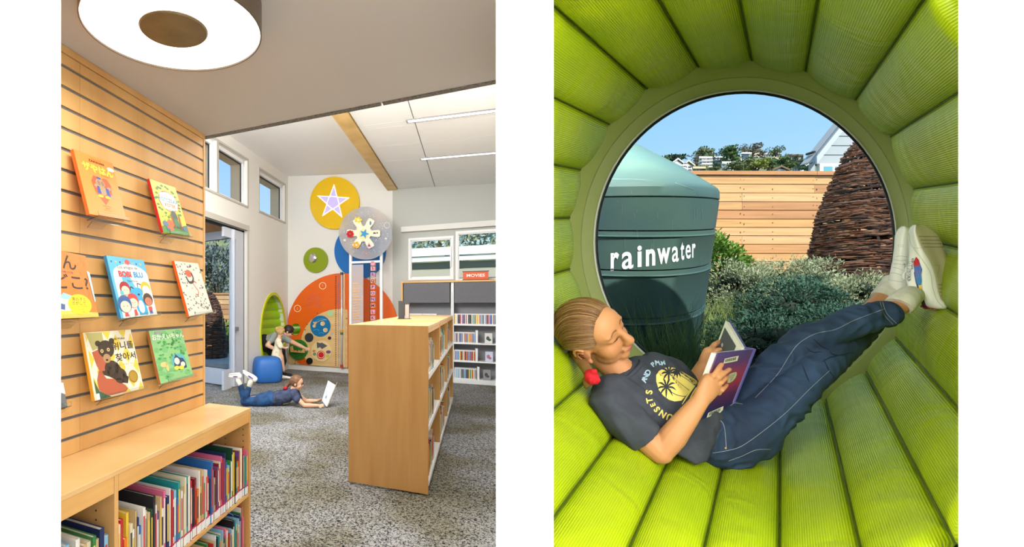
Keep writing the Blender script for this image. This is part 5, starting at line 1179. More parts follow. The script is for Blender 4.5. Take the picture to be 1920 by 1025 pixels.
# ---- town on the hill far beyond the fence
hillm = mk('hillside', (120, 122, 80), .95, noise=(.06, (84, 96, 58), 4))
HZ = lambda v, Y: EYE+(PY-v)/F*Y
m = MB(); rows = []
ridge = [(1100, 306), (1200, 302), (1260, 304), (1330, 300), (1370, 292), (1420, 286), (1470, 286), (1530, 292), (1620, 300), (1800, 310)]
def ridge_v(u):
    for (a, va), (b, vb_) in zip(ridge, ridge[1:]):
        if a <= u <= b: return va+(vb_-va)*(u-a)/(b-a)
    return 306
for Y, dv_ in ((90, 60), (150, 26), (190, 14), (230, 4), (260, 0)): rows.append([W(u, ridge_v(u)+dv_, Y) for u in range(1000, 1901, 20)])
m.grid(rows); struct('ground_hill', m, hillm, smooth=True)
def town_Y(v): return 235-(v-285)*3.2
wallm = {}
def house(label, u0, u1, v0, v1, col, roofc=None, gable=False, wins=(2, 3), Y=None, balc=False, big=False):
    Y = Y or town_Y(v1); p = lambda u, v, d=0: W(u, v, Y)+Vector((0, d, 0)); dp_ = (u1-u0)/F*Y*.8; t = thing('hill_house', label, 'house', p((u0+u1)/2, v1)); e = .6
    a, b = p(u0, v1+3), p(u1, v0); vr = v0+(v1-v0)*.38 if gable else v0
    b2 = p(u1, vr)
    sk = Vector((a.x/a.y, 1, 0))*dp_
    MB().quadbox(a, Vector((b.x, a.y, a.z)), Vector((b.x, a.y, b2.z)), Vector((a.x, a.y, b2.z)), sk).build('wall', mk('house_%d_%d_%d' % col, col, .8), t)
    rm = mk('roof_%d_%d_%d' % (roofc or (200, 200, 196)), roofc or (200, 200, 196), .8)
    if gable:
        ap = p((u0+u1)/2, v0); mb_ = MB(); mb_.prism([Vector((a.x, a.y, b2.z)), Vector((b.x, a.y, b2.z)), Vector((ap.x, a.y, ap.z-.2))], sk); mb_.build('gable', mk('house_%d_%d_%d' % col, col, .8), t)
        for s_ in (a.x-.5, b.x+.5): MB().quadbox(Vector((s_, a.y-.5, b2.z-.3)), Vector((ap.x, a.y-.5, ap.z)), Vector((ap.x, a.y-.5, ap.z+.4)), Vector((s_, a.y-.5, b2.z+.1)), sk).build('roof', rm, t)
    else: MB().quadbox((a.x-.4, a.y-.6, b2.z-.1), (b.x+.4, a.y-.6, b2.z-.1), (b.x+.4, a.y-.6, b2.z+.4), (a.x-.4, a.y-.6, b2.z+.4), sk).build('roof', rm, t)
    nr, nc = wins; zz0 = p(u0, v1).z; hh = b2.z-zz0; ww = b.x-a.x
    dm = mk('far_window', (70, 84, 96), .2)
    for r_ in range(nr):
        for c_ in range(nc):
            x = a.x+ww*(c_+.5)/nc; z = zz0+hh*(r_+.55)/nr; w2_, h2_ = ww/nc*(.34 if not big else .42), hh/nr*(.24 if not big else .36)
            MB().box(x-w2_, x+w2_, a.y-.12, a.y, z-h2_, z+h2_).build('window', dm, t)
        if balc: MB().box(a.x, b.x, a.y-1.2, a.y, zz0+hh*r_/nr, zz0+hh*r_/nr+.25).build('balcony', mk('balcony', (236, 236, 234), .7), t)
W_ = (226, 226, 220)
house('small white house beside the conifer at the left end of the hill', 1192, 1202, 293, 300, W_, (150, 140, 130), True, (1, 1))
house('cream house with low gables left on the hill above the tank', 1210, 1228, 290, 302, (206, 198, 184), (130, 118, 104), True, (2, 3))
house('grey-roofed low house above the tank edge', 1236, 1262, 305, 318, (190, 196, 196), (120, 134, 142), False, (1, 4))
house('white timbered house with broad gable and upstairs balcony', 1268, 1291, 295, 318, (226, 228, 222), (190, 190, 186), True, (3, 4), balc=True)
house('cream house with stepped gables right of the timbered house', 1291, 1309, 299, 318, (224, 220, 206), (196, 186, 168), True, (2, 2))
house('low pale yellow house just above the fence cap', 1310, 1329, 312, 320, (214, 204, 176), (196, 182, 150), False, (1, 3))
house('tall white and pink three-storey block in front of the big tree', 1322, 1343, 292, 311, (224, 214, 212), (210, 206, 206), False, (3, 3), balc=True)
house('pale blue house with long balconies', 1348, 1368, 291, 303, (202, 214, 230), (214, 218, 224), False, (2, 3), balc=True)
house('bright white two-storey block low on the hill', 1366, 1388, 302, 317, (240, 240, 242), (224, 224, 224), False, (2, 3), balc=True)
house('white house half hidden behind the big tree', 1374, 1384, 287, 299, (226, 224, 218), (180, 170, 160), False, (2, 1))
house('white modern house with large dark glass front', 1403, 1420, 283, 296, (236, 236, 232), (240, 240, 236), False, (1, 1), big=True)
house('brown-roofed house on the ridge under the tall trees', 1407, 1440, 276, 283, (190, 176, 158), (122, 104, 88), False, (1, 5), Y=250)
house('cream twin-gabled house on the ridge', 1424, 1444, 284, 296, (220, 212, 196), (170, 150, 132), True, (2, 3), Y=228)
house('long low white house along the ridge top', 1440, 1478, 284, 292, (214, 208, 194), (206, 200, 188), False, (1, 7), Y=245)
house('cream house between dark trees right of the ridge', 1456, 1476, 291, 303, (222, 212, 190), (190, 176, 150), True, (2, 2))
house('brown-roofed houses row at the right end of the ridge', 1488, 1520, 286, 297, (180, 168, 152), (108, 96, 84), False, (2, 7))
house('small white gabled house low in the trees', 1417, 1428, 307, 319, (236, 236, 236), (230, 230, 230), True, (1, 1))
house('grey-blue gable with brown shingle roof just above the fence', 1466, 1490, 309, 320, (176, 186, 202), (112, 92, 74), True, (1, 1), Y=110)
house('dark modern house at the right end above the fence', 1503, 1519, 303, 319, (62, 62, 74), (70, 66, 70), False, (2, 3))
house('white box house beside the dark modern house', 1516, 1532, 306, 313, (234, 234, 232), (240, 240, 238), False, (1, 2), Y=130)
def tree(label, u, v0, v1, hw, kind='broad', m_=None, Y=None, crown=.7, n=420, seed=None):
    random.seed(seed or int(u*7+v0)); Y = Y or town_Y(v1)-3; s = Y/F; t = thing('hill_tree', label, 'tree', W(u, v1, Y)); H2 = (v1-v0)*s; R_ = hw*s*1.18; top = W(u, v0, Y); m = MB(); tr = MB(); bp_ = W(u, v1, Y)
    if kind == 'conifer':
        for _ in range(n):
            f_ = rnd(0, 1); a = rnd(0, 6.28); r_ = R_*(1-f_)**.8*rnd(.4, 1); p = bp_+Vector((r_*math.cos(a), r_*math.sin(a), H2*f_)); 
            leaves(m, 1, lambda: (p, Vector((math.cos(a), math.sin(a), -.1))), R_*.45, .35)
        tr.tube([bp_, top], [R_*.1, R_*.02], 5)
    else:
        lb = []
        for _ in range(9 if kind != 'umbrella' else 14):
            a = rnd(0, 6.28); q = math.sqrt(rnd(0, 1))*.62; zf = rnd(1-crown, 1) if kind != 'umbrella' else rnd(.72, .86)
            lb.append((bp_+Vector((q*R_*math.cos(a), q*R_*math.sin(a), H2*(zf*.84+.04))), R_*rnd(.34, .5)*(1 if kind != 'umbrella' else .8), H2*(rnd(.12, .2) if kind != 'umbrella' else .14)))
        def fn():
            c_, r_, hz_ = random.choice(lb); d = Vector((rnd(-1, 1), rnd(-1, 1), rnd(-1, 1))).normalized(); return c_+Vector((d.x*r_, d.y*r_, d.z*hz_))*rnd(.6, 1), d
        leaves(m, n, fn, R_*.2, .6)
        for c_, r_, hz_ in lb: tr.tube([bp_, bp_.lerp(c_, .5)+Vector((0, 0, H2*.08)), c_], [R_*.07, R_*.04, R_*.02], 5)
        if kind == 'full':
            for c_, r_, hz_ in lb: m.ell(c_, (r_*.7, r_*.7, hz_*.7), None, 7, 5)
    m.build('foliage', m_ or leafmat('tree_olive', (112, 120, 82), (74, 88, 56)), t, normals=False); tr.build('trunk', barkm, t)
tg = leafmat('tree_green', (84, 104, 56), (56, 78, 40)); td = leafmat('tree_dark', (58, 84, 58), (42, 66, 46)); ty = leafmat('tree_yellow', (146, 150, 72), (104, 118, 54)); tb = leafmat('tree_brown', (126, 120, 100), (88, 88, 72))
for a in (('small dark conifer at the left end of the hill', 1203, 278, 299, 9, 'conifer', td), ('green tree between the cream house and the umbrella pine', 1250, 287, 316, 13, 'full', tg), ('dark umbrella pine with a flat spreading crown', 1279, 286, 305, 20, 'umbrella', td),
          ('big rounded eucalyptus behind the tall pink and white block', 1335, 271, 302, 15, 'full', None), ('thin grey eucalyptus left of the big rounded one', 1317, 284, 306, 10, 'broad', tb), ('slender tree with two small tufts above the pale blue house', 1366, 272, 300, 9, 'broad', td),
          ('biggest dark tree in front of the ridge houses', 1388, 267, 304, 18, 'full', tg), ('small sparse tree on the ridge behind the biggest tree', 1411, 263, 284, 7, 'broad', tb), ('brownish spreading tree on top of the ridge', 1426, 265, 287, 14, 'broad', tb), ('tiny round tree on the ridge', 1445, 276, 287, 5, 'full', tb),
          ('lone open-crowned tree against the sky right of the ridge', 1471, 268, 288, 13, 'broad', None), ('olive green bushy tree below the glass-fronted house', 1402, 294, 321, 20, 'full', None), ('yellow-green tree below the twin-gabled house', 1432, 291, 320, 18, 'full', ty), ('mid green tree left of the small gabled roofs', 1458, 289, 320, 14, 'full', tg),
          ('wide dark green tree above the brown shingle roof', 1486, 288, 318, 19, 'full', tg), ('small tree standing up behind the right ridge houses', 1507, 283, 300, 7, 'broad', td), ('dark bushy tree beside the neighbour gable', 1532, 297, 320, 12, 'full', td), ('small bright yellow-green bush below the pink and white block', 1332, 305, 319, 6, 'full', ty),
          ('low grey-green bush left of the bright white block', 1352, 309, 320, 10, 'full', None), ('low green bush in front of the bright white block', 1376, 312, 320, 7, 'full', tg), ('brown shrub between the cream gables and the pink block', 1312, 300, 314, 8, 'full', tb), ('dark tree beside the pale blue house', 1356, 301, 312, 7, 'full', td), ('green tree at the left end over the grey roof', 1232, 297, 312, 8, 'full', tg), ('dark green bush under the right ridge houses', 1512, 296, 309, 14, 'full', td)):
    tree(a[0], *a[1:5], kind=a[5], m_=a[6], n=520)
# ---------------------------------------------------------------- outside the library on the left and behind its windows
deck = mk('patio', (190, 186, 178), .8, noise=(3, (172, 168, 160)))
struct('ground_patio', MB().grid([[Vector((x, y, -.05)) for x in (-14, 6)] for y in (3, 14)]), mk('patio_deck', (158, 160, 164), .7, noise=(2, (144, 146, 150))))
LFY = 14.5; t = thing('patio_fence', 'cedar board fence seen through the open glass door', 'fence', Vector((xat(400, LFY), LFY, 0)))
zf = lambda v: EYE+(PY-v)/F*LFY; nbd = 12; a, b = xat(250, LFY), xat(480, LFY)
random.seed(77)
for i in range(nbd): MB().box(a, b, LFY, LFY+.03, zf(552)*(i)/nbd+.004, zf(552)*(i+1)/nbd-.008).build('board', random.choice(cmats), t)
MB().box(a, b, LFY-.03, LFY+.08, zf(552), zf(552)+.05).build('cap_board', cmats[4], t); MB().box(a, b, LFY+.035, LFY+.05, 0, zf(552)).build('backing', mk('fence_shadow', (60, 40, 24), .9), t)
LY = 12.2; lz = lambda v: EYE+(PY-v)/F*LY; rl = lambda u: (u-392)/F*LY/1.03
willow('willow_cone', 'rounded woven willow cone on the patio seen through the glass door', xat(392, LY), LY, [(lz(672), rl(426)), (lz(640), rl(425.5)), (lz(600), rl(420)), (lz(570), rl(412)), (lz(552), rl(402)), (lz(546), rl(395))], 15)
MB().box(xat(300, 11.6), xat(470, 11.6), 10.9, 13.2, -.05, EYE+(PY-672)/F*11.9).build('patio_plinth', deck); tag(bpy.data.objects['patio_plinth'], 'low pale stone platform under the patio willow cone', 'platform')
random.seed(55); bush('patio_shrub', 'leafy green shrub by the patio fence, right of the willow cone', W(430, 640, 13.2), (.35, .3, .6), 1200, .1, laurel, asp=.5)
bush('patio_tree', 'grey-green tree rising beyond the patio fence', W(408, 525, 19), (1.0, .8, 1.5), 2600, .16, leafmat('tree_grey', (128, 138, 130), (92, 104, 98)), asp=.5, cat='tree', core=None)
o = MB().box(-1.5, -.02, 5.2, doorb+.3, doorz+.02, doorz+.10, T_).build('canopy', mk('canopy_wood', (206, 142, 88), .6, noise=((8, 1, 8), (180, 116, 66)))); tag(o, 'wooden boarded canopy over the open glass door', 'canopy')
# siding seen through the windows of the back wall
NY = BW+9.0; t = thing('neighbour_wall', 'long low building with white and grey horizontal boards outside the windows', 'building', DWd(NY, 850, 540))
pz = lambda v: DWd(NY, 850, v).z
for v0, v1, c_, off in ((461.5, 477.5, (236, 234, 234), 0), (478.5, 488, (226, 226, 230), .05), (488, 501, (150, 146, 134), .35), (502, 520, (176, 170, 152), .30), (520, 545, (170, 164, 148), .32)):
    MB().box(pd(DWd(NY, 700, 480))[0], pd(DWd(NY, 985, 480))[0], NY+off, NY+off+.2, pz(v1), pz(v0)-.01, R).build('siding_board', mk('nb_%d' % c_[2], c_, .8), t)
random.seed(66); bush('garden_tree', 'blue-green foliage above the white boards outside the windows', DWd(NY+1.5, 860, 438), (3.4, .8, 1.5), 3500, .22, leafmat('tree_teal', (120, 160, 158), (196, 206, 204)), asp=.5, cat='tree', core=None, lobes=40)
# ================================================================ PEOPLE
def skinm(name, c, c2):
    m = mk(name, c, .5, noise=(5, c2, 3), spec=.35); b = m.node_tree.nodes['Principled BSDF']; b.inputs['Subsurface Weight'].default_value = .12; b.inputs['Subsurface Radius'].default_value = (.02, .008, .005); b.inputs['Subsurface Scale'].default_value = .3; return m
skin = skinm('skin', (202, 146, 100), (190, 132, 88)); skin2 = skinm('skin_pale', (226, 180, 150), (216, 166, 136))
teem = mk('charcoal_tee', (62, 66, 76), .85, noise=(30, (52, 56, 66)), bump=(14, .35, .006))
denim = mk('denim', (48, 72, 104), .8, noise=((7, 7, 7), (28, 42, 66), 6), bump=((16, 16, 16), .55, .006))
def sh_noise(amp, sc_, seed=0):
    def f(co, n):
        q = co*sc_; return co+n*amp*(noise.noise(q+Vector((seed, 0, 0)))+.5*noise.noise(q*2.1))
    return f
gl = thing('person', 'girl reclining in the green nook, reading, charcoal sunset tee, jeans, white sneakers', 'person', W(1370, 862, 1.27))
# ---- head frame
hs_ = (1106-PX)/F; rayd = Vector((hs_, 1, 0)).normalized(); E3 = -rayd; E1 = Vector((rayd.y, -rayd.x, 0)); E2 = Vector((0, 0, 1))
def fr3(a): return (E1*a[0]+E2*a[1]+E3*a[2]).normalized()
HU = fr3((-.34, .70, .62)); HF = fr3((.86, -.03, .51)); HF = (HF-HU*HF.dot(HU)).normalized(); HR = HF.cross(HU).normalized()
HC = W(1106, 616, 1.30); HS = .93
def hl(r, f, u): return HC+(HR*r+HF*f+HU*u)*HS
HB3 = (HR, HF, HU)
def hell(mb, c, r): mb.ell(hl(*c), tuple(x*HS for x in r), HB3, 20, 14)
b = MB()
hell(b, (0, -.006, .004), (.066, .084, .076)); hell(b, (0, .028, -.040), (.048, .050, .058)); hell(b, (0, .040, .015), (.056, .042, .05))
hell(b, (0, .058, -.092), (.019, .016, .015)); hell(b, (.028, .042, -.046), (.027, .030, .034)); hell(b, (-.028, .042, -.046), (.027, .030, .034))
hell(b, (.022, .03, -.075), (.03, .035, .022)); hell(b, (-.022, .03, -.075), (.03, .035, .022))
b.loft([hl(0, .076, .004), hl(0, .085, -.014), hl(0, .093, -.034)], [.0085*HS, .0098*HS, .0138*HS], HU, 10)
for s in (1, -1):
    hell(b, (s*.010, .088, -.041), (.0075, .008, .007)); hell(b, (s*.026, .064, -.008), (.0155, .0135, .0105)); hell(b, (s*.026, .069, .010), (.021, .010, .006))
hell(b, (0, .0815, -.0585), (.018, .0085, .0055)); hell(b, (0, .0795, -.0665), (.015, .0085, .0060)); hell(b, (0, .078, -.062), (.022, .006, .010))
# ears
for s in (1, -1):
    for k in range(10):
        a = PI*(-.55+1.25*k/9); c = (s*(.070+.004*math.sin(a+.4)), -.004-.018*math.cos(a)+.0, -.034+.028*math.sin(a)); hell(b, c, (.0060, .0055, .0055))
    hell(b, (s*.063, .0, -.034), (.007, .016, .024)); hell(b, (s*.066, .006, -.060), (.006, .008, .009))
# neck and torso
nk0 = hl(.0, -.022, -.062); NB = W(1170, 704, 1.315)
b.loft([nk0, nk0.lerp(NB, .5), NB, W(1186, 722, 1.31)], [.042, .036, .040, .044], (.7, .3, .6), 16)
WS = Vector((.78, .30, .55)).normalized()
tp = [W(1172, 712, 1.315), W(1205, 738, 1.30), W(1268, 778, 1.285), W(1340, 806, 1.28)]
b.loft(tp, [(.06, .042), (.088, .055), (.078, .052), (.08, .06)], WS, 18)
# near arm (her right)
SHn = W(1140, 752, 1.255); ELn = W(1238, 848, 1.19); WRn = W(1312, 752, 1.165)
b.loft([SHn, SHn.lerp(ELn, .5), ELn.lerp(SHn, .08), ELn], [.038, .033, .029, .027], n=14)
b.loft([ELn, ELn.lerp(WRn, .3), ELn.lerp(WRn, .65), WRn], [.026, .029, .024, .018], n=14)
def finger(pts, r0, r1): b.loft([W(*p) for p in pts], [(r0+(r1-r0)*i/(len(pts)-1))*.86 for i in range(len(pts))], n=10)
# palm of the near hand lies over the cover, fingers fanned to its upper right
b.loft([WRn, W(1322, 738, 1.165), W(1331, 725, 1.168), W(1338, 716, 1.172)], [(.018, .016), (.024, .015), (.028, .014), (.027, .012)], (W(1352, 738, 1.175)-W(1325, 712, 1.165)), 16)
finger([(1329, 716, 1.168), (1337, 705, 1.158), (1346, 693, 1.163), (1353, 683, 1.174)], .0085, .0062)
finger([(1338, 717, 1.168), (1348, 707, 1.156), (1358, 699, 1.164), (1367.5, 692.5, 1.178)], .0085, .0062)
finger([(1345, 725, 1.170), (1352, 717, 1.160), (1359, 710, 1.168), (1364, 706, 1.180)], .008, .0058)
finger([(1348, 737, 1.174), (1354, 731, 1.165), (1359, 726, 1.172), (1362.5, 721, 1.182)], .0072, .0052)
finger([(1318, 736, 1.170), (1315, 722, 1.178), (1319, 711, 1.186), (1325, 704, 1.19)], .0105, .0072)
# far arm (her left)
SHf = W(1232, 700, 1.36); ELf = W(1288, 752, 1.375); WRf = W(1321, 684, 1.345)
b.loft([SHf, SHf.lerp(ELf, .5), ELf], [.036, .031, .027], n=12); b.loft([ELf, ELf.lerp(WRf, .35), WRf], [.026, .028, .018], n=12)
b.loft([WRf, W(1328, 671, 1.34), W(1333, 659, 1.335)], [(.018, .015), (.024, .014), (.022, .014)], (1, 0, .5), 12)
finger([(1332, 655, 1.345), (1340, 645, 1.35), (1349, 640, 1.365), (1357, 640, 1.375)], .0085, .0062)
finger([(1330, 661, 1.345), (1337, 650, 1.355), (1346, 646, 1.37), (1354, 646, 1.38)], .0085, .0062)
finger([(1329, 668, 1.345), (1335, 658, 1.36), (1344, 654, 1.372), (1352, 654, 1.38)], .008, .006)
finger([(1328, 674, 1.345), (1334, 666, 1.36), (1342, 662, 1.37), (1349, 662, 1.375)], .0072, .0055)
finger([(1331, 672, 1.33), (1337, 663, 1.318), (1343, 657, 1.316), (1349.5, 655, 1.318)], .0098, .0070)
# ankles
b.loft([W(1655, 589, 1.245), W(1680, 579, 1.247), W(1700, 562, 1.262)], [.024, .0205, .021], n=12)
b.loft([W(1625, 590, 1.39), W(1648, 566, 1.40), W(1668, 545, 1.41)], [.024, .020, .022], n=12)
b.loft([W(1340, 806, 1.28), W(1385, 805, 1.27)], [.05, .05], n=12)
b.loft([W(1385, 815, 1.26), W(1470, 750, 1.24), W(1544, 678, 1.235), W(1590, 645, 1.30), W(1640, 590, 1.39)], [.04, .034, .025, .02, .02], n=12)
b.loft([W(1385, 790, 1.29), W(1450, 702, 1.295), W(1516, 635, 1.265), W(1600, 607, 1.245), W(1670, 590, 1.245)], [.04, .034, .025, .022, .021], n=12)
body = blob('body', b, .0025, skin, gl, it=4)
bmh = bmesh.new(); bmh.from_mesh(body.data); wl_ = wloc(body)
hv = [v for v in bmh.verts if (v.co+wl_-HC).length < .125 and abs((v.co+wl_-HC).dot(HR)) < .058]
for _ in range(16): bmesh.ops.smooth_vert(bmh, verts=hv, factor=.5, use_axis_x=True, use_axis_y=True, use_axis_z=True)
bmh.to_mesh(body.data); bmh.free()
PJ = projector([body], .0008, 1.3)
def fpx(x, y): return 1040+x/5.395, 550+y/5.395
def fd(name, pts, w, c, sm=5, label=None):
    o = decal(name, [stroke([fpx(*p) for p in pts], w, sm)], PJ, c, body, maxlen=1.0); 
    if label: o['label'] = label
fc = mk('brow_hair', (120, 84, 50), .8); lash = mk('lash', (46, 30, 22), .7); lipm = mk('lip', (186, 106, 92), .45); shd = mk('skin_shade', (186, 116, 84), .6)  # last tone is shade put into the skin colour for lid and ear folds
# facial marks are placed in the head's own frame
tb_ = bvh_of([body])
def onhead(r, f, u, e=.0006):
    p = hl(r, f, u); d = (hl(0, 0, u)-p).normalized(); h = tb_.ray_cast(p-d*.06, d); return (h[0]-d*e) if h[0] is not None else p
def hstroke(name, pts, w, mat_, n=8):
    P = catm([Vector(p) for p in pts], n); m = MB(); rows = []
    for i, q in enumerate(P):
        t = (P[min(i+1, len(P)-1)]-P[max(i-1, 0)]).normalized(); s = Vector((-t.z, 0, t.x)); k = (w(i/(len(P)-1)) if callable(w) else w)/2
        rows.append([onhead(*(q+s*k)), onhead(*q, e=.0012), onhead(*(q-s*k))])
    m.grid(rows); return m.build(name, mat_, body, smooth=True)
for s in (1, -1):
    hstroke('eyebrow', [(s*.013, .1, .014), (s*.028, .1, .0165), (s*.045, .1, .010)], lambda t: .0060*(1-.6*t), fc)
    hstroke('eyelashes', [(s*.012, .1, -.012), (s*.020, .1, -.0165), (s*.030, .1, -.0160), (s*.041, .1, -.009)], lambda t: .0020+.0030*math.sin(PI*t), lash)
    hstroke('eyelid_crease', [(s*.013, .1, .001), (s*.025, .1, .005), (s*.038, .1, .001)], .0009, shd)
    hstroke('nostril', [(s*.004, .1, -.0455), (s*.009, .1, -.0455)], .003, lash, 3)
hstroke('upper_lip', [(-.018, .1, -.0640), (-.009, .1, -.0585), (0, .1, -.0590), (.009, .1, -.0585), (.018, .1, -.0640)], lambda t: .001+.0058*math.sin(PI*t), lipm)
hstroke('lower_lip', [(-.016, .1, -.0650), (0, .1, -.0680), (.016, .1, -.0650)], lambda t: .001+.0072*math.sin(PI*t), lipm)
hstroke('lip_line', [(-.018, .1, -.0643), (0, .1, -.0625), (.018, .1, -.0643)], .0011, mk('lip_line', (120, 60, 50), .6))
m = MB(); m.tube([hl(.0755, .008, -.020), hl(.0765, -.006, -.015), hl(.076, -.013, -.032), hl(.0755, -.004, -.048)], .0022*HS, 6); m.build('ear_fold', shd, body, smooth=True)
m = MB(); m.ell(hl(.0705, .0, -.034), (.003, .006, .010), HB3, 8, 6); m.build('ear_hollow_shade', mk('ear_shade', (150, 84, 60), .7), body, smooth=True)  # shade of the ear hollow painted as a darker patch
# ---- hair combed back to a low ponytail
HCc = (0, -.006, .004); rad_ = (.066, .084, .076)
def hd(d, off): d = Vector(d).normalized(); return hl(HCc[0]+d.x*(rad_[0]+off), HCc[1]+d.y*(rad_[1]+off), HCc[2]+d.z*(rad_[2]+off))
loop = [(0, -.5, -.9), (.40, -.42, -.88), (.70, -.34, -.70), (.86, -.28, -.50), (.95, -.16, -.32), (.95, .28, -.20), (.86, .54, -.06), (.76, .66, .22), (.62, .72, .42), (.34, .68, .66), (0, .70, .71)]
loop = loop+[(-a, b_, c) for a, b_, c in loop[-2:0:-1]]
LP = [p.normalized() for p in catm(loop, 14, True)]; PD = Vector((.52, -.50, -.78)).normalized()
def path(s0, off, n=14, wob=0):
    out = []; ang = s0.angle(PD)
    for i in range(n+1):
        t = i/n*.97; M = (s0*.75+Vector((.10, -.85, .22))).normalized(); d = s0*(1-t)**2+M*1.25*2*t*(1-t)+PD*t*t; d.normalize()
        o = off*(.25+.75*min(1, t*4)) + .004*math.sin(PI*min(1, t*1.2)); out.append(hd(d, o+wob*math.sin(t*6+s0.x*9)))
    return out
m = MB(); m.grid([path(s0, .006) for s0 in LP]+[path(LP[0], .006)]); hair0 = mk('hair_base', (118, 84, 48), .55, noise=((30, 30, 30), (140, 100, 58)))
hr = m.build('hair', hair0, body, smooth=True)
random.seed(17); cols3 = [MB(), MB(), MB(), MB()]
for i in range(2600):
    s0 = LP[int(rnd(0, len(LP)-1))]; s0 = (s0+Vector((rnd(-.03, .03), rnd(-.05, .015), rnd(-.03, .03)))).normalized(); f_ = random.choice(cols3); of = rnd(.0060, .0088)
    f_.tube(path(s0, of, 12, rnd(-.0006, .0006)), [.0003]+[.00062]*11+[.0005], 3)
for mbb, c in zip(cols3, ((100, 70, 40), (126, 90, 52), (148, 110, 66), (172, 134, 84))): o = mbb.build('hair_strands', mk('hair_%d' % c[0], c, .4), hr, smooth=True); o['kind'] = 'stuff'
pp_ = hd(PD, .012); SCp = W(1109, 706, 1.25)
m = MB(); m.loft([hd(PD, -.02), pp_, pp_.lerp(SCp, .5), SCp], [.020, .018, .014, .011], n=12); m.loft([SCp, W(1102, 716, 1.26), W(1099, 724, 1.27)], [.012, .013, .006], n=10)
m.build('ponytail', hair0, hr, smooth=True)
m = MB(); q = SCp
for i in range(14):
    a = 2*PI*i/14; m.ell(q+Vector((.010*math.cos(a), -.004+.008*math.sin(a*3), .015*math.sin(a))), (.007, .009, .007), None, 8, 6)
m.ell(q, (.018, .014, .020), None, 12, 8)
sc_o = blob('scrunchie', m, .003, mk('red_velvet', (190, 18, 34), .8), body, it=3)
# ---- T-shirt
b = MB()
b.loft([W(1178, 716, 1.312), W(1186, 724, 1.308), W(1212, 742, 1.298), W(1256, 772, 1.282), W(1284, 790, 1.276), W(1290, 794, 1.275)], [(.074, .05), (.096, .062), (.116, .073), (.098, .068), (.094, .068), (.090, .066)], WS, 24)
b.loft([W(1150, 735, 1.272), W(1143, 752, 1.255), W(1172, 786, 1.232), W(1203, 815, 1.212), W(1209, 820, 1.21)], [.045, .050, .046, .043, .042], n=18, round_end=False)
b.loft([W(1152, 738, 1.27), W(1190, 765, 1.26)], [.05, .05], n=14)
b.loft([W(1182, 712, 1.315), W(1222, 699, 1.345)], [.052, .05], n=16)
b.loft([W(1222, 694, 1.352), W(1256, 706, 1.362), W(1288, 726, 1.368)], [.046, .044, .036], n=16)
b.loft([W(1272, 800, 1.25), W(1298, 838, 1.215), W(1312, 862, 1.205)], [(.058, .03), (.048, .014), (.022, .007)], WS, 16)
def shirt_disp(co, n):
    q = co*9; q.z *= 1.6; r_ = noise.noise(Vector((co.x*26+co.z*14, co.y*12, co.z*7-co.x*9))); return co+n*(.004*noise.noise(q)+.009*(1-abs(r_)*2.6)*max(0, noise.noise(co*7)+.35)+.0012*noise.noise(co*30))
shirt = blob('t_shirt', b, .0036, teem, gl, it=7, disp=shirt_disp)
# collar
col_ = []; c0 = W(1172, 702, 1.312)
PS = projector([shirt], .0012, 1.28)
m = MB(); nn_ = (NB-nk0).normalized(); xa = WS-nn_*WS.dot(nn_); xa.normalize(); ya = nn_.cross(xa)
m.tube([W(1172, 700, 1.314)+xa*.050*math.cos(2*PI*i/32)+ya*.044*math.sin(2*PI*i/32) for i in range(33)], .0052, 8); m.build('collar', mk('tee_collar', (58, 62, 74), .85), shirt, smooth=True)
# print on the chest
def spx(x, y): return 1180+x/3.535, 590+y/3.535
yel = mk('print_yellow', (232, 212, 112), .7); lbl = mk('print_blue', (176, 206, 226), .7); ink2 = mk('print_ink', (44, 46, 54), .8); orr = mk('print_orange', (226, 130, 74), .7)
decal('chest_print', [poly([spx(*p) for p in ((178, 440), (178, 400), (196, 372), (226, 355), (262, 345), (300, 352), (350, 376), (400, 405), (440, 430), (452, 440), (420, 480), (380, 530), (345, 568), (300, 574), (262, 562), (225, 535), (196, 498))])], PS, yel, shirt, maxlen=4)
fr_ = lambda pts, w: stroke([spx(*p) for p in pts], w)
PS2 = projector([shirt], .0018, 1.28)
pal = [fr_([(262, 385), (300, 420), (345, 460), (398, 500)], .9), fr_([(290, 372), (340, 400), (400, 440), (425, 462)], .9), fr_([(246, 480), (285, 515), (330, 535), (375, 540)], 1.1), fr_([(330, 372), (380, 405), (436, 440)], .8)]
for cx, cy, k in ((262, 385, 1.0), (246, 480, 1.15), (318, 380, .6)):
    for a in range(9):
        an = a*2*PI/9+.2; L_ = 58*k; pal.append(stroke([spx(cx, cy), spx(cx+L_*.55*math.cos(an), cy+L_*.55*math.sin(an)-8), spx(cx+L_*math.cos(an), cy+L_*math.sin(an)+6)], lambda t: .6+3.0*math.sin(PI*min(1, t*1.1))*1.0))
decal('palm_print', pal, PS2, ink2, shirt, maxlen=4)
decal('wave_print', [fr_([(452, 445), (405, 505), (350, 592)], lambda t: 1.2+2*math.sin(PI*t)), fr_([(445, 480), (420, 520), (400, 560)], 2)], PS, yel, shirt, maxlen=4)
decal('board_print', [fr_([(440, 530), (400, 600), (352, 690)], 5.5)], PS, orr, shirt, maxlen=4); decal('board_print', [fr_([(455, 520), (412, 610), (362, 700)], 1.2)], PS2, yel, shirt, maxlen=4)
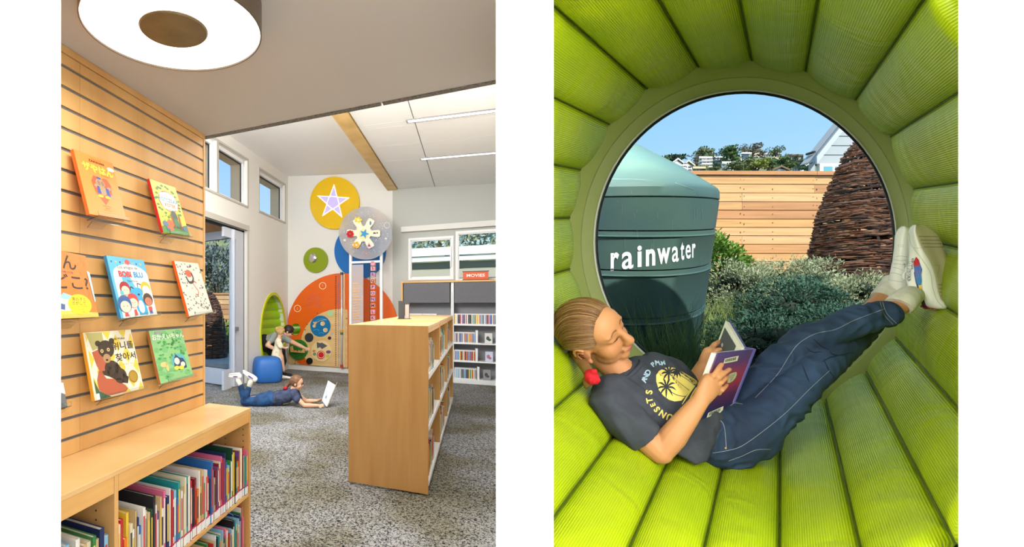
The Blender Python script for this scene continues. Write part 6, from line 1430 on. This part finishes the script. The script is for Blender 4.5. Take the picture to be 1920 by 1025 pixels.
for ch, x, y, a, sz in (('S', 312, 690, 172, 17), ('U', 268, 676, 196, 17), ('N', 222, 655, 214, 17), ('S', 184, 625, 232, 16), ('E', 158, 596, 246, 13), ('T', 136, 566, 258, 16), ('S', 133, 512, 276, 17), ('A', 100, 432, 288, 13), ('N', 108, 412, 292, 13), ('D', 125, 382, 298, 14), ('P', 158, 330, 318, 12), ('A', 180, 316, 326, 12), ('L', 203, 318, 338, 12), ('M', 224, 320, 344, 11)):
    x, y = spx(x, y); decal('lettering', [text(ch, x, y, sz, rot=-math.radians(a), flipy=True, bold=.035)] if 0 else [([(u, v) for u, v in text(ch, x, y, sz, rot=-math.radians(a-0), flipy=True, bold=.035)[0]], text(ch, 0, 0, 1, bold=.035)[1])], PS, yel if y > 718 else lbl, shirt, maxlen=3)
# ---- jeans
b = MB()
b.loft([W(1325, 812, 1.275), W(1375, 812, 1.27), W(1402, 812, 1.262)], [(.082, .066), (.088, .074), (.07, .066)], (.2, .3, .9), 20)
b.loft([W(1385, 818, 1.255), W(1440, 776, 1.245), W(1495, 727, 1.235), W(1544, 678, 1.235)], [.064, .053, .043, .036], n=20)
b.loft([W(1544, 678, 1.235), W(1575, 658, 1.265), W(1612, 626, 1.33), W(1640, 592, 1.385)], [.036, .033, .030, .027], n=18, round_end=False)
b.loft([W(1385, 785, 1.30), W(1432, 725, 1.30), W(1474, 674, 1.285), W(1516, 635, 1.265)], [.058, .048, .041, .038], n=20)
b.loft([W(1516, 635, 1.265), W(1545, 625, 1.25), W(1600, 607, 1.245), W(1668, 586, 1.24)], [.038, .034, .032, .028], n=18, round_end=False)
def jd_(co, n):
    q = co*Vector((1, 1, 1)); r_ = noise.noise(Vector((q.x*30-q.z*6, q.y*10, q.z*34))); s = .003*noise.noise(q*14)+.010*(1-abs(r_)*3)*max(0, noise.noise(q*9)+.35)+.0008*noise.noise(q*60); return co+n*s
jeans = blob('jeans', b, .0038, denim, gl, it=7, disp=jd_)
PJn = projector([jeans], .0012, 1.25)
def jpx(x, y): return 1330+x/3.305, 560+y/3.305
st_ = mk('seam_stitch', (150, 158, 168), .8); dk = mk('fold_shade', (22, 32, 54), .9)
decal('stitching', [stroke([jpx(*p) for p in pts], .8) for pts in (((20, 955), (110, 940), (200, 912), (330, 822), (480, 700), (620, 560), (745, 445)), ((285, 612), (420, 470), (500, 345), (560, 272), (660, 215), (780, 190), (900, 132), (1085, 62)), ((60, 745), (92, 790), (106, 930)), ((120, 1004), (200, 975), (290, 936), (380, 932)), ((130, 662), (160, 645), (205, 652)), ((1072, 12), (1100, 90), (1160, 152)), ((1058, 18), (1086, 100), (1140, 160)))], PJn, st_, jeans, maxlen=3)
decal('rivet', [disc(*jpx(101, 924), 2, 2, 12)], PJn, mk('brass', (150, 120, 60), .4, .7), jeans, maxlen=2)
decal('knee_crease_shade', [stroke([jpx(*p) for p in pts], lambda t: .4+1.8*math.sin(PI*t)) for pts in (((575, 405), (600, 470), (622, 520)), ((708, 372), (740, 440), (775, 488)), ((745, 320), (770, 345), (850, 350)), ((640, 240), (690, 290), (745, 318)), ((600, 300), (640, 330), (700, 326)), ((700, 390), (760, 360), (900, 330)))], PJn, dk, jeans, maxlen=3)  # crease shade drawn on the denim as dark strokes
m = MB(); hm_ = W(1669, 586, 1.24); ax_ = (W(1668, 586, 1.24)-W(1600, 607, 1.245)).normalized(); m.loft([hm_-ax_*.012, hm_, hm_+ax_*.003], [.0300, .0305, .029], n=24, round_end=False); m.build('hem', denim, jeans, smooth=True, angle=40)
# ---- socks and sneakers
sockm = mk('white_sock', (226, 222, 206), .9, noise=((60, 60, 10), (206, 202, 186)))
m = MB(); m.loft([W(1685, 573, 1.247), W(1687, 571, 1.247), W(1696, 562, 1.255), W(1706, 554, 1.28), W(1714, 549, 1.30)], [.0255, .0275, .0265, .025, .022], n=24, round_end=False); m.build('sock', sockm, gl, smooth=True, angle=50)
m = MB(); m.loft([W(1655, 560, 1.405), W(1658, 557, 1.405), W(1668, 544, 1.41), W(1680, 528, 1.415)], [.026, .028, .027, .028], n=20, round_end=False); m.build('sock', sockm, gl, smooth=True, angle=50)
shoem = mk('white_leather', (244, 244, 232), .45, bump=(20, .1)); solem = mk('sole_rubber', (216, 204, 172), .7); solem2 = mk('sole_rubber_dark', (176, 160, 126), .7)
S_ = [(420, 1714, 1718, 1724), (426, 1705, 1715, 1742), (438, 1702, 1717, 1758), (455, 1702.5, 1724, 1767.5), (475, 1704, 1734, 1774), (500, 1701, 1746, 1779), (520, 1697, 1752, 1784), (536, 1699, 1755, 1789), (552, 1709, 1758, 1791), (565, 1718, 1766, 1790), (574, 1724, 1773, 1786), (580, 1734, 1772, 1779)]
rows = []; cen = []
for v, uU, uL, uR in S_:
    k = .35 if v in (420, 580) else (.75 if v in (426, 574) else 1)
    cs = [W(uR, v, 1.278), W((uR+uL)/2, v+1, 1.262), W(uL, v, 1.252), W((uL+uU)/2, v, 1.262+.006*(1-k)), W(uU, v, 1.292), W((uU+uR)/2-4, v, 1.292+.045*k), W((uU*.3+uR*.7), v, 1.285+.040*k)]
    rows.append(catm(cs, 5, True))
m = MB(); m.grid(rows, True); n_ = len(rows[0]); m.f += [tuple(range(n_-1, -1, -1)), tuple((len(rows)-1)*n_+i for i in range(n_))]; m.m += [0, 0]
shoe = m.build('sneaker', shoem, gl, smooth=True); ss = shoe.modifiers.new('s', 'SUBSURF'); ss.levels = 1; ss.render_levels = 1
PSh = projector([shoe], .0035, 1.27); PSh2 = projector([shoe], .0045, 1.27)
def qpx(x, y): return 1620+x/4.66, 400+y/4.66
decal('outsole', [poly([qpx(*p) for p in ((452, 96), (500, 98), (560, 118), (610, 160), (650, 206), (690, 262), (706, 310), (722, 400), (738, 470), (764, 560), (786, 640), (790, 720), (780, 780), (745, 798), (700, 780), (668, 745), (648, 690), (634, 620), (622, 560), (600, 480), (570, 410), (520, 330), (480, 250), (455, 170))])], PSh, solem, shoe, maxlen=4)
decal('tread_grooves', [stroke([qpx(a, y), qpx(b_, y+2)], 2.2, 0) for a, b_, y in ((478, 640, 200), (492, 662, 232), (505, 680, 262), (524, 694, 292), (648, 772, 622), (655, 780, 655), (662, 784, 688), (672, 784, 720), (690, 780, 752))]+[stroke([qpx(606, 450), qpx(664, 448), qpx(640, 560)], .6, 0)], PSh2, solem2, shoe, maxlen=3)
decal('sole_edge_line', [stroke([qpx(*p) for p in ((392, 170), (420, 290), (520, 300))], .5, 4), stroke([qpx(*p) for p in ((430, 300), (520, 420), (580, 520), (600, 640), (640, 760), (700, 822))], .7, 5)], PSh, mk('line_grey', (176, 176, 160), .6), shoe, maxlen=3)
for pts, c in ((((455, 378), (478, 405), (488, 440), (470, 455), (446, 462), (432, 450), (436, 410)), (196, 34, 44)), (((432, 450), (446, 462), (470, 455), (488, 440), (508, 490), (500, 530), (476, 560), (450, 555), (440, 500)), (70, 100, 170)), (((450, 555), (476, 560), (500, 530), (505, 590), (500, 625), (474, 628), (458, 600)), (30, 120, 180)), (((474, 628), (500, 625), (506, 660), (485, 668)), (230, 190, 40)), (((485, 668), (506, 660), (518, 700), (520, 740), (505, 745), (492, 710)), (60, 150, 80)), (((505, 745), (520, 740), (540, 800), (566, 830), (520, 832), (506, 800)), (90, 40, 100)), (((490, 812), (640, 832), (560, 842), (494, 840)), (200, 40, 40)), (((440, 500), (450, 555), (458, 600), (474, 628), (485, 668), (492, 710), (505, 745), (506, 800), (496, 760), (478, 690), (450, 600), (436, 520)), (50, 40, 100))):
    decal('side_stripe', [poly([qpx(*p) for p in pts])], PSh, cm(c, .5), shoe, maxlen=3)
m = MB()
for i in range(7): a = PSh(*qpx(385, 400+i*28)); b_ = PSh(*qpx(352, 420+i*28)); m.tube([a, (a+b_)/2+Vector((-.004, -.006, .002)), b_], .0024, 6)
m.tube([W(*qpx(352, 440), 1.285), W(*qpx(362, 470), 1.28), W(*qpx(370, 500), 1.285), W(*qpx(345, 520), 1.29), W(*qpx(340, 560), 1.285), W(*qpx(350, 590), 1.285)], .0024, 6); m.build('laces', whitem, shoe, smooth=True)
S2 = [(424, 1690, 1700), (430, 1683, 1712), (442, 1677.5, 1716), (465, 1676, 1716), (488, 1673, 1716), (508, 1669, 1716), (526, 1665, 1716), (540, 1668, 1715), (552, 1680, 1712)]
rows = [catm([W(a, v, 1.40), W((a+b_)/2, v, 1.375), W(b_, v, 1.385), W(b_+2, v, 1.42), W((a+b_)/2, v, 1.44)], 6, True) for v, a, b_ in S2]
m = MB(); m.grid(rows, True); n_ = len(rows[0]); m.f += [tuple(range(n_-1, -1, -1)), tuple((len(rows)-1)*n_+i for i in range(n_))]; m.m += [0, 0]
shoe2 = m.build('sneaker', shoem, gl, smooth=True); P2 = projector([shoe2], .002, 1.38)
decal('lace_lines', [stroke([qpx(*p) for p in pts], .6, 4) for pts in (((275, 375), (330, 372), (380, 380)), ((262, 400), (320, 412), (375, 405)), ((255, 440), (310, 442), (360, 455)), ((248, 470), (300, 480), (345, 500)), ((232, 520), (280, 522), (330, 540)), ((215, 580), (270, 588), (340, 600)))], P2, mk('line_grey', (176, 176, 160), .6), shoe2, maxlen=3)
decal('vent_holes', [disc(*qpx(x, y), .45, .45, 6) for x in (300, 315, 330, 345) for y in (272, 282, 292)], P2, darkg, shoe2, maxlen=3)
# ---- the book she reads
bk_ = thing('book', 'open hardback with purple to red cover and library barcode, held in the nook', 'book', W(1362, 772, 1.24))
nTL, nTR, nBR, nBL = W(1347, 661, 1.195), W(1415, 654, 1.262), W(1368, 772, 1.250), W(1298, 790, 1.185)
cn = (nTR-nTL).cross(nBL-nTL).normalized()
if cn.dot(nTL-CAMP) > 0: cn = -cn
cvm = bpy.data.materials.new('nebula_cover'); cvm.use_nodes = True; nn2 = cvm.node_tree; pb = nn2.nodes['Principled BSDF']; pb.inputs['Roughness'].default_value = .3
ge = nn2.nodes.new('ShaderNodeTexCoord'); sx_ = nn2.nodes.new('ShaderNodeSeparateXYZ'); mr = nn2.nodes.new('ShaderNodeMapRange'); rp_ = nn2.nodes.new('ShaderNodeValToRGB'); nz_ = nn2.nodes.new('ShaderNodeTexNoise'); nz_.inputs['Scale'].default_value = 14
ad_ = nn2.nodes.new('ShaderNodeMath'); ad_.operation = 'MULTIPLY_ADD'; ad_.inputs[1].default_value = .03
nn2.links.new(ge.outputs['Object'], sx_.inputs[0]); nn2.links.new(ge.outputs['Object'], nz_.inputs['Vector']); nn2.links.new(nz_.outputs['Fac'], ad_.inputs[0]); nn2.links.new(sx_.outputs['Z'], ad_.inputs[2]); nn2.links.new(ad_.outputs[0], mr.inputs['Value']); mr.inputs['From Min'].default_value = nBL.z+.015; mr.inputs['From Max'].default_value = nTL.z+.015
nn2.links.new(mr.outputs[0], rp_.inputs[0]); ee = rp_.color_ramp.elements; ee[0].position = .12; ee[0].color = lin((34, 38, 84))+(1,); ee[1].position = 1; ee[1].color = lin((92, 74, 132))+(1,)
for ps, c in ((.36, (96, 44, 84)), (.52, (168, 58, 76)), (.68, (150, 62, 92)), (.85, (100, 66, 116))): x = ee.new(ps); x.color = lin(c)+(1,)
nn2.links.new(rp_.outputs[0], pb.inputs['Base Color'])
MB().quadbox(nTL, nTR, nBR, nBL, -cn*.003).build('cover', cvm, bk_)
pg = cm((236, 234, 224), .8); ins = (nBL-nTL).normalized()*.004; i2 = (nTR-nTL).normalized()*.004
MB().quadbox(nTL+ins+i2-cn*.003, nTR+ins-cn*.003, nBR-ins-cn*.003, nBL-ins+i2-cn*.003, -cn*.013).build('pages', pg, bk_)
fTO, fBO = W(1368, 600, 1.375), W(1322, 722, 1.36)
cf = (fTO-nTR).cross(nBR-nTR).normalized()
if cf.dot(nTR-CAMP) < 0: cf = -cf       # away from the reader's side
far_in = -cf
nTR2, nBR2 = nTR-cn*.018, nBR-cn*.018
MB().quadbox(nTR2, fTO, fBO, nBR2, cf*.003).build('cover', cm((72, 70, 132), .3), bk_)
ti = (fBO-fTO).normalized()*.004; si = (nTR2-fTO).normalized()*.004
MB().quadbox(nTR2+ti, fTO+ti+si, fBO-ti+si, nBR2-ti, -cf*.012).build('pages', pg, bk_)
MB().loft([nTR-cn*.009, nBR-cn*.009], [(.0125, .006)]*2, cn, 12, round_end=False).build('spine', cm((84, 78, 140), .3), bk_, smooth=True, angle=40)
# the open page shows a dark picture with a pale margin
pf_ = quadfn(fTO+ti+si, nTR2+ti, nBR2-ti, fBO-ti+si, -cf, .0125)
decal('page_picture', [rect(.08, .45, .80, .92)], pf_, cm((84, 88, 92), .7), bk_); decal('page_picture', [disc(.45, .62, .12, .04, 9), disc(.25, .7, .05, .03, 7), disc(.62, .52, .04, .04, 7)], lambda s, t, th=0: pf_(s, t, .0003), cm((190, 186, 170), .7), bk_); decal('page_picture', [rect(.08, .38, .30, .43)], pf_, cm((84, 88, 92), .7), bk_)
PC = lambda u, v, th=0: (lambda d: CAMP+d*(((nTL-CAMP).dot(cn))/d.dot(cn)))((W(u, v, 1)-CAMP))+cn*(.0008+th)
def zpx(x, y): return 1280+x/4.88, 590+y/4.88
sticker = cm((226, 222, 196), .6)
decal('barcode_label', [poly([zpx(*p) for p in ((382, 400), (510, 373), (497, 420), (368, 446))])], PC, sticker, bk_); decal('barcode', [stroke([zpx(390+6.2*i, 405-1.3*i), zpx(385+6.2*i, 432-1.3*i)], .55 if i % 3 else .9, 0) for i in range(16)], lambda u, v, th=0: PC(u, v, .0003), ink2, bk_)
decal('barcode_label', [poly([zpx(*p) for p in ((232, 895), (370, 834), (362, 885), (215, 940))])], PC, sticker, bk_); decal('barcode', [stroke([zpx(246+7*i, 892-2.9*i), zpx(238+7*i, 920-2.9*i)], .6 if i % 3 else 1.0, 0) for i in range(15)], lambda u, v, th=0: PC(u, v, .0003), ink2, bk_)
decal('blurb_patch', [poly([zpx(*p) for p in ((420, 545), (450, 530), (488, 522), (492, 545), (480, 575), (455, 605), (425, 622), (405, 622), (412, 585))])], PC, cm((190, 190, 150), .6), bk_)
decal('blurb_text', [stroke([zpx(424+i*1.5, 556+12*i), zpx(480-i*7, 536+12*i)], .5, 0) for i in range(5)], lambda u, v, th=0: PC(u, v, .0003), ink2, bk_)

# ================================================================ SMALL FIGURES IN THE LIBRARY
def head_small(b, c, r, f, up=(0, 0, 1)):
    f = Vector(f).normalized(); u = (Vector(up)-f*Vector(up).dot(f)).normalized(); rr = f.cross(u); B = (rr, f, u); g = lambda a, b_, c_: c+(rr*a+f*b_+u*c_)*r
    b.ell(g(0, -.08, .12), (r*.78, r*.92, r*.88), B); b.ell(g(0, .22, -.42), (r*.58, r*.6, r*.68), B); b.ell(g(0, .86, -.30), (r*.1, r*.16, r*.16), B, 8, 6); b.ell(g(0, .68, -.62), (r*.22, r*.12, r*.1), B, 8, 6); b.ell(g(0, .52, -.98), (r*.22, r*.2, r*.16), B, 8, 6)
    for s in (1, -1): b.ell(g(s*.78, -.02, -.22), (r*.09, r*.16, r*.26), B, 8, 6); b.ell(g(s*.32, .6, -.38), (r*.22, r*.22, r*.26), B, 8, 6)
    return g, B
def face_small(g, r, par, bro=(90, 60, 40)):
    for s in (1, -1):
        m = MB(); m.ell(g(s*.30, .80, -.10), (r*.10,)*3, None, 8, 6); m.build('eye', cm((40, 30, 26), .3), par); m = MB(); m.tube([g(s*.14, .86, .12), g(s*.32, .84, .18), g(s*.46, .76, .1)], r*.04, 5); m.build('eyebrow', cm(bro), par)
    m = MB(); m.tube([g(-.18, .80, -.62), g(0, .86, -.62), g(.18, .80, -.62)], r*.05, 5); m.build('lips', lipm, par)
def hand_small(b, w, d, side, s=1.0):
    d = Vector(d).normalized(); side = Vector(side).normalized(); up = d.cross(side)
    b.loft([w, w+d*.035*s, w+d*.06*s], [(.022*s, .014*s), (.03*s, .013*s), (.03*s, .011*s)], side, 10)
    for k in range(4):
        o = side*(-.024+.016*k)*s; L_ = (.048, .056, .053, .042)[k]*s; b.loft([w+d*.058*s+o, w+d*(.058*s+L_*.5)+o*1.15+up*.004*s, w+d*(.058*s+L_)+o*1.2-up*.006*s], [.0085*s, .0078*s, .0065*s], n=7)
    b.loft([w+d*.015*s-side*.02*s, w+d*.04*s-side*.042*s, w+d*.062*s-side*.05*s], [.011*s, .0095*s, .0075*s], n=7)
# girl lying on the carpet
lg = thing('person', 'girl lying on her stomach on the carpet, reading, blue tee and jeans', 'person', W(520, 758, 7.05))
b = MB(); hc = W(557, 716.5, 7.0); g, B_ = head_small(b, hc, .098, (.93, -.22, -.12), (-.05, 0, 1))
b.loft([hc+Vector((-.03, 0, -.05)), W(549, 733, 7.02), W(540, 743, 7.03), W(520, 747, 7.04)], [.042, .055, .08, .07], n=12)
for pts, hd_, sd in (([(553, 742, 6.93), (570.5, 760, 6.88), (596, 761, 6.86)], (1, 0, .05), (0, .5, .9)), ([(556, 738, 7.13), (573.5, 754, 7.18), (594, 753, 7.2)], (1, -.1, .3), (0, -.5, .9))):
    q = [W(*p) for p in pts]; q = [Vector((p.x, p.y, max(p.z, .035))) for p in q]; b.loft(q, [.04, .032, .021], n=10); b.loft([q[1], q[1].lerp(q[2], .35), q[2]], [.031, .033, .021], n=10); hand_small(b, q[2], hd_, sd, .75)
for (a, c, kn) in (((450.5, 721, 7.2), (446.5, 714, 7.22), (459, 747, 7.2)), ((467, 725, 6.98), (470, 717, 6.97), (458, 752, 7.0))):
    kp = W(*kn); kp.z = max(kp.z, .06); b.loft([W(505, 747, 7.05), kp], [.05, .035], n=10); b.loft([kp, W(*a), W(*c)], [.035, .03, .028], n=10)
b.loft([W(520, 746, 7.04), W(503, 746, 7.05)], [.06, .055], n=10)
lb_ = blob('body', b, .007, skin2, lg, it=3); face_small(g, .098, lb_)
b = MB(); b.ell(g(0, -.12, .16), (.098*.86, .098*.98, .098*.94), B_, 18, 12); b.ell(g(0, .2, .55), (.098*.62, .098*.5, .098*.45), B_, 14, 10)
hr2 = blob('hair', b, .006, mk('light_brown_hair', (134, 96, 66), .6, noise=((20, 20, 60), (96, 66, 44))), lb_, it=2)
# keep the face clear of hair
for v in hr2.data.vertices:
    w_ = v.co+wloc(hr2)-g(0, 0, 0); f_ = w_.dot(B_[1])/.098; u_ = w_.dot(B_[2])/.098
    if f_ > .25+.45*max(0, u_) and u_ < .75: v.co -= B_[1]*(f_-.2)*.098*.9
m = MB(); m.loft([g(0, -.85, .1), W(537, 724, 7.04), W(532, 732, 7.06)], [.03, .025, .012], n=10); m.build('ponytail', mk('light_brown_hair', (134, 96, 66), .6), lb_, smooth=True)
m = MB(); m.ell(W(535, 727.5, 7.0), (.03, .03, .024), None, 12, 8); m.build('scrunchie', mk('red_velvet', (190, 18, 34), .8), lb_, smooth=True)
b = MB(); fl = lambda p: Vector((p.x, p.y, max(p.z, .09)))
b.loft([W(550, 730, 7.02), W(545, 737, 7.03), W(536, 743, 7.04), fl(W(514, 748, 7.05))], [(.06, .05), (.12, .085), (.12, .11), (.11, .10)], (0, 1, 0), 16)
b.loft([W(551, 737, 6.95), W(557, 748, 6.91)], [.062, .055], n=12); b.loft([W(553, 735, 7.12), W(561, 746, 7.14)], [.058, .05], n=12)
tee2 = blob('t_shirt', b, .008, mk('blue_tee', (66, 78, 112), .85, noise=(16, (46, 52, 72))), lg, it=3, disp=sh_noise(.006, 14))
decal('lettering', [stroke([(531, 757.5), (540, 755.5), (552, 752)], 1.5, 4)], projector([tee2], .004, 7), cm((220, 206, 90)), tee2)
b = MB(); fl2 = lambda p, z=.08: Vector((p.x, p.y, max(p.z, z)))
b.loft([fl2(W(521, 748, 7.05)), fl2(W(505, 746, 7.06)), fl2(W(492, 748, 7.08))], [(.10, .085), (.125, .105), (.11, .09)], (0, 1, 0), 16)
b.loft([fl2(W(498, 749, 6.99)), fl2(W(476, 752, 7.0), .065), fl2(W(458, 752.5, 7.0), .06)], [.085, .068, .058], n=14); b.loft([fl2(W(458, 752, 7.0), .06), W(463, 737, 6.98), W(467, 725, 6.98)], [.058, .05, .036], n=12)
b.loft([fl2(W(498, 747, 7.14)), fl2(W(476, 748, 7.18), .06), fl2(W(460, 748, 7.2), .055)], [.08, .065, .055], n=14); b.loft([fl2(W(459, 747, 7.2), .06), W(454, 733, 7.2), W(450.5, 722, 7.2)], [.055, .048, .036], n=12)
blob('jeans', b, .008, mk('blue_denim', (36, 84, 136), .8, noise=(9, (24, 54, 92))), lg, it=3, disp=sh_noise(.006, 16))
for a, c in (((450, 720, 7.2), (446, 712.5, 7.22)), ((467.5, 723, 6.98), (470, 715.5, 6.97))): m = MB(); m.loft([W(*a), W(*c)], [.036, .036], n=12); m.build('sock', sockm, lg, smooth=True)
def small_shoe(h, t, up, nm_='sneaker'):
    h, t = W(*h), W(*t); up = Vector(up); m = MB(); m.loft([h, h.lerp(t, .3), h.lerp(t, .65), t], [(.034, .042), (.036, .046), (.038, .034), (.026, .02)], up.cross(t-h), 14); o = m.build(nm_, shoem, lg, smooth=True)
    m = MB(); off = up.normalized()*(-.036); m.loft([h+off*1.15, h.lerp(t, .5)+off, t+off*.75], [(.034, .012), (.039, .012), (.028, .01)], up.cross(t-h), 12); m.build('sole', cm((236, 236, 232)), o, smooth=True)
    m = MB(); s_ = Vector((0, -.037, 0)); m.tube([h.lerp(t, .15)+s_, h.lerp(t, .6)+s_*1.05], .007, 6); m.build('side_stripe', cm((150, 36, 60)), o); m = MB(); m.tube([h.lerp(t, .3)+s_*1.05, h.lerp(t, .5)+s_*1.08], .0085, 6); m.build('side_stripe', cm((40, 60, 150)), o)
small_shoe((449, 705, 7.22), (431, 705, 7.24), (.1, 0, -1)); small_shoe((478, 711, 6.97), (458, 698, 6.99), (.4, 0, -.9))
bq = [W(615, 713.3, 7.05), W(628, 721.5, 6.93), W(611.7, 762, 6.88), W(603.5, 750, 7.08)]
bq[2].z = max(bq[2].z, .012)
t = thing('book', 'large pale blue open picture book propped up before the girl on the carpet', 'book', bq[2])
bn = (bq[1]-bq[0]).cross(bq[3]-bq[0]).normalized(); bn = bn if bn.dot(Vector((1, 0, 0))) > 0 else -bn
MB().quadbox(*bq, bn*.012).build('cover', cm((222, 232, 240), .4), t)
e_ = (bq[1]-bq[0]); o2 = bq[1]+Vector((-.0, .10, .01)); o3 = bq[2]+Vector((0, .10, 0)); MB().quadbox(bq[1]+bn*.012, bq[1]+bn*.022+Vector((.02, .16, .02)), bq[2]+bn*.022+Vector((.02, .16, .0)), bq[2]+bn*.012, bn*.006).build('cover', cm((214, 214, 200), .4), t)
MB().quadbox(bq[1]-bn*.0, bq[1]+Vector((.012, -.004, 0)), bq[2]+Vector((.012, -.004, 0)), bq[2], bn*.01).build('spine', cm((190, 190, 176), .4), t)
q_ = bq; decal('cover_print', [disc(.45, .28, .06, .04, 8), stroke([(.4, .3), (.5, .36), (.55, .3)], .03)], quadfn(q_[0], q_[1], q_[2], q_[3], -bn, .002), cm((110, 130, 170)), t)
# adult sitting on the oval opening, leaning to the wall panel
ad = thing('person', 'dark-haired adult leaning from the oval nook, arm stretched to the play discs', 'person', W(512, 700, 10.0))
b = MB(); hc = W(541.5, 620.5, 9.95); g, B_ = head_small(b, hc, .108, (.80, -.1, -.55), (.45, 0, .85))
b.loft([hc+Vector((-.07, 0, -.05)), W(530, 630, 10.0), W(515, 635, 10.05), W(502, 640, 10.05)], [.05, .10, .12, .13], n=12)
sh1, el1, wr1 = W(513, 630, 9.85), W(501, 647, 9.75), W(517, 655, 9.72); b.loft([sh1, el1], [.05, .042], n=10); b.loft([el1, el1.lerp(wr1, .4), wr1], [.042, .042, .028], n=10); hand_small(b, wr1, (1, 0, -.25), (0, .4, 1), 1.0)
sh2, el2, wr2 = W(538, 636, 9.95), W(557, 645.5, 9.98), W(571, 652, 10.0); b.loft([sh2, el2], [.05, .042], n=10); b.loft([el2, el2.lerp(wr2, .4), wr2], [.042, .042, .027], n=10); hand_small(b, wr2, (.9, .1, -.3), (.3, 0, 1), 1.0)
b.loft([W(503, 644, 10.05), W(528, 657, 9.95), W(532, 676, 9.98), W(527, 695, 10.0)], [.08, .05, .03, .03], n=10); b.loft([W(503, 644, 10.05), W(514, 668, 10.0), W(517, 693, 10.02)], [.08, .05, .03], n=10)
ab = blob('body', b, .009, skin2, ad, it=3); face_small(g, .108, ab)
b = MB(); b.ell(g(0, -.16, .2), (.108*.88, .108*.98, .108*.9), B_, 18, 12); b.ell(g(0, .3, .72), (.108*.6, .108*.4, .108*.3), B_, 12, 8)
blob('hair', b, .008, mk('black_hair', (40, 30, 28), .5), ab, it=2)
b = MB(); b.loft([W(534, 629, 9.98), W(526, 632, 10.0), W(512, 636, 10.04), W(500, 641, 10.06)], [(.09, .08), (.17, .13), (.15, .13), (.14, .13)], (0, 1, .2), 16); b.loft([W(516, 629, 9.87), W(507, 639, 9.8)], [.075, .06], n=12); b.loft([W(532, 634, 9.95), W(543, 638.5, 9.96)], [.07, .058], n=12)
blob('t_shirt', b, .011, mk('grey_tee', (150, 160, 154), .85), ad, it=3, disp=sh_noise(.008, 9))
b = MB(); b.loft([W(496, 638, 10.06), W(503, 648, 10.02), W(512, 654, 9.98)], [.13, .15, .12], n=14); b.loft([W(508, 651, 9.98), W(528, 657, 9.95)], [.11, .08], n=12); b.loft([W(528, 657, 9.95), W(533, 676, 9.98), W(527, 697, 10.0)], [.08, .055, .045], n=12); b.loft([W(505, 653, 10.05), W(514, 668, 10.0), W(517, 695, 10.02)], [.1, .075, .05], n=12)
blob('trousers', b, .011, mk('black_trousers', (26, 26, 30), .8), ad, it=3)
for u_ in (527, 517): m = MB(); f0 = ZW(0.03, u_, 701); m.loft([f0, f0+Vector((.1, -.02, 0)), f0+Vector((.2, -.04, -.005))], [(.04, .035), (.042, .03), (.03, .022)], (0, 1, 0), 12); m.build('shoe', black, ad, smooth=True)
# toddler in a cream dress
td_ = thing('person', 'small blonde child in a cream dress standing beside the seated adult', 'person', W(530, 699, 9.6))
b = MB(); TY = 9.55; hc = W(526, 621.5, TY); g, B_ = head_small(b, hc, .088, (.75, .3, -.45), (.3, 0, .95))
b.loft([hc+Vector((-.01, 0, -.06)), W(522, 640, TY), W(521, 660, TY)], [.034, .06, .08], n=10)
b.loft([W(522, 639, TY-.09), W(527, 650, TY-.12), W(534, 652, TY-.1)], [.032, .028, .02], n=10); hand_small(b, W(534, 652, TY-.1), (1, 0, .2), (0, .3, 1), .6)
for u0, u1, yy in ((529.5, 532, TY-.03), (523, 524, TY+.10)):
    b.loft([W(u0-2, 668, yy), W(u0+.5, 682, yy), W(u1, 694, yy)], [.045, .036, .026], n=10)
b.loft([W(521, 656, TY), W(527, 670, TY-.03)], [.07, .05], n=10); b.loft([W(521, 656, TY), W(522, 670, TY+.10)], [.07, .05], n=10)
tdb = blob('body', b, .008, skin2, td_, it=3); face_small(g, .088, tdb, (170, 130, 80))
b = MB(); b.ell(g(0, -.16, .16), (.088*.9, .088*1.0, .088*.96), B_, 18, 12); b.ell(g(-.1, -.85, .1), (.05, .05, .05), B_, 12, 8); b.ell(g(0, .3, .66), (.088*.62, .088*.42, .088*.3), B_, 12, 8)
blob('hair', b, .007, mk('blonde_hair', (206, 172, 112), .55, noise=((20, 20, 50), (176, 138, 84))), tdb, it=2)
b = MB(); b.loft([W(524, 634, TY), W(522, 640, TY), W(521, 652, TY), W(519, 664, TY), W(519, 676, TY)], [(.05, .045), (.085, .065), (.085, .075), (.11, .1), (.135, .12)], (0, 1, 0), 18, round_end=False); b.loft([W(522, 640, TY-.07), W(526, 649, TY-.11)], [.055, .05], n=12)
blob('dress', b, .009, mk('cream_dress', (232, 224, 196), .85, noise=(26, (214, 196, 150), 2, (.55, .7))), td_, it=3, disp=sh_noise(.010, 12))
for u_, yy in ((533, TY-.03), (525, TY+.1)):
    f0 = W(u_, 697, yy); f0.z = .035; m = MB(); m.loft([f0+Vector((-.03, 0, 0)), f0+Vector((.04, -.01, .004)), f0+Vector((.11, -.02, -.008))], [(.034, .034), (.036, .030), (.026, .022)], (0, 1, 0), 12); m.build('shoe', cm((238, 234, 222)), td_, smooth=True)
